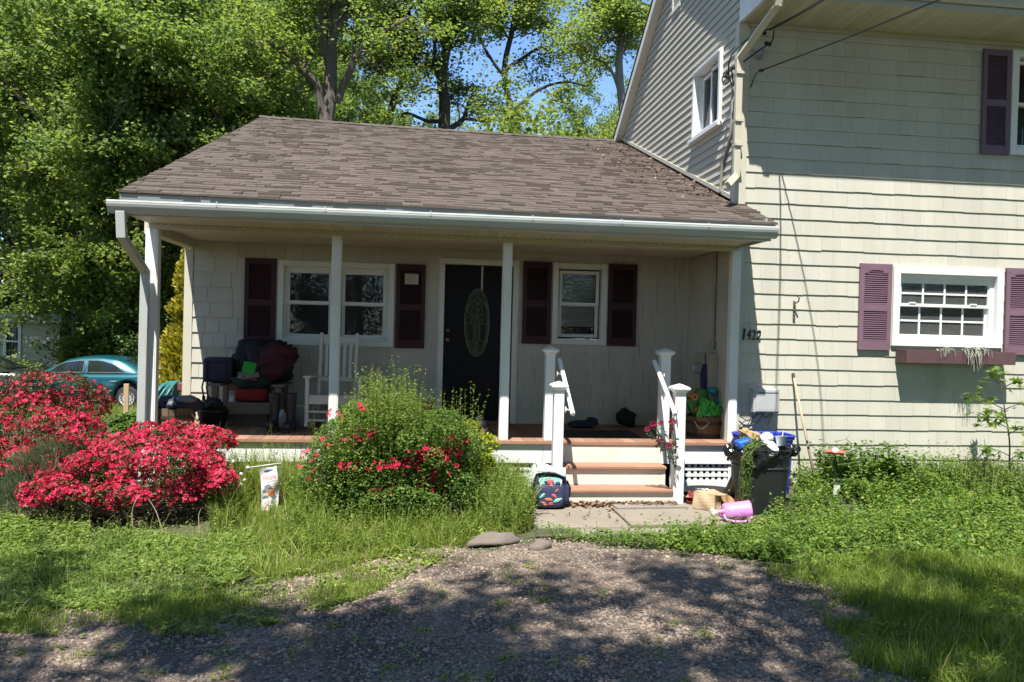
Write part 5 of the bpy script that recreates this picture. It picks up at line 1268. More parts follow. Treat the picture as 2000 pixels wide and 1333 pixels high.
# blue recycling bin behind it
xa, xb = wid(1443, 1550, 858, -.30); cx_ = (xa + xb) / 2; t = thing('recycling_bin', 'blue plastic recycling bin standing behind the black trash can', 'bin', (cx_, -.22, .1)); zr3 = at(1540, 853, -.42)[2]
mb = MB(); hx, hy = (xb - xa) / 2, .20
def rr(sx, sy, z, k=32, p=.45): return [(cx_ + sx * np.sign(math.cos(a)) * abs(math.cos(a)) ** p, -.22 + sy * np.sign(math.sin(a)) * abs(math.sin(a)) ** p, z) for a in np.arange(k) * 2 * math.pi / k]
rings = [(hx * .86, hy * .82, .06), (hx * .95, hy * .93, zr3 - .05), (hx, hy, zr3 - .045), (hx, hy, zr3), (hx * .95, hy * .93, zr3), (hx * .84, hy * .8, .08)]; k = 32; V = sum([rr(*q) for q in rings], [])
mb.add(V, [(i * k + j, i * k + (j + 1) % k, (i + 1) * k + (j + 1) % k, (i + 1) * k + j) for i in range(5) for j in range(k)] + [tuple(range(k))[::-1], tuple(range(5 * k, 6 * k))]); mb.build('bin_body', M_blue, t, bevel=.003)
mb = MB(); mb.tube(rr(hx * 1.005, hy * 1.005, zr3 - .005), .011, 6, closed=True); mb.build('rim', M_blue, t, smooth=True)

# cardboard box, paper bag, dark tray, watering can
M_card = M('sun_bleached_cardboard', (.38, .28, .17), .85, .1, 5, bump=.2, bscale=25, dirt=.3, dcol=(.26, .2, .12)); M_tape = mat_('packing_label', (.50, .48, .42), .5, .1)
M_cardi = mat_('cardboard_inside', (.28, .17, .085), .9)
c = gp(1388, 1003); zh = .17; t = thing('cardboard_box', 'battered cardboard box lying open on the concrete beside the black can', 'box', (c[0], c[1] + .1, .03))
q = [at(1352, 985, c[1] + .1), at(1393, 1006, c[1] - .02)]; A0 = np.array([q[0][0], c[1] + .10, .035]); A1 = np.array([q[1][0] - .01, c[1] - .06, .035]); dv = np.array([.26, .24, 0])
def quadslab(mb, pts, th=.005, m=0, tone=1.0, bend=.0):
    q = np.array(pts, float); k = 7; uu, vv = np.meshgrid(np.linspace(0, 1, k), np.linspace(0, 1, k)); P_ = (q[0] * (1 - uu[..., None]) + q[1] * uu[..., None]) * (1 - vv[..., None]) + (q[3] * (1 - uu[..., None]) + q[2] * uu[..., None]) * vv[..., None]
    nrm = np.cross(q[1] - q[0], q[3] - q[0]); nrm /= np.linalg.norm(nrm); P_ = P_ + (bend * np.sin(uu * math.pi) * np.sin(vv * math.pi) + .006 * np.sin(uu * 9 + vv * 5))[..., None] * nrm
    a = P_.reshape(-1, 3); b = a - nrm * th; F = [(j * k + i, j * k + i + 1, (j + 1) * k + i + 1, (j + 1) * k + i) for j in range(k - 1) for i in range(k - 1)]; N = k * k
    edge = [i for i in range(k)] + [j * k + k - 1 for j in range(1, k)] + [N - 1 - i for i in range(1, k)] + [(k - 1 - j) * k for j in range(1, k - 1)]
    F2 = [tuple(x + N for x in f[::-1]) for f in F] + [(edge[(i + 1) % len(edge)], edge[i], edge[i] + N, edge[(i + 1) % len(edge)] + N) for i in range(len(edge))]
    mb.addn(np.concatenate([a, b]), F + F2, m, tone)
up = np.array([0, 0, zh]); mb = MB()
quadslab(mb, [A0, A1, A1 + up * .95 + [.02, .03, 0], A0 + up + [.03, .03, 0]], bend=.02); quadslab(mb, [A1, A1 + dv * .9, A1 + dv * .9 + up * .62, A1 + up * .95 + [.02, .03, 0]], bend=-.02)
quadslab(mb, [A0 + up + [.03, .03, 0], A1 + up * .95 + [.02, .03, 0], A1 + dv * .95 + up * .72, A0 + dv * 1.0 + up * .88], bend=.03); quadslab(mb, [A0 + dv, A0, A0 + up + [.03, .03, 0], A0 + dv + up * .88])
mb.build('carton', M_card, t)
mb = MB(); quadslab(mb, [A1 + dv * .42 + up * .84, A1 + dv * .95 + up * .70, A1 + dv * 1.25 + [.02, -.12, .01], A1 + dv * .55 + [0, -.06, .05]], bend=.01); mb.build('open_flap', M_cardi, t)
mb = MB(); quadslab(mb, [A0 + up * 1.03 + [.10, .05, .012], A0 + up + [.16, -.0, .010], A0 + up + [.24, .07, .008], A0 + up * 1.0 + [.18, .12, .010]], .002); mb.build('label', M_tape, t)
mb = MB(); quadslab(mb, [A0 + up * 1.03 + [.055, .08, .012], A0 + up + [.10, .04, .012], A0 + up + [.15, .09, .010], A0 + up * 1.0 + [.10, .13, .010]], .002); mb.build('blue_label', mat_('slate_label', (.16, .22, .25), .5), t)
mb = MB(); pts = [at(1434, 905, -.42), at(1436, 930, -.46), at(1428, 955, -.52), at(1412, 972, -.56), at(1400, 985, -.58)]; w_ = [.03, .045, .06, .08, .09]; n = 14; V = []
for i, p in enumerate(pts):
    for a in np.arange(n) * 2 * math.pi / n: V.append(p + np.array([w_[i] * math.cos(a) * (1 + .18 * math.sin(5 * a + i * 2)), .6 * w_[i] * math.sin(a) * (1 + .2 * math.sin(4 * a + i)), .4 * w_[i] * math.cos(a) * (.5 if i > 2 else .1)]))
mb.add(V, [(i * n + j, i * n + (j + 1) % n, (i + 1) * n + (j + 1) % n, (i + 1) * n + j) for i in range(4) for j in range(n)] + [tuple(range(n)), tuple(range(4 * n, 5 * n))[::-1]])
tag(mb.build('paper_bag', M_kraft, origin=pts[2]), 'twisted brown paper bag stuffed between the can and the lattice', 'paper bag')
c = at(1375, 958, -.30); mb = MB(); mb.lathe([(.26, 0), (.30, .05), (.31, .052), (.31, .065), (.28, .065), (.24, .012)], (c[0] + .05, -.28, .075), 32, sy=.75); o = mb.build('black_tray', M_black, smooth=True, origin=(c[0], -.28, .08)); tag(o, 'low black plastic tray beneath the lattice right of the steps', 'tray')
c = at(1360, 975, -.55); M_redt = mat_('rust_red_plastic', (.20, .035, .025), .5, .3); mb = MB(); mb.lathe([(.05, 0), (.06, .03), (.064, .034), (.05, .034), (.045, .01)], (c[0] - .03, -.50, .03), 16); mb.blob((c[0] - .04, -.48, .10), (.035, .03, .05), 9, 7, .4, 3); o = mb.build('red_saucer', M_redt, origin=(c[0], -.5, .03)); tag(o, 'small red saucer with a dark clump beside the lower right newel', 'saucer')
M_pk2 = M('pink_plastic', (.62, .22, .58), .38, .06, 4)
c = gp(1440, 1027); L0 = c[0]; yw = c[1] + .10; t = thing('watering_can', 'pink plastic watering can lying on its side below the black trash can', 'watering can', (L0, yw, .03))
R0 = rotz(-.10) @ roty(math.pi / 2 - .12); mb = MB(); mb.lathe([(.0, -.13), (.070, -.13), (.084, -.118), (.088, -.03), (.089, .05), (.092, .115), (.096, .13), (.088, .13), (.078, .09), (.07, -.08), (0, -.10)], (L0 + .03, yw, .118), 28, R=R0, caps=False); mb.build('can_body', M_pk2, t, smooth=True)
mb = MB(); a = np.array([L0 - .09, yw - .03, .112]); b = np.array([L0 - .19, yw - .05, .12]); mb.tube([a + [0, 0, .01], (a + b) / 2 + [0, 0, .008], b], [.030, .022, .018], 12); mb.tube([a + [.0, .01, -.05], (a + b) / 2 + [0, 0, -.03], b + [.01, 0, -.005]], .012, 8); mb.build('spout', M_pk2, t, smooth=True)
mb = MB(); mb.lathe([(.016, 0), (.040, .045), (.042, .055), (.03, .066), (0, .07)], b + np.array([.01, 0, 0]), 16, R=roty(-math.pi / 2 - .1)); mb.build('rose_head', M_plate, t, smooth=True)
mb = MB(); mb.tube(crv([(L0 - .11, yw - .05, .10), (L0 - .11, yw - .10, .06), (L0 - .02, yw - .125, .045), (L0 + .10, yw - .12, .05), (L0 + .15, yw - .09, .08)], 6), .014, 9); mb.build('handle', M_pk2, t, smooth=True)

# broom handle leaning on the wall
M_pole = M('weathered_pole', (.42, .31, .22), .7, .15, 10, stretch=(3, 3, .3)); a = at(1550, 735, YR - .03); b = at(1585, 905, -.30)
b = a + (b - a) * 1.16; mb = MB(); mb.tube([b, a], .0135, 9); t = thing('pole', 'weathered wooden pole leaning against the tan wall by the utility box', 'pole', b); mb.build('shaft', M_pole, t, smooth=True)
mb = MB(); d = (a - b) / np.linalg.norm(a - b); mb.tube([a - d * .02, a + d * .035], .017, 9); mb.build('end_cap', mat_('dark_cap', (.06, .045, .035), .6), t)
# solar flower light
M_ofl = M('coral_petal', (.62, .13, .07), .4, .25, 12); c = at(1631, 886, -.62); gz = g1(c[0], -.62)
t = thing('solar_stake', 'black garden stake topped by a coral flower-shaped glass dish', 'garden ornament', (c[0], -.62, gz))
mb = MB(); mb.tube([(c[0] + .015, -.62, gz - .05), (c[0] + .002, -.62, c[2] - .01)], .0075, 7); mb.build('stake', M_black, t)
mb = MB(); V = []; n = 40
for r_, z in ((.0, -.012), (.03, -.010), (.07, .0), (.105, .022), (.098, .028), (.06, .008), (0, -.002)):
    for a in np.arange(n) * 2 * math.pi / n: s_ = 1 + (.16 * math.cos(6 * a) if r_ > .05 else 0); V.append((c[0] + r_ * s_ * math.cos(a), -.62 + r_ * s_ * math.sin(a), c[2] + z))
mb.add(V, [(i * n + j, i * n + (j + 1) % n, (i + 1) * n + (j + 1) % n, (i + 1) * n + j) for i in range(6) for j in range(n)]); mb.build('petal_dish', M_ofl, t, smooth=True)
M_globe = M('clear_globe', (.55, .52, .5), .1, .2, 9); mb = MB(); mb.lathe([(.03, 0), (.04, .02), (.034, .045), (.018, .058), (0, .062)], (c[0], -.62, c[2] + .0), 16); mb.build('globe', M_globe, t, smooth=True)
p = at(1633, 957, -.64); mb = MB(); mb.obox((p[0] + .0, -.645, p[2]), (.065, .010, .105), rotx(.12) @ roty(.12)); mb.build('hang_tag', M_plate, t); p = at(1636, 943, -.63); mb = MB(); mb.blob((p[0] + .02, -.62, p[2]), (.045, .03, .04), 10, 7, .3, 4); mb.build('dark_clip', M_black, t)
# garden flag
M_flag = M('sun_faded_flag', (.62, .57, .56), .8, .08, 30, dirt=.25, dcol=(.40, .36, .34)); M_fp = mat_('faded_pink_lettering', (.55, .20, .25), .8, .3, scale=60); M_fo = mat_('orange_flag_print', (.55, .20, .07), .8, .2); M_fb = mat_('slate_blue_flag_print', (.12, .20, .27), .8, .3); M_fg = mat_('faded_green_print', (.20, .27, .16), .8, .3)
yf = -.98; t0 = at(505, 919, yf); t1 = at(540, 909, yf); b0 = at(512, 1015, yf); b1 = at(546, 1007, yf); gz = g1(t1[0], yf)
t = thing('garden_flag', 'narrow faded garden flag with pink lettering hanging on a thin metal arm', 'flag', (t1[0] + .06, yf, gz))
k = 9; rows = 20; 
def fpt(u, v, off=0.0):
    tp = t0 * (1 - u) + t1 * u; bp = b0 * (1 - u) + b1 * u; p = tp * (1 - v) + bp * v; return p + np.array([.010 * math.sin(v * 5), .018 * math.sin(u * 5 + v * 3.5) + .012 * math.sin(v * 11 + u * 2) - off, .006 * math.sin(u * 6)])
V = [fpt(i / (k - 1), j / (rows - 1)) for j in range(rows) for i in range(k)]
mbc = MB(); mbc.addn(V, [(j * k + i, (j + 1) * k + i, (j + 1) * k + i + 1, j * k + i + 1) for j in range(rows - 1) for i in range(k - 1)])
def fpatch(u0, v0, pts, m): mbc.add([fpt(u0 + p[0], v0 + p[1], .004) for p in pts], [tuple(range(len(pts)))], m)
def fstroke(mb, pts, w=.022):
    for (a, b) in zip(pts[:-1], pts[1:]):
        a, b = np.array(a), np.array(b); d = (b - a); n_ = np.array([-d[1], d[0] * .25]); n_ = n_ / (np.linalg.norm(n_ * [1, 2.9]) + 1e-9) * w
        mb.add([fpt(*(a - n_), .0045), fpt(*(b - n_), .0045), fpt(*(b + n_), .0045), fpt(*(a + n_), .0045)], [(0, 1, 2, 3)], 1)
def flagtext(txt, u0, v0, du, dv):
    cu = bpy.data.curves.new('t', 'FONT'); cu.body = txt; cu.size = 1; cu.resolution_u = 2; cu.shear = .25
    to = bpy.data.objects.new('t', cu); COL.objects.link(to); dg = bpy.context.evaluated_depsgraph_get(); me = bpy.data.meshes.new_from_object(to.evaluated_get(dg)); bpy.data.objects.remove(to)
    co = np.array([v.co for v in me.vertices]); mn, mx = co.min(0), co.max(0); q = (co - mn) / (mx - mn + 1e-9)
    m_ = MB(); m_.add([fpt(u0 + du * a[0], v0 + dv * (1 - a[1]) - .05 * a[0], .0045) for a in q], [tuple(p.vertices) for p in me.polygons]); return m_.build('flag_lettering', M_fp, o)
mb = mbc; fstroke(mb, [(.16, .32), (.22, .40)]); fstroke(mb, [(.40, .30), (.80, .25)], .014); fstroke(mb, [(.2, .72), (.3, .69), (.38, .74), (.3, .80), (.2, .77)]); fstroke(mb, [(.4, .74), (.5, .69)]); fstroke(mb, [(.2, .80), (.3, .9)])
circ = lambda r, s, n=12: [(r * math.cos(a), s * math.sin(a)) for a in np.arange(n) * 2 * math.pi / n]
for u_, v_, r_, s_, m_ in ((.56, .47, .20, .085, 2), (.66, .535, .12, .05, 2), (.42, .37, .20, .04, 3), (.2, .44, .14, .035, 3), (.76, .60, .12, .02, 3), (.25, .57, .2, .018, 3), (.5, .045, .3, .014, 3), (.72, .68, .16, .05, 4), (.6, .78, .10, .04, 4), (.8, .8, .08, .06, 4)): fpatch(u_, v_, circ(r_, s_), m_)
o = mbc.build('cloth', [M_flag, M_fp, M_fo, M_fb, M_fg], t)
flagtext('Welcome', .10, .16, .80, .10)
M_wire = M('pale_metal_rod', (.50, .50, .46), .4, .1); a = at(484, 914, yf + .02); b = at(550, 905, yf + .02); mb = MB(); mb.tube([a, b], .006, 7); mb.blob(a, (.02, .02, .02), 8, 6, 0, 1); mb.build('flag_arm', M_wire, t, smooth=True); mb = MB(); mb.tube([b, (b[0] + .01, yf + .02, gz - .05)], .005, 7); mb.build('pole', mat_('dark_green_rod', (.03, .045, .02), .6), t, smooth=True)
# odds and ends in the weeds on the right
c = at(1880, 953, -.3); mb = MB(); mb.blob((c[0], -.3, c[2] - .02), (.085, .07, .045), 12, 8, .2, 6); o = mb.build('white_stone', mat_('pale_stone', (.55, .53, .48), .8), smooth=True, origin=(c[0], -.3, c[2] - .05)); tag(o, 'pale whitish stone lying in the weeds under the wall', 'stone')
c = at(1828, 978, -.7); mb = MB(); mb.obox((c[0], -.7, c[2]), (.14, .09, .03), rotz(.3) @ rotx(.3)); mb.obox((c[0] + .03, -.72, c[2] + .012), (.05, .04, .014), rotz(.3) @ rotx(.3), 1); o = mb.build('dropped_tag', [M_blk, M_plate], origin=(c[0], -.7, c[2])); tag(o, 'small black and white scrap lying in the weeds right of the coral stake', 'litter')
# wooden stake left
M_stake = M('raw_wood_stake', (.40, .28, .16), .8, .15, 8, stretch=(2, 2, .4)); c = at(247, 770, 3.6); gz = g1(c[0], 3.6)
t = MB(); zt = at(246, 750, 3.6)[2]; t.box(c[0] - .035, c[0] + .035, 3.58, 3.62, gz - .1, zt); o = t.build('wooden_stake', M_stake, origin=(c[0], 3.6, gz), bevel=.004); tag(o, 'short raw wooden stake in the grass in front of the teal car', 'stake')

# ================================================================== SERVICE CABLES
M_wire2 = M('black_service_cable', (.012, .013, .014), .5, .1)
t = thing('service_cable', 'thick twisted black power cable running from the house corner up and out of view', 'cable', (3.6, 0, 4.7))
far = at(1640, -20, -3.2); P = crv([at(1505, 58, -.15), at(1560, 28, -.9), far, far + (far - at(1560, 28, -.9)) * 4.0]); L = np.linspace(0, 60, len(P))
mb = MB()
for ph in (0, 2.1, 4.2): mb.tube(P + np.stack([0 * L, .010 * np.cos(L + ph), .010 * np.sin(L + ph)], 1), .0085, 6)
mb.build('twisted_strand', M_wire2, t, smooth=True)
mb = MB(); mb.tube(crv([at(1508, 56, -.15), at(1478, 66, -.05), at(1442, 92, .0), at(1425, 118, .05), at(1424, 150, .12), at(1432, 168, .12), at(1428, 130, .12)]), .0085, 6); mb.build('drip_loop', M_wire2, t, smooth=True)
mb = MB(); mb.tube(crv([at(1512, 60, -.2), at(1508, 80, -.12), at(1498, 88, -.08), at(1470, 108, -.03), at(1440, 130, .02), at(1412, 150, .3), at(1414, 165, .3), at(1424, 158, .2), at(1420, 140, .1)]), .0085, 6); mb.build('drip_loop', M_wire2, t, smooth=True)
for px, py in ((1490, 64), (1500, 86), (1436, 133), (1419, 150)): mb = MB(); p = at(px, py, -.06 if px > 1450 else .12); softbox(mb, p, (.085, .035, .04), R=roty(.25), r=.5); mb.build('splice_clamp', M_wire2, t)
mb = MB(); mb.tube(crv([at(1424, 165, .2), at(1428, 230, .3), at(1422, 290, XS and .35), ]), .012, 6); 
a1 = atX(1432, 165, XS - .03); a2 = atX(1427, 262, XS - .03); a3 = atX(1412, 320, XS - .03); a4 = atX(1407, 378, XS - .03)
mb = MB(); mb.tube(crv([a1, a2, a3, a4]), .020, 8); o = mb.build('service_conduit', M_conduit, house, smooth=True)
t = thing('phone_cable', 'single straight black cable rising across the shaded upper wall', 'cable', (3.8, 0, 4.5)); a = at(1487, 138, .03); far = at(1850, -6, -3.0); mb = MB(); mb.tube(crv([a, at(1660, 72, -1.35), far, far + (far - a) * 1.2]), .0085, 6); mb.build('span', M_wire2, t, smooth=True)
mb = MB(); mb.tube(crv([at(1492, 136, .02), at(1482, 140, .05), at(1474, 150, .07), at(1467, 170, .085)]), .0055, 6); softbox(mb, a, (.06, .025, .03), r=.5); mb.build('drop_tail', M_wire2, t, smooth=True)

# ================================================================== CARS AND NEIGHBOUR'S HOUSE
def car(name, label, loc, yaw, paint, dark_roof=False):
    """four-door saloon, 4.95 m, nose towards -x of its own frame"""
    t = thing(name, label, 'car', loc); t.rotation_euler = (0, 0, yaw)
    M_g = bpy.data.materials.get('car_glass') or M('car_glass', (.012, .016, .015), .05, .2, 3, spec=.9); M_tyre = bpy.data.materials.get('tyre_rubber') or M('tyre_rubber', (.02, .02, .02), .8); M_hub = bpy.data.materials.get('hubcap_silver') or M('hubcap_silver', (.55, .56, .56), .35, .05, metal=.5); M_chr = bpy.data.materials.get('chrome_strip') or M('chrome_strip', (.5, .52, .52), .25, .05, metal=.8)
    # stations along x: (x, half width, sill z, belt z, top z of lower body)
    S = [(-2.47, .62, .42, .56, .60), (-2.40, .78, .28, .60, .66), (-2.2, .86, .22, .64, .73), (-1.7, .90, .20, .70, .82), (-1.1, .915, .20, .76, .90), (-.7, .92, .20, .80, .95), (0, .92, .20, .82, .95), (.8, .92, .20, .84, .96), (1.4, .91, .20, .86, .98), (1.75, .90, .22, .86, 1.0), (2.1, .86, .26, .84, .98), (2.38, .80, .32, .76, .92), (2.47, .70, .42, .66, .80)]
    wheels = (-1.42, 1.36); R_arch = .37
    def sec(x, w, zs, zb, zt): return [(x, -w * .86, zs), (x, -w * .98, zs + .12), (x, -w, zb * .62 + zs * .38), (x, -w * .985, zb), (x, -w * .93, zt - .02), (x, -w * .80, zt + .01), (x, 0, zt + .045), (x, w * .80, zt + .01), (x, w * .93, zt - .02), (x, w * .985, zb), (x, w, zb * .62 + zs * .38), (x, w * .98, zs + .12), (x, w * .86, zs)]
    xs_ = sorted(set(list(np.arange(-2.2, 2.2, .085)) + [s[0] for s in S])); arr = np.array(S); V = []
    for x in xs_:
        w, zs, zb, zt = [np.interp(x, arr[:, 0], arr[:, c]) for c in (1, 2, 3, 4)]
        for wx in wheels:
            d = abs(x - wx)
            if d < R_arch: zs = max(zs, .31 + math.sqrt(R_arch ** 2 - d * d))
        zb2 = max(zb, zs + .06); V += sec(x, w, zs, zb2, max(zt, zb2 + .06))
    k = 13; n = len(xs_); mb = MB(); mb.add(V, [(i * k + j, i * k + j + 1, (i + 1) * k + j + 1, (i + 1) * k + j) for i in range(n - 1) for j in range(k - 1)] + [tuple(range(k)), tuple(range((n - 1) * k, n * k))[::-1]])
    mb.build('body', paint, t, smooth=True, local=True)
    # greenhouse
    Gs = [(-1.15, .78, .93, .935), (-.80, .76, .94, 1.10), (-.35, .72, .95, 1.33), (0.0, .68, .95, 1.40), (.5, .66, .955, 1.42), (.95, .66, .965, 1.38), (1.35, .68, .98, 1.24), (1.75, .72, .995, 1.06), (1.95, .74, .99, 1.0)]
    ga = np.array(Gs); V = []; xg = np.linspace(-1.15, 1.95, 32)
    for x in xg:
        w, z0, z1 = [np.interp(x, ga[:, 0], ga[:, c]) for c in (1, 2, 3)]; z1 = z1 + .012 * math.sin((x + 1.15) / 3.1 * math.pi); wb = min(.86, w + .14)
        V += [(x, -wb, z0), (x, -(w + .03), z0 + (z1 - z0) * .85), (x, -w * .86, z1), (x, 0, z1 + .03), (x, w * .86, z1), (x, w + .03, z0 + (z1 - z0) * .85), (x, wb, z0)]
    k = 7; mb = MB(); mb.add(V, [(i * k + j, i * k + j + 1, (i + 1) * k + j + 1, (i + 1) * k + j) for i in range(31) for j in range(6)]); mb.build('roof', paint, t, smooth=True, local=True)
    def side(x, f, s, off=.012):
        w, z0, z1 = [np.interp(x, ga[:, 0], ga[:, c]) for c in (1, 2, 3)]; wb = min(.86, w + .14); y = wb + (w + .03 - wb) * (f / .85); return (x, s * (y + off), z0 + (z1 - z0) * f)
    for s in (-1, 1):
        for (xa, xb, nm) in ((-.86, .12, 'front_window'), (.22, 1.22, 'rear_window')):
            mb = MB(); xx = np.linspace(xa, xb, 14); up_ = []; lo_ = []
            for x in xx:
                f1 = .80
                if nm == 'rear_window': f1 = .80 * min(1, (1.0 - ((x - .22) / 1.0) ** 3 * .75))
                else: f1 = .80 if x > -.6 else .80 * max(.15, (x + .95) / .35)
                up_.append(side(x, f1, s)); lo_.append(side(x, .07, s))
            V = lo_ + up_; N = 14; fs = [(i, i + 1, N + i + 1, N + i) for i in range(N - 1)]; mb.add(V, fs if s < 0 else [q[::-1] for q in fs]); wo = mb.build(nm, M_g, t, local=True)
            mb = MB(); mb.tube(lo_ + up_[::-1], .012, 5, closed=True); mb.build('trim', M_chr, wo, local=True)
        mb = MB(); mb.bar((-1.0, s * .925, .50), (.95, s * .928, .50), .012, .03, up=(0, 0, 1)); mb.build('side_strip', M_chr, t, local=True)
        for x in (.0, 1.0):
            mb = MB(); mb.bar((x - .10, s * .935, .76), (x + .09, s * .935, .765), .02, .03); mb.build('door_handle', M_chr, t, bevel=.006, local=True)
        mb = MB()
        for x in (-.95, .17, 1.10): mb.bar((x, s * .921, .30), (x + .02, s * .916, .82), .003, .010, up=(0, 1, 0))
        mb.build('door_gap', M_black, t, local=True)
        mb = MB(); softbox(mb, (-.84, s * .99, .98), (.12, .20, .14), r=.5); mb.build('door_mirror', M_black, t, smooth=True, local=True)
        for wx in wheels:
            mb = MB(); mb.lathe([(.20, -.09), (.29, -.10), (.315, -.07), (.318, 0), (.315, .07), (.29, .10), (.20, .09)], (wx, s * .80, .315), 28, R=rotx(math.pi / 2), caps=True); wh = mb.build('wheel', M_tyre, t, smooth=True, local=True)
            mb = MB(); mb.lathe([(0, 0), (.05, .0), (.07, .012), (.12, .006), (.20, -.004), (.215, -.02)][::-1], (wx, s * .905, .315), 28, R=rotx(math.pi / 2 * s), caps=False); mb.build('hubcap', M_hub, wh, smooth=True, local=True)
            mb = MB()
            for a in np.arange(14) * 2 * math.pi / 14: mb.obox((wx + .155 * math.cos(a), s * .915, .315 + .155 * math.sin(a)), (.045, .006, .026), roty(-a))
            mb.build('hubcap_slots', M_black, wh, local=True)
            mb = MB(); mb.lathe([(.36, -.02), (.36, .28), (0, .28)], (wx, s * .86, .32), 20, R=rotx(math.pi / 2 * s), caps=False); mb.build('wheel_well', M_black, t, local=True)
    mb = MB(); V = []
    for x in np.linspace(1.12, 1.88, 8):
        w, z0, z1 = [np.interp(x, ga[:, 0], ga[:, c]) for c in (1, 2, 3)]
        V += [(x, -w * .72, z1 + .024), (x, 0, z1 + .054), (x, w * .72, z1 + .024)]
    mb.add(V, [(i * 3 + j, i * 3 + j + 1, i * 3 + j + 4, i * 3 + j + 3) for i in range(7) for j in range(2)]); mb.build('rear_windscreen', M_g, t, local=True)
    mb = MB(); V = []
    for x in np.linspace(-1.08, -.36, 8):
        w, z0, z1 = [np.interp(x, ga[:, 0], ga[:, c]) for c in (1, 2, 3)]; V += [(x, -w * .76, z1 + .016), (x, 0, z1 + .046), (x, w * .76, z1 + .016)]
    mb.add(V, [(i * 3 + j, i * 3 + j + 1, i * 3 + j + 4, i * 3 + j + 3) for i in range(7) for j in range(2)]); mb.build('windscreen', M_g, t, local=True)
    M_tl = bpy.data.materials.get('tail_lamp_red') or M('tail_lamp_red', (.35, .012, .02), .2, .1, spec=.7)
    for s in (-1, 1):
        mb = MB(); softbox(mb, (2.36, s * .66, .82), (.18, .36, .11), r=.4); mb.build('tail_lamp', M_tl, t, smooth=True, local=True); mb = MB(); softbox(mb, (-2.36, s * .62, .60), (.16, .34, .12), r=.5); mb.build('headlight', M_clear, t, smooth=True, local=True)
    mb = MB(); softbox(mb, (2.44, 0, .50), (.14, 1.55, .22), r=.3); mb.build('bumper', paint, t, smooth=True, local=True); mb = MB(); softbox(mb, (-2.44, 0, .42), (.14, 1.45, .20), r=.3); mb.build('bumper', paint, t, smooth=True, local=True)
    return t
M_teal = M('metallic_teal_paint', (.005, .082, .105), .28, .06, 3, metal=.35, spec=.6, coat=.7); M_drk = M('dark_green_paint', (.018, .022, .018), .3, .1, 3, coat=.5)
GC = -.52
c0 = at(245, 765, 14.6); car('teal_sedan', 'metallic teal four-door sedan parked beyond the red azaleas', (c0[0] - 1.36 + .14, 15.5, g1(c0[0], 15.5)), RAD(-4), M_teal)
c0 = at(72, 730, 13.2); car('dark_sedan', 'dark green car cut off at the left edge in front of the teal sedan', (c0[0] - 2.45, 13.4, g1(c0[0], 13.4)), RAD(4), M_drk)
# neighbour's low house
M_nsid = M('dull_tan_clapboard', (.36, .34, .24), .7, .1, 4); M_nfas = M('grey_green_fascia', (.36, .38, .33), .6, .1, 4)
YN = 22.0; x1 = at(117, 660, YN)[0]; zt = at(100, 632, YN)[2]; zf = at(100, 614, YN)[2]; gz = g1(x1, YN)
t = thing('neighbour_house', 'low flat-roofed tan clapboard house at the far left under the trees', 'house', (x1 - 5, YN + 2, gz)); FN = Fr('y', YN)
w0, w1 = at(8, 660, YN)[0], at(42, 660, YN)[0]; wz0, wz1 = at(25, 700, YN)[2], at(25, 634, YN)[2]
mb = MB(); siding(mb, FN, x1 - 10, x1 - .08, gz, zt, gz, .16, (3, 4), [(w0 + .05, w1 - .05, wz0 + .05, wz1 - .05)], lip=.02, jit=0); backing(mb, FN, x1 - 10, x1, gz - .3, zt, [(w0 + .05, w1 - .05, wz0 + .05, wz1 - .05)]); mb.box(x1 - .06, x1, YN + .06, YN + 5, gz - .3, zt); mb.box(x1 - 10, x1, YN + 5, YN + 5.1, gz - .3, zt); mb.build('wall', M_nsid, t)
mb = MB(); mb.box(x1 - 10.2, x1 + .15, YN - .25, YN + 5.3, zt, zf); mb.build('roof', M_nfas, t, bevel=.01)
mb = MB(); mb.box(x1 - .08, x1 + .012, YN - .03, YN + .05, gz, zt - .002); mb.build('corner_board', M_nfas, t)
mb = MB(); c = .09; FN.box(mb, w0, w1, 0, .05, wz1 - c, wz1); FN.box(mb, w0, w1, 0, .05, wz0, wz0 + c); FN.box(mb, w0, w0 + c, 0, .049, wz0 + c, wz1 - c); FN.box(mb, w1 - c, w1, 0, .049, wz0 + c, wz1 - c); FN.box(mb, w0 + c, w1 - c, -.03, .03, (wz0 + wz1) / 2 - .03, (wz0 + wz1) / 2 + .03); wo = mb.build('window', M_trim, t)
mb = MB(); mb.add([FN.pt(a, -.02, b) for a, b in ((w0 + c, wz0 + c), (w1 - c, wz0 + c), (w1 - c, wz1 - c), (w0 + c, wz1 - c))], [(0, 1, 2, 3)]); mb.build('glass_pane', M_glass, wo); room(FN, wo, (w0 + c, w1 - c, wz0 + c, wz1 - c), .6)
mb = MB()
for i in range(5): FN.box(mb, w0 + c + .02 + i * .09, w0 + c + .06 + i * .09, -.14, -.13, wz0 + c, wz1 - c)
mb.build('curtain', M_curtain, wo)
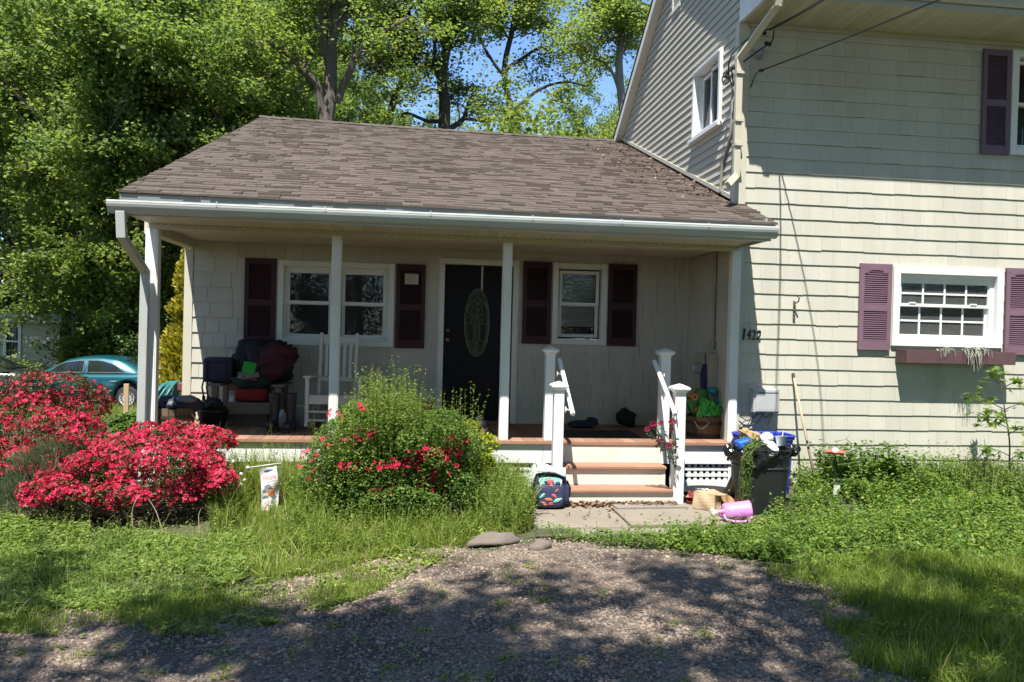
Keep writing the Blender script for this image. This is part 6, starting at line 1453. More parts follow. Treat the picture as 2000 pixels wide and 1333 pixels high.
# ================================================================== PLANTS NEAR THE HOUSE
def arr_tones(rg, n, m=.5, s=.22): return np.clip(rg.normal(m, s, n), 0, 1)
def blades(mb, P, h, w, lean, tone, rg, z=None):
    n = len(P); h = np.broadcast_to(h, n); a = rg.uniform(0, 2 * math.pi, n); dx, dy = np.cos(a), np.sin(a)
    l = np.abs(rg.normal(0, 1, n)) * lean * h; b = rg.uniform(0, 2 * math.pi, n); px, py = np.cos(b) * w / 2, np.sin(b) * w / 2
    z0 = G(P[:, 0], P[:, 1]) - .01 if z is None else z
    def pt(f, s, wf): return np.stack([P[:, 0] + dx * l * f ** 2 + s * px * wf, P[:, 1] + dy * l * f ** 2 + s * py * wf, z0 + h * f * (1 - .25 * (l / (h + 1e-6)) ** 2 * f)], 1)
    V = np.stack([pt(0, -1, 1), pt(0, 1, 1), pt(.4, -1, .85), pt(.4, 1, .85), pt(.75, -1, .55), pt(.75, 1, .55), pt(1.0, 0, 0)], 1)
    i = (np.arange(n) * 7)[:, None]; F = np.concatenate([i + [0, 1, 3, 2], i + [2, 3, 5, 4]]); T = i + [4, 5, 6]
    base = mb.n; mb.addn(V.reshape(-1, 3), F, 0, np.tile(tone, 2)); mb.f.append((T + base, 0, np.asarray(tone, np.float32)))
def weeds(mb, P, h, nl, ls, rg, lean=.25, tone0=.5, stem=True, tvar=.2, whorl=1, taper=.4):
    """upright stems set with leaves"""
    n = len(P); h = np.broadcast_to(h, n); a = rg.uniform(0, 2 * math.pi, n); l = np.abs(rg.normal(0, lean, n)) * h
    z0 = G(P[:, 0], P[:, 1]); top = np.stack([P[:, 0] + np.cos(a) * l, P[:, 1] + np.sin(a) * l, z0 + h * np.sqrt(np.clip(1 - (l / h) ** 2 * .5, .3, 1))], 1); bot = np.column_stack([P, z0 - .01])
    f = np.tile(np.linspace(.15, 1, nl)[None], (n, 1)) + rg.normal(0, .03, (n, nl)); f = np.clip(f, .05, 1)
    pos = bot[:, None] * (1 - f[..., None]) + top[:, None] * f[..., None]; pos[..., :2] -= (np.stack([np.cos(a), np.sin(a)], 1) * (l * .25)[:, None])[:, None] * np.sin(f * math.pi)[..., None]
    tn = np.clip(rg.normal(tone0, tvar, n)[:, None] + rg.normal(0, .12, (n, nl)) + .15 * (f - .5), 0, 1)
    for w in range(whorl):
        scatter(mb, *LEAF6, pos.reshape(-1, 3), rotmats(n * nl, rg, .55), (ls * rg.uniform(.6, 1.25, (n, nl)) * (1 - taper * f)).ravel(), 0, tn.ravel())
    if stem:
        u = np.stack([-np.sin(a), np.cos(a), 0 * a], 1) * .0022; mid = (bot + top) / 2; mid[:, :2] -= np.stack([np.cos(a), np.sin(a)], 1) * (l * .2)[:, None]
        V = np.stack([bot - u, bot + u, mid - u * .8, mid + u * .8, top - u * .3, top + u * .3], 1); i = (np.arange(n) * 6)[:, None]
        mb.addn(V.reshape(-1, 3), np.concatenate([i + [0, 1, 3, 2], i + [2, 3, 5, 4]]), 0, np.tile(np.clip(tn[:, 0] + .1, 0, 1), 2))
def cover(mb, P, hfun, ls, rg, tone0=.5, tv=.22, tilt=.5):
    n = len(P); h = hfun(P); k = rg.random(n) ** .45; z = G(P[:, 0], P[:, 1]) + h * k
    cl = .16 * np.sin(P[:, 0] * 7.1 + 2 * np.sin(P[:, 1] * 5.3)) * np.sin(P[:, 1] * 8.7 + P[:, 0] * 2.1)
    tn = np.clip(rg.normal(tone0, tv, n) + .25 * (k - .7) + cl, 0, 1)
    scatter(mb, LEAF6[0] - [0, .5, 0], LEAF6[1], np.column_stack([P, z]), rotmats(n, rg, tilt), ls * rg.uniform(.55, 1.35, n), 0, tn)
L_grass = LEAF('grass_blade', [(0, (.09, .145, .018)), (.55, (.20, .285, .045)), (.85, (.31, .37, .08)), (1, (.50, .45, .23))], .48)
L_ivy = LEAF('ground_ivy_leaf', [(0, (.07, .125, .02)), (.5, (.175, .265, .05)), (1, (.30, .37, .10))], .46)
L_weed = LEAF('weed_leaf', [(0, (.055, .105, .016)), (.5, (.145, .23, .04)), (1, (.29, .35, .09))], .46)
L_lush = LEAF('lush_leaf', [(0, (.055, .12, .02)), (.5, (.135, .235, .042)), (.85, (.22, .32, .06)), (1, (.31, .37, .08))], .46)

rg = np.random.default_rng(101)
# ---- stuff: ground ivy (left front), right-hand ground cover, fringe, lawn grass
IVY = gpoly([(-90, 1190), (-90, 1035), (60, 1030), (200, 1055), (420, 1062), (490, 1062), (520, 1100), (470, 1140), (330, 1175), (200, 1195)])
def mott(P, s=1.0): return np.sin(P[:, 0] * 3.1 * s + 1.7 * np.sin(P[:, 1] * 2.3 * s)) * np.sin(P[:, 1] * 3.7 * s + P[:, 0] * 1.3 * s + 1)
P = sample(IVY, 30000, rg); edge = np.clip((P[:, 1] + 3.0) / 1.2, 0, 1); P = P[rg.random(len(P)) < np.clip(.22 + .62 * edge + .6 * mott(P, 1.4), .02, 1)]
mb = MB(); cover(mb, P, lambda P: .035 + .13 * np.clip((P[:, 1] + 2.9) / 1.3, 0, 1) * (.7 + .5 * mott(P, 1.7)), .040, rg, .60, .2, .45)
P2 = sample(IVY, 1500, rg); weeds(mb, P2, rg.uniform(.06, .26, len(P2)) * np.clip(.4 + (P2[:, 1] + 2.8) / 1.5, .3, 1.2), 7, .035, rg, .35, .62)
P2 = sample(IVY, 2600, rg); blades(mb, P2, np.clip(rg.lognormal(-2.1, .45, len(P2)), .05, .35), .005, .6, arr_tones(rg, len(P2), .75), rg)
tag(mb.build('ground_ivy', L_ivy), 'bright ground ivy and low weeds spreading in front of the azaleas', 'ground cover', kind='stuff')
RC = gpoly([(1270, 1068), (1350, 1048), (1440, 1040), (1510, 1018), (1548, 985), (1560, 950), (1570, 925)]) + [(3.75, .06), (9.5, .06), (9.5, -2.2)] + gpoly([(2000, 1105), (1850, 1095), (1700, 1085), (1600, 1110), (1480, 1098), (1380, 1085)])
def hr(P): return .05 + .19 * np.clip((P[:, 1] + 2.0) / 1.2, 0, 1) * (.75 + .6 * mott(P, 1.3)) + .12 * np.clip((P[:, 1] + .5) / .5, 0, 1)
P = sample(RC, 60000, rg); P = P[~((np.abs(P[:, 0] - cxc) < .30) & (np.abs(P[:, 1] - cyc) < .30))]; P = P[(P[:, 0] > 3.42) | (P[:, 1] < -1.12)]; SK = [(4.55, -1.25), (4.95, -1.25), (4.86, -.55), (4.66, -.55)]; SKx = float(at(1631, 900, -.62)[0]); SK = [(SKx - .16, -1.15), (SKx + .14, -1.15), (SKx + .10, -.56), (SKx - .10, -.56)]; P = P[~(inpoly(P, SK) & (rg.random(len(P)) < .7))]
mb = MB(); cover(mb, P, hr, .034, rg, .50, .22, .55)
P2 = sample(RC, 2600, rg); P2 = P2[~((np.abs(P2[:, 0] - cxc) < .36) & (np.abs(P2[:, 1] - cyc) < .36))]; P2 = P2[((P2[:, 0] > 3.5) | (P2[:, 1] < -1.25)) & ~inpoly(P2, SK)]; weeds(mb, P2, (rg.uniform(.08, .30, len(P2)) + .16 * np.clip((P2[:, 1] + 1.2), 0, 1)) * (1 + .4 * mott(P2, 1.3)), 9, .048, rg, .3, .58, whorl=2)
tag(mb.build('ground_cover', L_lush), 'lush green ground cover filling the bed below the right-hand wall', 'ground cover', kind='stuff')
# yellow flecks among it
M_yel = mat_('yellow_petal', (.60, .46, .03), .6); P = sample(RC, 150, rg); P = P[P[:, 0] > 4.0]; n = len(P); mb = MB(); z = G(P[:, 0], P[:, 1]) + hr(P) + .02 + rg.random(n) * .03
for k in range(5): scatter(mb, LEAF4[0], LEAF4[1], np.column_stack([P, z]), np.einsum('ij,njk->nik', rotz(k * 1.257), rotmats(n, rg, .15)), np.full(n, .011), 0, rg.uniform(.7, 1.2, n))
tag(mb.build('yellow_flowers', M_yel), 'tiny yellow flowers dotted over the green ground cover on the right', 'flowers', kind='stuff')
FR = gpoly([(1030, 1052), (1160, 1048), (1250, 1046), (1400, 1040), (1520, 1050), (1560, 1095), (1450, 1098), (1300, 1078), (1150, 1068)])
P = sample(FR, 5200, rg); P = P[rg.random(len(P)) < np.clip(.6 + .5 * mott(P, 2.2), .1, 1)]
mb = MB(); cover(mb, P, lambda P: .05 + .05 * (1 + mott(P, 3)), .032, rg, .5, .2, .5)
P2 = sample(FR, 260, rg); weeds(mb, P2, rg.uniform(.05, .15, len(P2)), 6, .03, rg, .4, .5)
tag(mb.build('path_fringe', L_lush), 'strip of clover and weeds between the concrete path and the gravel', 'ground cover', kind='stuff')
LAWN = gpoly([(1480, 1118), (1580, 1104), (1700, 1085), (1850, 1095), (2000, 1105), (2120, 1115), (2150, 1420), (1740, 1420), (1690, 1333), (1640, 1265), (1575, 1190)])
P = sample(LAWN, 46000, rg); P = P[~inpoly(wobble(P) + rg.normal(0, .10, P.shape), DRIVE)]; P = P[rg.random(len(P)) < np.clip(.72 + .45 * mott(P, 2.3), .12, 1)]; d = mott(P, 1.1); mb = MB(); blades(mb, P, np.clip(rg.lognormal(-2.55, .38, len(P)) * (1 + .25 * d), .03, .24), .006, .85, np.clip(rg.normal(.48, .2, len(P)) + .15 * d, 0, 1), rg)
P2 = sample(LAWN, 9000, rg); P2 = P2[mott(P2, 1.6) > .1]; cover(mb, P2, lambda P: .03 + .04 * (1 + mott(P, 2)), .028, rg, .35, .2)
tag(mb.build('lawn_grass', L_grass), 'uneven bright green lawn along the right edge of the gravel', 'grass', kind='stuff')
LG = gpoly([(-90, 1235), (-90, 1190), (200, 1188), (330, 1170), (480, 1140), (620, 1115), (760, 1085), (900, 1075), (820, 1120), (700, 1175), (560, 1220), (420, 1245), (200, 1255)])
P = sample(LG, 30000, rg); P = P[rg.random(len(P)) < np.clip(.22 + .75 * mott(P, 1.25), 0, 1)]
mb = MB(); blades(mb, P, np.clip(rg.lognormal(-2.8, .4, len(P)), .025, .2), .005, .5, arr_tones(rg, len(P), .55), rg)
P2 = sample(LG, 6500, rg); P2 = P2[rg.random(len(P2)) < np.clip(.2 + .8 * mott(P2, 2.1), 0, 1)]; cover(mb, P2, lambda P: .02 + .025 * (1 + mott(P, 3)), .034, rg, .55, .2, .35)
# tufts strewn over the gravel
T = sample(VIS, 170, rg); T = T[(T[:, 0] < 1.0) | (rg.random(len(T)) < .25)]
for q in T:
    n = rg.integers(6, 28); Pq = q + rg.normal(0, .035, (n, 2)); blades(mb, Pq, rg.uniform(.02, .08, n), .005, .7, arr_tones(rg, n, .55), rg)
    if rg.random() < .5: cover(mb, q + rg.normal(0, .03, (8, 2)), lambda P: np.full(len(P), .02), .03, rg, .5, .2, .3)
tag(mb.build('grass_patches', L_grass), 'patchy grass and seedlings creeping over the gravel on the left', 'grass', kind='stuff')
TG = gpoly([(410, 1055), (425, 965), (470, 930), (600, 925), (640, 1035), (900, 1040), (935, 960), (1010, 965), (1040, 1000), (1035, 1040), (960, 1056), (760, 1085), (600, 1095)]) + []
TG2 = gpoly([(480, 1070), (560, 1045), (700, 1050), (930, 1040), (1015, 1042), (1000, 1056), (900, 1072), (760, 1092), (620, 1122), (500, 1145)]); mb = MB(); P = sample(TG2, 9000, rg); P = P[rg.random(len(P)) < np.clip(.55 + .6 * mott(P, 1.6), .1, 1)]; blades(mb, P, np.clip(rg.lognormal(-2.25, .4, len(P)), .04, .28), .0065, .8, arr_tones(rg, len(P), .66), rg); P = sample(TG2, 5200, rg); P = P[rg.random(len(P)) < np.clip(.45 + .6 * mott(P, 2.1), .05, 1)]; cover(mb, P, lambda P: .03 + .05 * (1 + mott(P, 2)), .03, rg, .5, .2, .5); P = sample(TG, 15000, rg)
hh = np.clip(rg.lognormal(-1.72, .42, len(P)), .06, .5) * np.clip(.55 + (P[:, 1] + 2.2) / 2, .4, 1.1) * np.where((np.abs(P[:, 0] - t1[0] + .06) < .22) & (P[:, 1] < -.9), .42, 1); blades(mb, P, hh, .0065, .5, np.clip(rg.normal(.6, .2, len(P)), 0, 1), rg)
BK = [(-2.6, -.25), (-1.0, -.25), (-.9, -.9), (-2.2, -.9)]; P = sample(BK, 4000, rg); blades(mb, P, np.clip(rg.lognormal(-1.5, .4, len(P)), .08, .5), .006, .45, arr_tones(rg, len(P), .62), rg)
P = sample(BK, 90, rg); blades(mb, P, rg.uniform(.4, .78, len(P)), .004, .3, np.full(len(P), .93), rg)
tag(mb.build('tall_grass', L_grass), 'tall weedy grass growing round the garden flag and the middle shrub', 'grass', kind='stuff')
P = sample(TG, 900, rg); P = P[~((np.abs(P[:, 0] - t1[0] + .06) < .2) & (P[:, 1] < -.85))]; mb = MB(); weeds(mb, P, rg.uniform(.12, .42, len(P)) * np.clip(.55 + (P[:, 1] + 2.2) / 2, .4, 1.1), 12, .028, rg, .3, .6, whorl=3)
RS = gpoly([(925, 1030), (940, 950), (1000, 960), (1035, 985), (1040, 1035), (980, 1050)]); P = sample(RS, 520, rg); weeds(mb, P, rg.uniform(.15, .45, len(P)), 14, .026, rg, .3, .6, whorl=4)
tag(mb.build('bedstraw_weeds', L_weed), 'fine-leaved weeds in the long grass beside the backpack and flag', 'weeds', kind='stuff')
P = np.column_stack([rg.uniform(-16, -2.95, 16000), rg.uniform(.2, 17, 16000)]); P = P[(P[:, 0] < -3.0) & (P[:, 0] > -3.4 - .55 * (P[:, 1] + 2))]; mb = MB(); blades(mb, P, rg.uniform(.08, .30, len(P)), .012, .4, arr_tones(rg, len(P), .6), rg)
tag(mb.build('side_lawn', L_grass), 'rough sunny lawn between the parked cars and the porch', 'grass', kind='stuff')

# ---- shrubs
def lump_points(rg, lumps, n, up=-.35, shell=.18):
    """points on the outer shell of overlapping ellipsoids (cx,cy,cz,rx,ry,rz), none inside another"""
    L = np.array(lumps); wts = (L[:, 3] * L[:, 5] + L[:, 4] * L[:, 5]); wts /= wts.sum(); out = []; nr = []
    c = 0
    while c < n:
        k = rg.choice(len(L), n, p=wts); d = rg.normal(size=(n, 3)); d /= np.linalg.norm(d, axis=1)[:, None]; d = d[(d[:, 2] > up)]; k = k[:len(d)]
        r = 1 - np.abs(rg.normal(0, shell, len(d))); p = L[k, :3] + d * L[k, 3:] * r[:, None]
        ins = np.zeros(len(p), bool)
        for q in range(len(L)): ins |= (q != k) & ((((p - L[q, :3]) / L[q, 3:]) ** 2).sum(1) < .72)
        out.append(p[~ins]); nr.append(d[~ins]); c += len(out[-1])
    return np.concatenate(out)[:n], np.concatenate(nr)[:n]
def pl(px, py, Y, rxp, rzp, ry):
    c = at(px, py, Y); s = (Y - CAM[1]) / FPX; return (c[0], c[1], c[2], rxp * s, ry, rzp * s)
def align(d, rg, jit=.4):
    """rotation matrices taking +z to d, spun at random"""
    d = d + rg.normal(0, jit, d.shape); d /= np.linalg.norm(d, axis=1)[:, None]; n = len(d); a = rg.normal(size=(n, 3)); x = np.cross(a, d); x /= np.linalg.norm(x, axis=1)[:, None]; y = np.cross(d, x); return np.stack([x, y, d], 2)
def bloom():                                          # five-petalled azalea flower, opening along +z
    V = []; F = []
    for k in range(5):
        a = 2 * math.pi * k / 5
        for (r_, o, z) in ((.08, 0, 0), (.62, -.36, .34), (1.05, 0, .26), (.62, .36, .34)): V.append((r_ * math.cos(a) - o * math.sin(a), r_ * math.sin(a) + o * math.cos(a), z))
        F.append((4 * k, 4 * k + 1, 4 * k + 2, 4 * k + 3))
    return np.array(V), np.array(F)
BLOOM = bloom()
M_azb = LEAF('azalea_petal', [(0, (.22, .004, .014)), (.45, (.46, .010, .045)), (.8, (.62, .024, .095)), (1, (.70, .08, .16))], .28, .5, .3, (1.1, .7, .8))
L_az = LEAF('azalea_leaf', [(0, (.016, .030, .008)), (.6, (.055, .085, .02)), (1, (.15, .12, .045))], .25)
L_azb = LEAF('bronze_azalea_leaf', [(0, (.045, .028, .014)), (.5, (.10, .052, .028)), (1, (.16, .11, .05))], .3)
M_twig = M('grey_brown_twig', (.14, .10, .07), .85, .3, 20)
def stems(mb, base, targets, rg, r=.006, spread=.15):
    for p in targets:
        b = np.array([base[0] + rg.normal() * spread, base[1] + rg.normal() * spread * .6, base[2] - .03]); m = (b + p) / 2 + np.array([(p[0] - b[0]) * .18, (p[1] - b[1]) * .18, -.02]) + rg.normal(0, .03, 3); mb.tube([b, (b + m) / 2, m, (m + p) / 2, p], [r, r * .9, r * .7, r * .5, r * .25], 5, 0, rg.uniform(.6, 1.4))
def ragged(lumps, rg, k, s=.34, out=.85):
    L = [tuple(q) for q in lumps]; add = []
    for i in range(k):
        q = L[rg.integers(len(L))]; d = rg.normal(size=3); d[2] = abs(d[2]) * .8 - .15; d /= np.linalg.norm(d); f = rg.uniform(.5, 1.25) * s; add.append((q[0] + d[0] * q[3] * out, q[1] + d[1] * q[4] * out, q[2] + d[2] * q[5] * out, max(.09, q[3] * f), max(.09, q[4] * f), max(.06, q[5] * f)))
    return L + add
def azalea(name, label, lumps, nf, nl, seed, bare=None, fs=.027):
    rg = np.random.default_rng(seed); lumps = [(q[0], q[1], q[2], q[3] * .86, q[4] * .86, q[5] * .82) for q in lumps]; lumps = ragged(lumps, rg, 44, .36, 1.04); L = np.array(lumps); cx_, cy_ = L[:, 0].mean(), L[:, 1].mean(); gz = g1(cx_, cy_); t = thing(name, label, 'azalea bush', (cx_, cy_, gz))
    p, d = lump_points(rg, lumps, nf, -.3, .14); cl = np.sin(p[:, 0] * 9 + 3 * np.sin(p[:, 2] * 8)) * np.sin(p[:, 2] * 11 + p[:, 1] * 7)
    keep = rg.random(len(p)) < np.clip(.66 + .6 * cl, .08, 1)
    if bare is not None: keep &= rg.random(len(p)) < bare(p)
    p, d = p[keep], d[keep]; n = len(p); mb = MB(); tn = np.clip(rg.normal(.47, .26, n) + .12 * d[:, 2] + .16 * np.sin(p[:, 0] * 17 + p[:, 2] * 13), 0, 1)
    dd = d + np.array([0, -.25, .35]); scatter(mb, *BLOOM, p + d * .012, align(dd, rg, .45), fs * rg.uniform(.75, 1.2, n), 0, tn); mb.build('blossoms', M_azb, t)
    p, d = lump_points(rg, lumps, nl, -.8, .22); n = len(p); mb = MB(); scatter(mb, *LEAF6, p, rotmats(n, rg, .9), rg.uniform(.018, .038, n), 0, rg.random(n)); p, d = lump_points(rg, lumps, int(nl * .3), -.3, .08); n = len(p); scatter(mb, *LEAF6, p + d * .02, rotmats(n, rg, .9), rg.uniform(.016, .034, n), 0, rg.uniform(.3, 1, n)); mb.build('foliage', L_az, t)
    if bare is not None:
        p, d = lump_points(rg, lumps, nl, -.2, .08); q = rg.random(len(p)) > bare(p); p = p[q]; n = len(p); mb = MB(); scatter(mb, *LEAF6, p, rotmats(n, rg, .9), rg.uniform(.014, .03, n), 0, rg.random(n)); mb.build('bronze_shoots', L_azb, t)
    p, d = lump_points(rg, lumps, 90, -.3, .1); mb = MB(); stems(mb, (cx_, cy_, gz), p, rg); mb.build('stems', M_twig, t)
    return t
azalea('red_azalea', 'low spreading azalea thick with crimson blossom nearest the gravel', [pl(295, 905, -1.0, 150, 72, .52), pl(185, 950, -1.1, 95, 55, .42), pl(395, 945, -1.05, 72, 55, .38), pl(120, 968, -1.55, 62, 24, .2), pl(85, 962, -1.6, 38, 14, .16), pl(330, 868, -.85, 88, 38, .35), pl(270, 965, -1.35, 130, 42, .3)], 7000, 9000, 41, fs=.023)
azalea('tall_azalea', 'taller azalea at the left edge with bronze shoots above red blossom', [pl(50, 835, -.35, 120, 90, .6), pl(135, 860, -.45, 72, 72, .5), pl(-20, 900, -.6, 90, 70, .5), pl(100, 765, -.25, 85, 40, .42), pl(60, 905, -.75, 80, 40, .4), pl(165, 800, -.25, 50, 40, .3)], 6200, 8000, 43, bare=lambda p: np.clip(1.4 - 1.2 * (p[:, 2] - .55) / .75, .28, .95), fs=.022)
# middle shrub
def shrub(name, label, cat, lumps, n, ls, mat, seed, shell=.2, tilt=.9, nst=70, tone0=.5, extra=None):
    rg = np.random.default_rng(seed); lumps = ragged(lumps, rg, 40 if n > 9000 else 6, .36, .95); L = np.array(lumps); cx_, cy_ = L[:, 0].mean(), L[:, 1].mean(); gz = g1(cx_, cy_); t = thing(name, label, cat, (cx_, cy_, gz))
    p, d = lump_points(rg, lumps, n, -.9, shell); cl = .2 * np.sin(p[:, 0] * 8 + 3 * np.sin(p[:, 2] * 7)) * np.sin(p[:, 2] * 9 + p[:, 1] * 6)
    mb = MB(); scatter(mb, *LEAF6, p, rotmats(len(p), rg, tilt), ls * rg.uniform(.6, 1.3, len(p)), 0, np.clip(rg.normal(tone0, .2, len(p)) + cl, 0, 1)); mb.build('foliage', mat, t)
    p, d = lump_points(rg, lumps, nst, -.3, .12); mb = MB(); stems(mb, (cx_, cy_, gz), p, rg); mb.build('stems', M_twig, t)
    return t
ML = [pl(700, 900, -.95, 100, 95, .5), pl(820, 900, -.95, 92, 100, .5), pl(745, 835, -.8, 90, 40, .42), pl(640, 950, -1.0, 55, 75, .38), pl(870, 950, -1.0, 62, 80, .38), pl(760, 980, -1.2, 120, 55, .32)]
L_mid = LEAF('small_shrub_leaf', [(0, (.035, .085, .016)), (.5, (.115, .20, .038)), (1, (.26, .34, .08))], .42)
t = shrub('flowering_shrub', 'big overgrown green shrub with scattered red flowers between flag and steps', 'shrub', ML, 26000, .030, L_mid, 51, .16)
rg = np.random.default_rng(52); mb = MB(); base_n = 0
FC = [(650, 815, 7), (632, 870, 6), (690, 855, 9), (705, 795, 6), (712, 840, 8), (730, 850, 6), (675, 905, 16), (610, 905, 12), (606, 890, 8), (735, 908, 9), (760, 905, 7), (785, 895, 12), (800, 900, 14), (820, 890, 30), (840, 885, 28), (858, 888, 32), (870, 890, 22), (825, 905, 22), (845, 920, 10), (835, 940, 12), (850, 945, 12), (730, 960, 18), (740, 965, 12), (885, 860, 10), (880, 870, 8), (900, 885, 8), (775, 945, 6), (625, 925, 6)]
for (px, py, k) in FC:
    c = at(px, py, -1.3); 
    for i in range(int(k * .6)):
        p = c + rg.normal(0, 1, 3) * [.048, .03, .030]; q = np.array([p[0], -.95 - .46 * math.sqrt(max(0.02, 1 - ((px - 755) / 190) ** 2 - ((py - 890) / 165) ** 2)), p[2]]) + rg.normal(0, .02, 3)
        dq = np.array([[rg.normal() * .3, -.7, .6]]); scatter(mb, *BLOOM, q[None], align(dq, rg, .4), np.array([.027 * rg.uniform(.8, 1.2)]), 0, np.array([np.clip(rg.normal(.42, .22), 0, 1)]))
mb.build('blossoms', M_azb, t)
mb = MB(); P = np.column_stack([rg.uniform(at(640, 850, -.8)[0], at(870, 850, -.8)[0], 1000), rg.uniform(-1.35, -.5, 1000)])   # tall weeds growing through it
x0_ = at(770, 850, -.8)[0]; hh = (at(740, 735, -.8)[2] - .05) * np.exp(-((P[:, 0] - x0_ + .06) / .68) ** 2) * rg.uniform(.74, 1.04, len(P)); weeds(mb, P, np.maximum(hh, .5) * (1 + .10 * np.sin(P[:, 0] * 16 + P[:, 1] * 5)), 30, .034, rg, .12, .70, whorl=3, taper=.5)
P = np.column_stack([rg.uniform(at(850, 850, -.6)[0], at(925, 850, -.6)[0], 60), rg.uniform(-.8, -.4, 60)]); weeds(mb, P, rg.uniform(.75, 1.18, 60), 26, .032, rg, .16, .66, whorl=2)
P = np.column_stack([rg.uniform(at(600, 850, -.8)[0], at(870, 850, -.8)[0], 70), rg.uniform(-1.2, -.6, 70)]); blades(mb, P, rg.uniform(.8, 1.22, 70), .005, .18, np.full(70, .9), rg)
mb.build('climbing_weeds', L_weed, t)
L_char = LEAF('chartreuse_leaf', [(0, (.10, .17, .012)), (.5, (.24, .31, .015)), (1, (.42, .42, .03))], .4)
shrub('chartreuse_shrub', 'small bright yellow-green shrub spilling over the deck edge left of the steps', 'shrub', [pl(925, 868, -.25, 50, 24, .2), pl(935, 915, -.35, 36, 32, .2), pl(900, 845, -.15, 40, 20, .15), pl(900, 935, -.4, 40, 25, .2)], 2600, .045, L_char, 61, .2, .6, 40, .55)
# mugo pine: needle tufts
L_pine = LEAF('pine_needle', [(0, (.030, .050, .020)), (.6, (.085, .125, .052)), (1, (.17, .19, .085))], .15)
lumps = [pl(95, 935, -1.05, 66, 55, .3), pl(122, 905, -.95, 42, 36, .26), pl(45, 985, -1.25, 48, 45, .3), pl(140, 1000, -1.3, 60, 30, .25)]
rg = np.random.default_rng(71); L = np.array(lumps); t = thing('dwarf_pine', 'dull green dwarf pine squeezed between the two azaleas', 'pine shrub', (L[:, 0].mean(), L[:, 1].mean(), .05)); p, d = lump_points(rg, lumps, 520, -.3, .2); mb = MB()
NB = (np.array([(-.022, 0, 0), (.022, 0, 0), (0, 0, 1.0)]), np.array([(0, 1, 2)]))
for k in range(26):
    dd = d * .35 + np.array([0, -.05, .75]); scatter(mb, NB[0], NB[1], p + rg.normal(0, .012, p.shape) + np.array([0, 0, .06]) * rg.random((len(p), 1)), align(dd, rg, .33), rg.uniform(.045, .085, len(p)), 0, np.clip(rg.normal(.5, .25, len(p)), 0, 1))
mb.build('needles', L_pine, t); mb = MB(); stems(mb, (L[:, 0].mean(), L[:, 1].mean(), .05), p[:80], rg, .008); mb.build('stems', M_twig, t)
# dandelion clocks
M_puff = mat_('dandelion_fluff', (.55, .54, .47), .9)
for i, (px, py) in enumerate(((455, 902), (437, 922), (456, 930), (471, 926), (478, 938), (470, 947))):
    c = at(px, py, -.85); gz = g1(c[0], -.85); t = thing('dandelion_clock', 'white fluffy dandelion clock in the long grass right of the red azalea', 'dandelion', (c[0], -.85, gz), 'dandelion clocks by the garden flag'); mb = MB(); mb.tube([(c[0] + .02, -.85, gz), (c[0] + .005, -.85, (gz + c[2]) / 2), c], .003, 5); mb.build('stalk', L_grass, t)
    mb = MB(); d = rg.normal(size=(140, 3)); d /= np.linalg.norm(d, axis=1)[:, None]; scatter(mb, NB[0] * [3.0, 1, 1], NB[1], np.repeat(c[None], 140, 0), align(d, rg, .02), np.full(140, .021), 0, 1.0); mb.blob(c, (.016,) * 3, 8, 6, .1, i); mb.build('seed_head', M_puff, t)
# bare arching stems from the front azalea
M_dry = mat_('dry_stem', (.40, .33, .22), .8)
for i, pts in enumerate((((262, 1055), (258, 1010), (262, 985), (275, 965)), ((318, 1040), (305, 1000), (290, 975)), ((420, 965), (445, 952), (470, 940)), ((390, 1040), (388, 1010), (392, 995)))):
    mb = MB(); P = crv([at(x, y, -1.62 if i != 2 else -1.2) for x, y in pts]); mb.tube(P, np.linspace(.0045, .002, len(P)), 5); tag(mb.build('bare_cane', M_dry, origin=P[0]), ['long pale dry stem arching up from the ivy left of centre of the red azalea', 'thin pale stem crossing in front of the red azalea foliage', 'pale dry twig poking out of the right end of the red azalea', 'short pale stem standing under the right side of the red azalea'][i], 'stem')
# maple sapling and tall weeds by the right wall
L_map = LEAF('sapling_leaf', [(0, (.05, .11, .015)), (.5, (.12, .21, .03)), (1, (.26, .33, .07))], .45)
def star():
    V = [(0, 0, 0)]; 
    for a, r_ in ((-2.2, .30), (-1.55, .62), (-1.05, .30), (-.62, .85), (-.3, .36), (0, 1.0), (.3, .36), (.62, .85), (1.05, .30), (1.55, .62), (2.2, .30)): V.append((r_ * math.sin(a), r_ * math.cos(a), -.10 * r_))
    F = [(0, i, i + 1) for i in range(1, 11)]; return np.array(V), np.array(F)
STAR = star()
b = at(1968, 945, -.28); gz = g1(b[0], -.28); t = thing('maple_sapling', 'slender maple sapling with star-shaped leaves growing by the right-hand wall', 'sapling', (b[0], -.28, gz)); rg = np.random.default_rng(81); mb = MB(); ml = MB()
tr = crv([(b[0], -.28, gz - .03), at(1972, 870, -.3), at(1962, 800, -.3), at(1953, 730, -.3)]); mb.tube(tr, np.linspace(.012, .004, len(tr)), 6)
def twigs(pts, nleaf, ls, zr=.05):
    P = crv([np.array(q) for q in pts]); mb.tube(P, np.linspace(.006, .002, len(P)), 5); k = rg.integers(len(P) // 3, len(P), nleaf); q = P[k] + rg.normal(0, .05, (nleaf, 3)) * [1, .8, .8]; scatter(ml, *STAR, q, rotmats(nleaf, rg, .7), 1.5 * ls * rg.uniform(.6, 1.2, nleaf), 0, np.clip(rg.normal(.55, .22, nleaf), 0, 1))
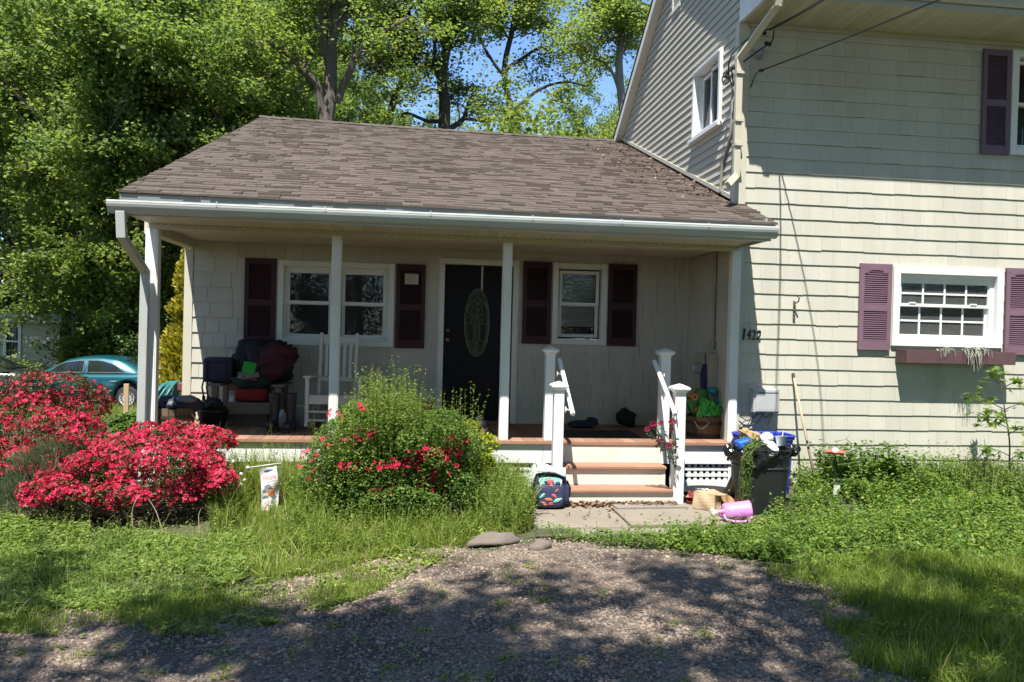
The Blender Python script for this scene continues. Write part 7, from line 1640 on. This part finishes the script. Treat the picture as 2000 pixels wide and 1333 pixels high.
for (s, e, n) in (((1962, 800), (1885, 772), 20), ((1966, 835), (1905, 815), 26), ((1964, 815), (1925, 800), 16), ((1958, 760), (1995, 745), 14), ((1955, 745), (1945, 722), 16), ((1955, 750), (1928, 745), 8), ((1968, 850), (2010, 835), 18), ((1964, 800), (2005, 790), 14), ((1970, 890), (1920, 875), 18), ((1970, 900), (2010, 880), 20)):
    a_, e_ = at(*s, -.3), at(*e, -.42 - .2 * rg.random()); twigs([a_, (a_ + e_) / 2 + [0, 0, .02], e_], n, .06)
mb.build('trunk', M_twig, t); ml.build('leaves', L_map, t)
L_bed = LEAF('broad_weed_leaf', [(0, (.03, .075, .012)), (.5, (.085, .16, .028)), (1, (.22, .28, .07))], .35)
def weedclump(name, label, cat, poly, n, h, nl, ls, seed, mat=L_bed, lean=.22, whorl=2, stalk=0):
    rg = np.random.default_rng(seed); P = sample(poly, n, rg); c = P.mean(0); t = thing(name, label, cat, (c[0], c[1], g1(*c))); mb = MB(); weeds(mb, P, rg.uniform(.55, 1.05, n) * h, nl, ls, rg, lean, .5, whorl=whorl, taper=.25); mb.build('leaves', mat, t)
    if stalk: mb = MB(); P = sample(poly, stalk, rg); blades(mb, P, rg.uniform(.8, 1.5, stalk) * h, .005, .3, np.full(stalk, .92), rg); mb.build('seed_stalks', L_grass, t)
    return t
def bx_(x0, x1, y0, y1): return [(x0, y0), (x1, y0), (x1, y1), (x0, y1)]
xa = at(1600, 900, -.15)[0]; xb = at(1745, 900, -.15)[0]; weedclump('broadleaf_weed', 'thick clump of broad-leaved weeds behind the coral stake', 'weeds', bx_(xa, xb, -.50, .0), 190, .56, 9, .075, 91)
p = at(1636, 860, -.1)[0]; weedclump('tall_weed', 'tallest weed stem, rising above the coral stake against the wall', 'weeds', bx_(p - .05, p + .08, -.12, -.04), 4, .62, 7, .07, 92, lean=.08)
p = at(1603, 870, -.1)[0]; weedclump('dry_weed', 'thin half-dry weed with curled leaves near the leaning pole', 'weeds', bx_(p - .04, p + .06, -.15, -.05), 4, .55, 6, .045, 93, lean=.12)
xa = at(1780, 930, -.2)[0]; xb = at(1900, 930, -.2)[0]; weedclump('bedding_weed', 'low rounded weeds at the foot of the wall below the window box', 'weeds', bx_(xa, xb + .2, -.4, .02), 130, .30, 9, .05, 94, stalk=40)
xa = at(1880, 960, -.7)[0]; xb = at(2040, 960, -.7)[0]; weedclump('grassy_weed', 'dry-tipped weeds and seeding grass around the maple sapling', 'weeds', bx_(xa, xb, -.9, -.1), 170, .40, 10, .045, 95, stalk=200)
xa = at(1430, 1000, -.2)[0]; 
# small green bush left of the porch post, golden conifer, shrub behind the car
shrub('low_bush', 'small dark green bush on the lawn just left of the porch', 'bush', [pl(268, 826, 1.0, 22, 22, .22), pl(248, 836, .9, 22, 18, .2)], 1700, .05, L_mid, 62, .25, .9, 30)
L_gold = LEAF('golden_conifer_spray', [(0, (.13, .15, .02)), (.5, (.33, .29, .03)), (1, (.52, .44, .06))], .3)
rg = np.random.default_rng(63); YC = 5.2; top = at(372, 486, YC); lo_ = at(372, 735, YC); gz = g1(lo_[0], YC); t = thing('golden_conifer', 'yellow-foliaged conifer rising behind the left house corner', 'conifer', (lo_[0], YC, gz)); n = 9000; f = rg.random(n) ** .8; z = gz + (top[2] - gz) * f; R = .50 * (1 - f) ** .75 + .05; R = R * (1 + .22 * np.sin(z * 7 + 2.5 * np.sin(z * 3.1))); a = rg.uniform(0, 2 * math.pi, n); rr_ = R * np.sqrt(rg.uniform(.45, 1, n)); p = np.stack([lo_[0] + rr_ * np.cos(a), YC + rr_ * np.sin(a), z], 1); d = np.stack([np.cos(a) * .8, np.sin(a) * .8, np.full(n, .8)], 1)
mb = MB(); R_ = align(d, rg, .35); scatter(mb, np.array([(-.22, 0, 0), (.22, 0, 0), (.12, 0, 1), (-.12, 0, 1)], float), np.array([(0, 1, 2, 3)]), p, R_, rg.uniform(.06, .13, n), 0, np.clip(rg.normal(.5, .22, n), 0, 1)); mb.build('crown', L_gold, t); mb = MB(); mb.tube([(lo_[0], YC, gz - .1), (lo_[0], YC, top[2] - .1)], [.06, .01], 7); mb.build('trunk', M_twig, t)
L_jm = LEAF('lime_maple_leaf', [(0, (.06, .11, .015)), (.5, (.16, .23, .035)), (1, (.32, .38, .08))], .4)
shrub('lime_shrub', 'pale lime-green layered shrub behind the teal sedan', 'shrub', [pl(190, 672, 18.5, 62, 22, .8), pl(160, 685, 18.3, 40, 20, .7), pl(225, 682, 18.3, 40, 20, .7), pl(190, 705, 18.5, 70, 25, .8)], 5200, .13, L_jm, 64, .25, .45, 40, .6)
# ================================================================== TREES
M_bark = M('grey_bark', (.115, .098, .080), .9, .3, 5, bump=.8, bscale=18, stretch=(3, 3, .6)); M_barkd = M('dark_bark', (.05, .042, .034), .9, .3, 5, bump=.8, bscale=18, stretch=(3, 3, .6)); M_barkl = M('pale_bark', (.22, .20, .17), .9, .25, 5, bump=.6, bscale=18, stretch=(3, 3, .6))
class Tree:
    def __init__(s, seed): s.rg = np.random.default_rng(seed); s.mb = MB(); s.tips = []
    def limb(s, P, r0, r1, n=7):
        P = np.asarray(P, float); s.mb.tube(P, np.linspace(r0, r1, len(P)), n, 0, 1.0, caps=False)
    def grow(s, p, d, L, r, lvl, kids, upf=.08, spread=(.6, 1.1), wig=.16, tips=3, seg=.45, start=.25):
        rg = s.rg; n = max(3, int(L / seg)); P = [np.array(p, float)]; d = np.array(d, float); d /= np.linalg.norm(d); D = [d]
        for i in range(n):
            d = d + rg.normal(0, wig, 3) + np.array([0, 0, upf]); d /= np.linalg.norm(d); P.append(P[-1] + d * L / n); D.append(d)
        P = np.array(P); s.limb(P, r, r * (.35 if lvl else .3), 8 if r > .08 else (5 if r > .02 else 4))
        if lvl == 0:
            for f in np.linspace(.35, 1, tips): s.tips.append(P[min(int(f * n), n)])
            return
        for k in range(kids[0]):
            f = start + (1 - start) * (k + rg.random()) / kids[0]; i = min(int(f * n), n - 1); q = P[i] + (P[i + 1] - P[i]) * (f * n - i); dd = D[i]
            a = rg.normal(size=3); a -= dd * (a @ dd); a /= np.linalg.norm(a); an = rg.uniform(*spread); nd = dd * math.cos(an) + a * math.sin(an)
            s.grow(q, nd, L * rg.uniform(.42, .62) * (1.15 - .5 * f), r * (1 - .6 * f) * .55, lvl - 1, kids[1:], upf, spread, wig, tips, seg * .75, .2)
        s.tips.append(P[-1])
    def leaves(s, per, rad, ls, tone0=.5, tv=.17, tilt=.7, flat=.65):
        rg = s.rg; T = np.array(s.tips); n = len(T) * per; c = np.repeat(T, per, 0); off = rg.normal(0, rad, (n, 3)) * [1, 1, flat]; off *= (rg.random((n, 1)) ** .25)
        ct = np.repeat(rg.normal(0, .13, len(T)), per); m = MB(); scatter(m, LEAF4[0] - [0, .5, 0], LEAF4[1], c + off, rotmats(n, rg, tilt), ls * rg.uniform(.6, 1.3, n), 0, np.clip(tone0 + ct + rg.normal(0, tv, n), 0, 1)); return m
def dup(root, loc, rz, sc, label=None, group=None):
    r = root.copy(); COL.objects.link(r); r.location = loc; r.rotation_euler = (0, 0, rz); r.scale = (sc, sc, sc)
    if label: r['label'] = label
    if group: r['group'] = group
    for ch in list(root.children): c = ch.copy(); COL.objects.link(c); c.parent = r
    return r
L_wood = LEAF('woodland_leaf', [(0, (.085, .14, .04)), (.5, (.19, .27, .085)), (.85, (.27, .35, .12)), (1, (.35, .42, .16))], .55)
L_wood2 = LEAF('yellow_green_leaf', [(0, (.10, .15, .035)), (.5, (.21, .28, .075)), (1, (.34, .40, .13))], .55)
def make_wood(name, label, seed, H, r, kids, per, rad, ls, mat, start, bark, spread=(.7, 1.25), upf=.05, tone0=.5, group=None):
    t = thing(name, label, 'tree', (0, 0, 0), group); T = Tree(seed); T.grow((0, 0, -.2), (0.03, 0.02, 1), H, r, 3, kids, upf, spread, .10, 4, .6, start); T.mb.build('trunk', bark, t, local=True); T.leaves(per, rad, ls, tone0, .17, 1.15).build('crown', mat, t, local=True); return t
GW = 'trees in the dense wood left of the house'; LW = 'leafy green tree in the dense sunlit wood beyond the parked cars'
w0 = make_wood('woodland_tree', LW, 201, 13, .19, (17, 5, 3), 34, .30, .155, L_wood, .14, M_barkd, group=GW)
w1 = make_wood('woodland_tree', LW, 202, 16, .22, (16, 5, 3), 35, .32, .165, L_wood, .22, M_barkd, upf=.10, tone0=.45, group=GW)
w2 = make_wood('woodland_tree', LW, 203, 10, .13, (16, 5, 3), 31, .27, .14, L_wood2, .10, M_barkd, upf=.02, tone0=.45, group=GW)
spots = [(-60, 30, 0, 1.1), (60, 29.5, 2, 1.25), (150, 26, 0, 1.05), (235, 21, 2, .85), (330, 23, 0, 1.0), (420, 20, 2, .95), (500, 24, 0, .95), (-10, 34, 1, 1.1), (100, 31, 1, 1.15), (200, 30, 1, 1.05), (290, 28, 1, 1.1), (390, 29, 1, 1.1), (470, 30, 1, 1.0), (545, 33, 1, .95), (30, 37, 1, 1.3), (160, 38, 1, 1.3), (270, 39, 1, 1.3), (360, 37, 1, 1.3), (450, 40, 1, 1.2), (-175, 17.5, 0, .9), (-160, 34, 1, 1.2), (-30, 29, 0, 1.0)]  # far-left near tree stands off frame, added to shade the neighbour's house
rg = np.random.default_rng(301); first = [True, True, True]
for (px, Y, v, sc) in spots:
    c = at(px, 640, Y); loc = (c[0], Y, g1(c[0], Y)); rz = rg.uniform(0, 6.28); src = (w0, w1, w2)[v]
    if first[v]: first[v] = False; src.location = loc; src.rotation_euler = (0, 0, rz); src.scale = (sc, sc, sc)
    else: dup(src, loc, rz, sc)
w3 = make_wood('woodland_tree', 'tall bare-stemmed tree at the front of the wood, its trunk showing below the leaves', 204, 12, .13, (12, 5, 3), 30, .30, .15, L_wood, .52, M_bark, upf=.06, group=GW); fs_ = True
for (px, Y, sc) in ((232, 18.5, .95), (292, 19.5, 1.0), (150, 19.5, 1.0), (410, 17.0, .8), (340, 16.5, .75)):
    c = at(px, 640, Y); loc = (c[0], Y, g1(c[0], Y)); rz = rg.uniform(0, 6.28)
    if fs_: fs_ = False; w3.location = loc; w3.rotation_euler = (0, 0, rz); w3.scale = (sc,) * 3
    else: dup(w3, loc, rz, sc)
# understorey thickets filling the wood's edge
u0 = thing('understorey_bush', 'leafy bush in the shaded edge of the wood behind the cars', 'bush', (0, 0, 0), 'bushes at the edge of the wood'); T = Tree(220)
for k in range(9): T.grow((T.rg.normal() * .3, T.rg.normal() * .3, -.1), (T.rg.normal() * .4, T.rg.normal() * .4, 1), T.rg.uniform(2.2, 4.0), .03, 1, (8,), .03, (.5, 1.1), .15, 4, .4, .2)
T.mb.build('stems', M_barkd, u0, local=True); T.leaves(36, .30, .12, .42).build('crown', L_wood, u0, local=True); fst = True
for (px, Y, sc) in ((-90, 30, 1.2), (20, 29.5, 1.2), (140, 24, 1.1), (255, 19.5, .8), (300, 22, 1.0), (345, 18.5, .75), (390, 17.5, .8), (440, 22, 1.2), (210, 27, 1.2), (330, 30, 1.3), (75, 29.5, 1.3), (150, 33, 1.4), (270, 33, 1.3), (400, 33, 1.4), (480, 26, 1.2), (520, 36, 1.5)):
    c = at(px, 640, Y); loc = (c[0], Y, g1(c[0], Y)); rz = rg.uniform(0, 6.28)
    if fst: fst = False; u0.location = loc; u0.scale = (sc,) * 3
    else: dup(u0, loc, rz, sc)
# the oaks behind the porch roof, limb by limb
def oak(name, label, Y, paths, seed, bark, mat, per, rad, ls, tone0=.5, base=None, kidsn=5, lvl=1, tl=2.4, dens=.55, up=.05):
    s = (Y - CAM[1]) / FPX; b = at(base[0], base[1], Y); gz = g1(b[0], Y); t = thing(name, label, 'tree', (b[0], Y, gz)); T = Tree(seed); rg = T.rg
    for j, (pts, r0, r1) in enumerate(paths):
        Q = [at(x, y, Y + (0 if j == 0 else rg.normal() * .0)) for x, y in pts]
        if j == 0: Q = [np.array([Q[0][0], Y, gz - .2])] + Q
        else:
            dy = rg.choice([-1, 1]) * rg.uniform(.15, .45)
            for i in range(len(Q)): Q[i] = Q[i] + np.array([0, dy * i * .7, 0])
        P = crv(Q, 5); P = P + np.cumsum(rg.normal(0, .012, P.shape), 0) * (1 if j else .3); T.limb(P, r0 * s, r1 * s, 9 if r0 > 8 else 6); L = np.linalg.norm(np.diff(P, axis=0), axis=1).sum()
        m = int(L * dens * 2)
        for k in range(m):
            i = rg.integers(int(len(P) * (.62 if j == 0 else .3)), len(P) - 1); d = P[i + 1] - P[i]; d /= np.linalg.norm(d); a = rg.normal(size=3); a -= d * (a @ d); a /= np.linalg.norm(a); f = i / len(P); T.grow(P[i], d * .5 + a, rg.uniform(.5, 1.0) * tl * (1.1 - .5 * f), max(.012, (r0 + (r1 - r0) * f) * s * .28), lvl, (kidsn, 3), up, (.5, 1.1), .22, 3, .3, .15)
        T.tips.append(P[-1])
    T.mb.build('trunk', bark, t); T.leaves(per, rad, ls, tone0).build('crown', mat, t); return t
L_oak = LEAF('young_oak_leaf', [(0, (.095, .15, .038)), (.5, (.20, .28, .075)), (1, (.36, .42, .16))], .58)
oak('big_oak', 'thickest oak behind the porch roof, its grey trunk forking into heavy limbs', 17.0, [([(640, 330), (638, 240), (645, 190), (647, 110), (654, 0), (660, -90), (668, -170)], 15, 9), ([(632, 250), (622, 175), (600, 150), (575, 122), (545, 108), (500, 112)], 9, 3), ([(655, 200), (678, 152), (700, 112), (740, 82), (795, 52)], 8, 2.5), ([(643, 120), (626, 60), (620, 0), (600, -70)], 9, 4), ([(656, 55), (684, 15), (700, -50)], 8, 4), ([(600, 150), (590, 95), (560, 60), (530, 50)], 4, 2), ([(652, 20), (600, -30), (540, -60)], 7, 3), ([(656, -40), (720, -70), (780, -60)], 7, 3)], 401, M_bark, L_oak, 13, .26, .125, .5, (640, 330), 5, 1, 2.5, .95)
oak('slender_oak', 'slender oak behind the middle of the porch roof with crooked dark side limbs', 21.0, [([(866, 330), (867, 250), (868, 200), (863, 150), (876, 70), (885, 0), (892, -90)], 14, 7), ([(863, 165), (842, 118), (815, 130), (790, 148), (775, 160)], 6, 2.5), ([(868, 255), (905, 233), (916, 205), (918, 190)], 6, 3), ([(905, 233), (940, 240), (975, 238)], 4, 2), ([(866, 205), (900, 172), (945, 170)], 4, 2), ([(880, 55), (905, 38), (935, 8), (960, -30)], 6, 3), ([(863, 150), (848, 112), (852, 60), (850, 30)], 5, 2), ([(866, 235), (840, 232), (800, 215), (780, 216)], 4.5, 2), ([(868, 185), (845, 180), (822, 192)], 3, 1.5), ([(884, 10), (830, -30), (800, -60)], 6, 3)], 402, M_barkd, L_oak, 13, .27, .13, .45, (866, 330), 5, 1, 2.6, 1.0)
oak('pale_oak', 'pale-barked oak with thin young foliage close to the gable edge', 19.0, [([(1226, 330), (1222, 250), (1213, 190), (1207, 120), (1212, 60), (1204, 0), (1200, -90)], 10, 6), ([(1214, 195), (1195, 140), (1165, 112), (1135, 120)], 4, 1.5), ([(1210, 65), (1185, 22), (1155, 5)], 4, 2), ([(1207, 120), (1235, 80), (1250, 40)], 3.5, 1.5), ([(1205, 0), (1160, -40), (1120, -60)], 5, 2), ([(1165, 112), (1140, 85), (1110, 80)], 2.5, 1.2)], 403, M_barkl, L_oak, 20, .26, .115, .6, (1226, 330), 5, 1, 2.3, .85)
L_cedar = LEAF('cedar_spray', [(0, (.020, .028, .010)), (.6, (.055, .070, .022)), (1, (.12, .11, .04))], .2)
oak('leaning_oak', 'thin-stemmed airy oak filling the canopy right of the slender oak', 24.0, [([(1010, 330), (1000, 230), (985, 140), (1000, 60), (1012, -20), (1010, -100)], 7, 4), ([(990, 160), (950, 110), (930, 60), (935, 10)], 4, 1.5), ([(985, 140), (1040, 100), (1075, 85), (1100, 60)], 4, 1.5), ([(1000, 60), (1045, 30), (1070, -20)], 3.5, 1.5), ([(998, 220), (1050, 180), (1100, 170), (1140, 180)], 4, 1.5), ([(1000, 225), (950, 190), (920, 170)], 3.5, 1.5)], 405, M_barkd, L_oak, 17, .27, .13, .55, (1010, 330), 5, 1, 2.4, 1.1)
oak('dark_cedar', 'dark drooping cedar with brownish twigs between the two oaks', 23.0, [([(752, 330), (757, 245), (768, 195), (786, 150), (775, 105), (770, 40), (768, -40)], 9, 4), ([(786, 150), (750, 130), (715, 140)], 3.5, 1.5), ([(780, 120), (820, 100), (850, 95)], 3.5, 1.5), ([(772, 80), (740, 60), (712, 70)], 3, 1.5), ([(770, 40), (800, 20), (835, 15)], 3, 1.2)], 404, M_barkd, L_cedar, 26, .24, .12, .45, (752, 330), 5, 1, 1.9, .9, -.10)
# lower sunlit trees filling the line above the ridge
s0 = make_wood('young_tree', 'x', 230, 6.2, .07, (16, 5, 2), 20, .30, .115, L_wood2, .25, M_bark, upf=.08, tone0=.55)
labs = ['sunlit yellow-green young tree showing above the ridge right of the slender oak', 'thin young tree above the ridge just right of the thick oak trunk', 'yellow-green young tree above the ridge nearest the gable', 'low pale young tree between the cedar and the slender oak', 'rounded yellow-green tree above the middle of the right half of the ridge']
for i, (px, Y, sc) in enumerate(((985, 15.5, 1.12), (700, 19, 1.12), (1170, 15.5, 1.15), (800, 22, 1.1), (1075, 17, 1.3))):
    c = at(px, 640, Y); loc = (c[0], Y, g1(c[0], Y))
    if i == 0: s0.location = loc; s0.scale = (sc,) * 3; s0['label'] = labs[0]
    else: dup(s0, loc, rg.uniform(0, 6.28), sc, labs[i])
GB = 'distant trees beyond the oaks'
for i, (px, Y, v, sc) in enumerate(((575, 46, 1, 1.1), (680, 56, 1, .95), (790, 58, 1, .85), (930, 54, 1, 1.0), (1040, 50, 1, 1.0), (1145, 58, 1, .8), (1260, 50, 1, .95), (1340, 44, 1, 1.0))):
    c = at(px, 640, Y); o = dup(w1, (c[0], Y, g1(c[0], Y)), rg.uniform(0, 6.28), sc, 'distant leafy tree in the gap beyond the oaks', GB)
# trees on the viewer's side: they shade the drive, block sky light and are mirrored in the windows
t = thing('shade_tree', 'spreading tree on the near side whose boughs dapple the gravel with shade', 'tree', (2.3, -12.3, 0)); T = Tree(501)
rgT = T.rg
def bough(P, r0, r1):
    P = [(x, y - (1.15 if z > 9 else .6 if z > 8 else 0), z) for x, y, z in P]; T.limb(crv(P, 5), r0, r1, 8); return crv(P, 5)
B = [bough([(2.3, -12.3, -.2), (2.25, -12.2, 3), (2.1, -12.0, 6.2), (1.8, -11.5, 8.2)], .20, .13), bough([(1.9, -11.7, 7.4), (1.0, -10.6, 9.0), (-.4, -9.5, 9.8), (-2.0, -8.8, 10.4), (-3.6, -8.5, 10.6), (-5.0, -8.6, 10.8)], .11, .03), bough([(1.8, -11.5, 8.1), (1.3, -10.2, 9.2), (.75, -9.2, 9.7), (.5, -8.2, 10.1), (.2, -7.4, 10.5)], .12, .035), bough([(1.9, -11.7, 7.7), (2.9, -10.8, 9.0), (3.8, -9.9, 9.7), (4.5, -9.2, 10.0)], .09, .03), bough([(1.0, -10.6, 9.0), (-.6, -10.4, 9.5), (-2.2, -9.9, 9.9), (-4.2, -9.6, 10.2), (-5.8, -9.4, 10.4)], .07, .025), bough([(.75, -9.2, 9.7), (1.6, -8.4, 10.0), (2.4, -7.8, 10.3), (3.0, -7.3, 10.5)], .055, .02), bough([(.6, -8.6, 9.9), (-.4, -8.0, 10.3), (-1.4, -7.7, 10.6)], .05, .02), bough([(1.3, -10.2, 9.2), (.2, -9.6, 10.4), (-.9, -9.2, 11)], .05, .02), bough([(-.4, -9.5, 9.8), (-1.8, -8.6, 9.6), (-3.2, -7.9, 9.7), (-4.6, -7.6, 9.8)], .05, .02)]
for bi, P in enumerate(B[1:]):
    for k in range(9):
        i = rgT.integers(3, len(P) - 1); d = P[i + 1] - P[i]; d /= np.linalg.norm(d); a = rgT.normal(size=3); a[2] *= .5; a -= d * (a @ d); a /= np.linalg.norm(a); T.grow(P[i], d * .7 + a, rgT.uniform(.8, 1.7), .025, 1, (4,), .02, (.5, 1.1), .2, 3, .3, .2)
T.mb.build('trunk', M_bark, t); T.leaves(24, .24, .12).build('crown', L_oak, t)
GN = 'trees added out of view on the viewer side'  # rows added out of view to block sky light and darken window reflections
for i, (x, y, v, sc) in enumerate(((-20, -24, 1, 1.25), (-13, -27, 0, 1.4), (-7, -25, 1, 1.2), (-1, -28, 0, 1.5), (5, -25, 1, 1.25), (11, -27, 0, 1.4), (17, -24, 1, 1.25), (24, -22, 0, 1.4), (-27, -20, 0, 1.4), (-31, -10, 1, 1.2), (30, -14, 1, 1.3), (24, -6, 0, 1.3), (-10, -34, 1, 1.6), (3, -36, 1, 1.6), (14, -35, 1, 1.6))):
    dup((w0, w1)[v], (x, y, 0), rg.uniform(0, 6.28), sc, 'leafy tree added out of view to block sky light and darken window reflections', GN)
for i, (x, y) in enumerate(((-16, -21), (-10, -22), (-4, -22.5), (2, -22), (8, -21.5), (14, -21), (20, -19))):  # unseen bushes added to fill the gaps low in the window reflections
    dup(u0, (x, y, 0), rg.uniform(0, 6.28), 1.3, 'leafy bush added out of view to darken window reflections', 'bushes added out of view on the viewer side')
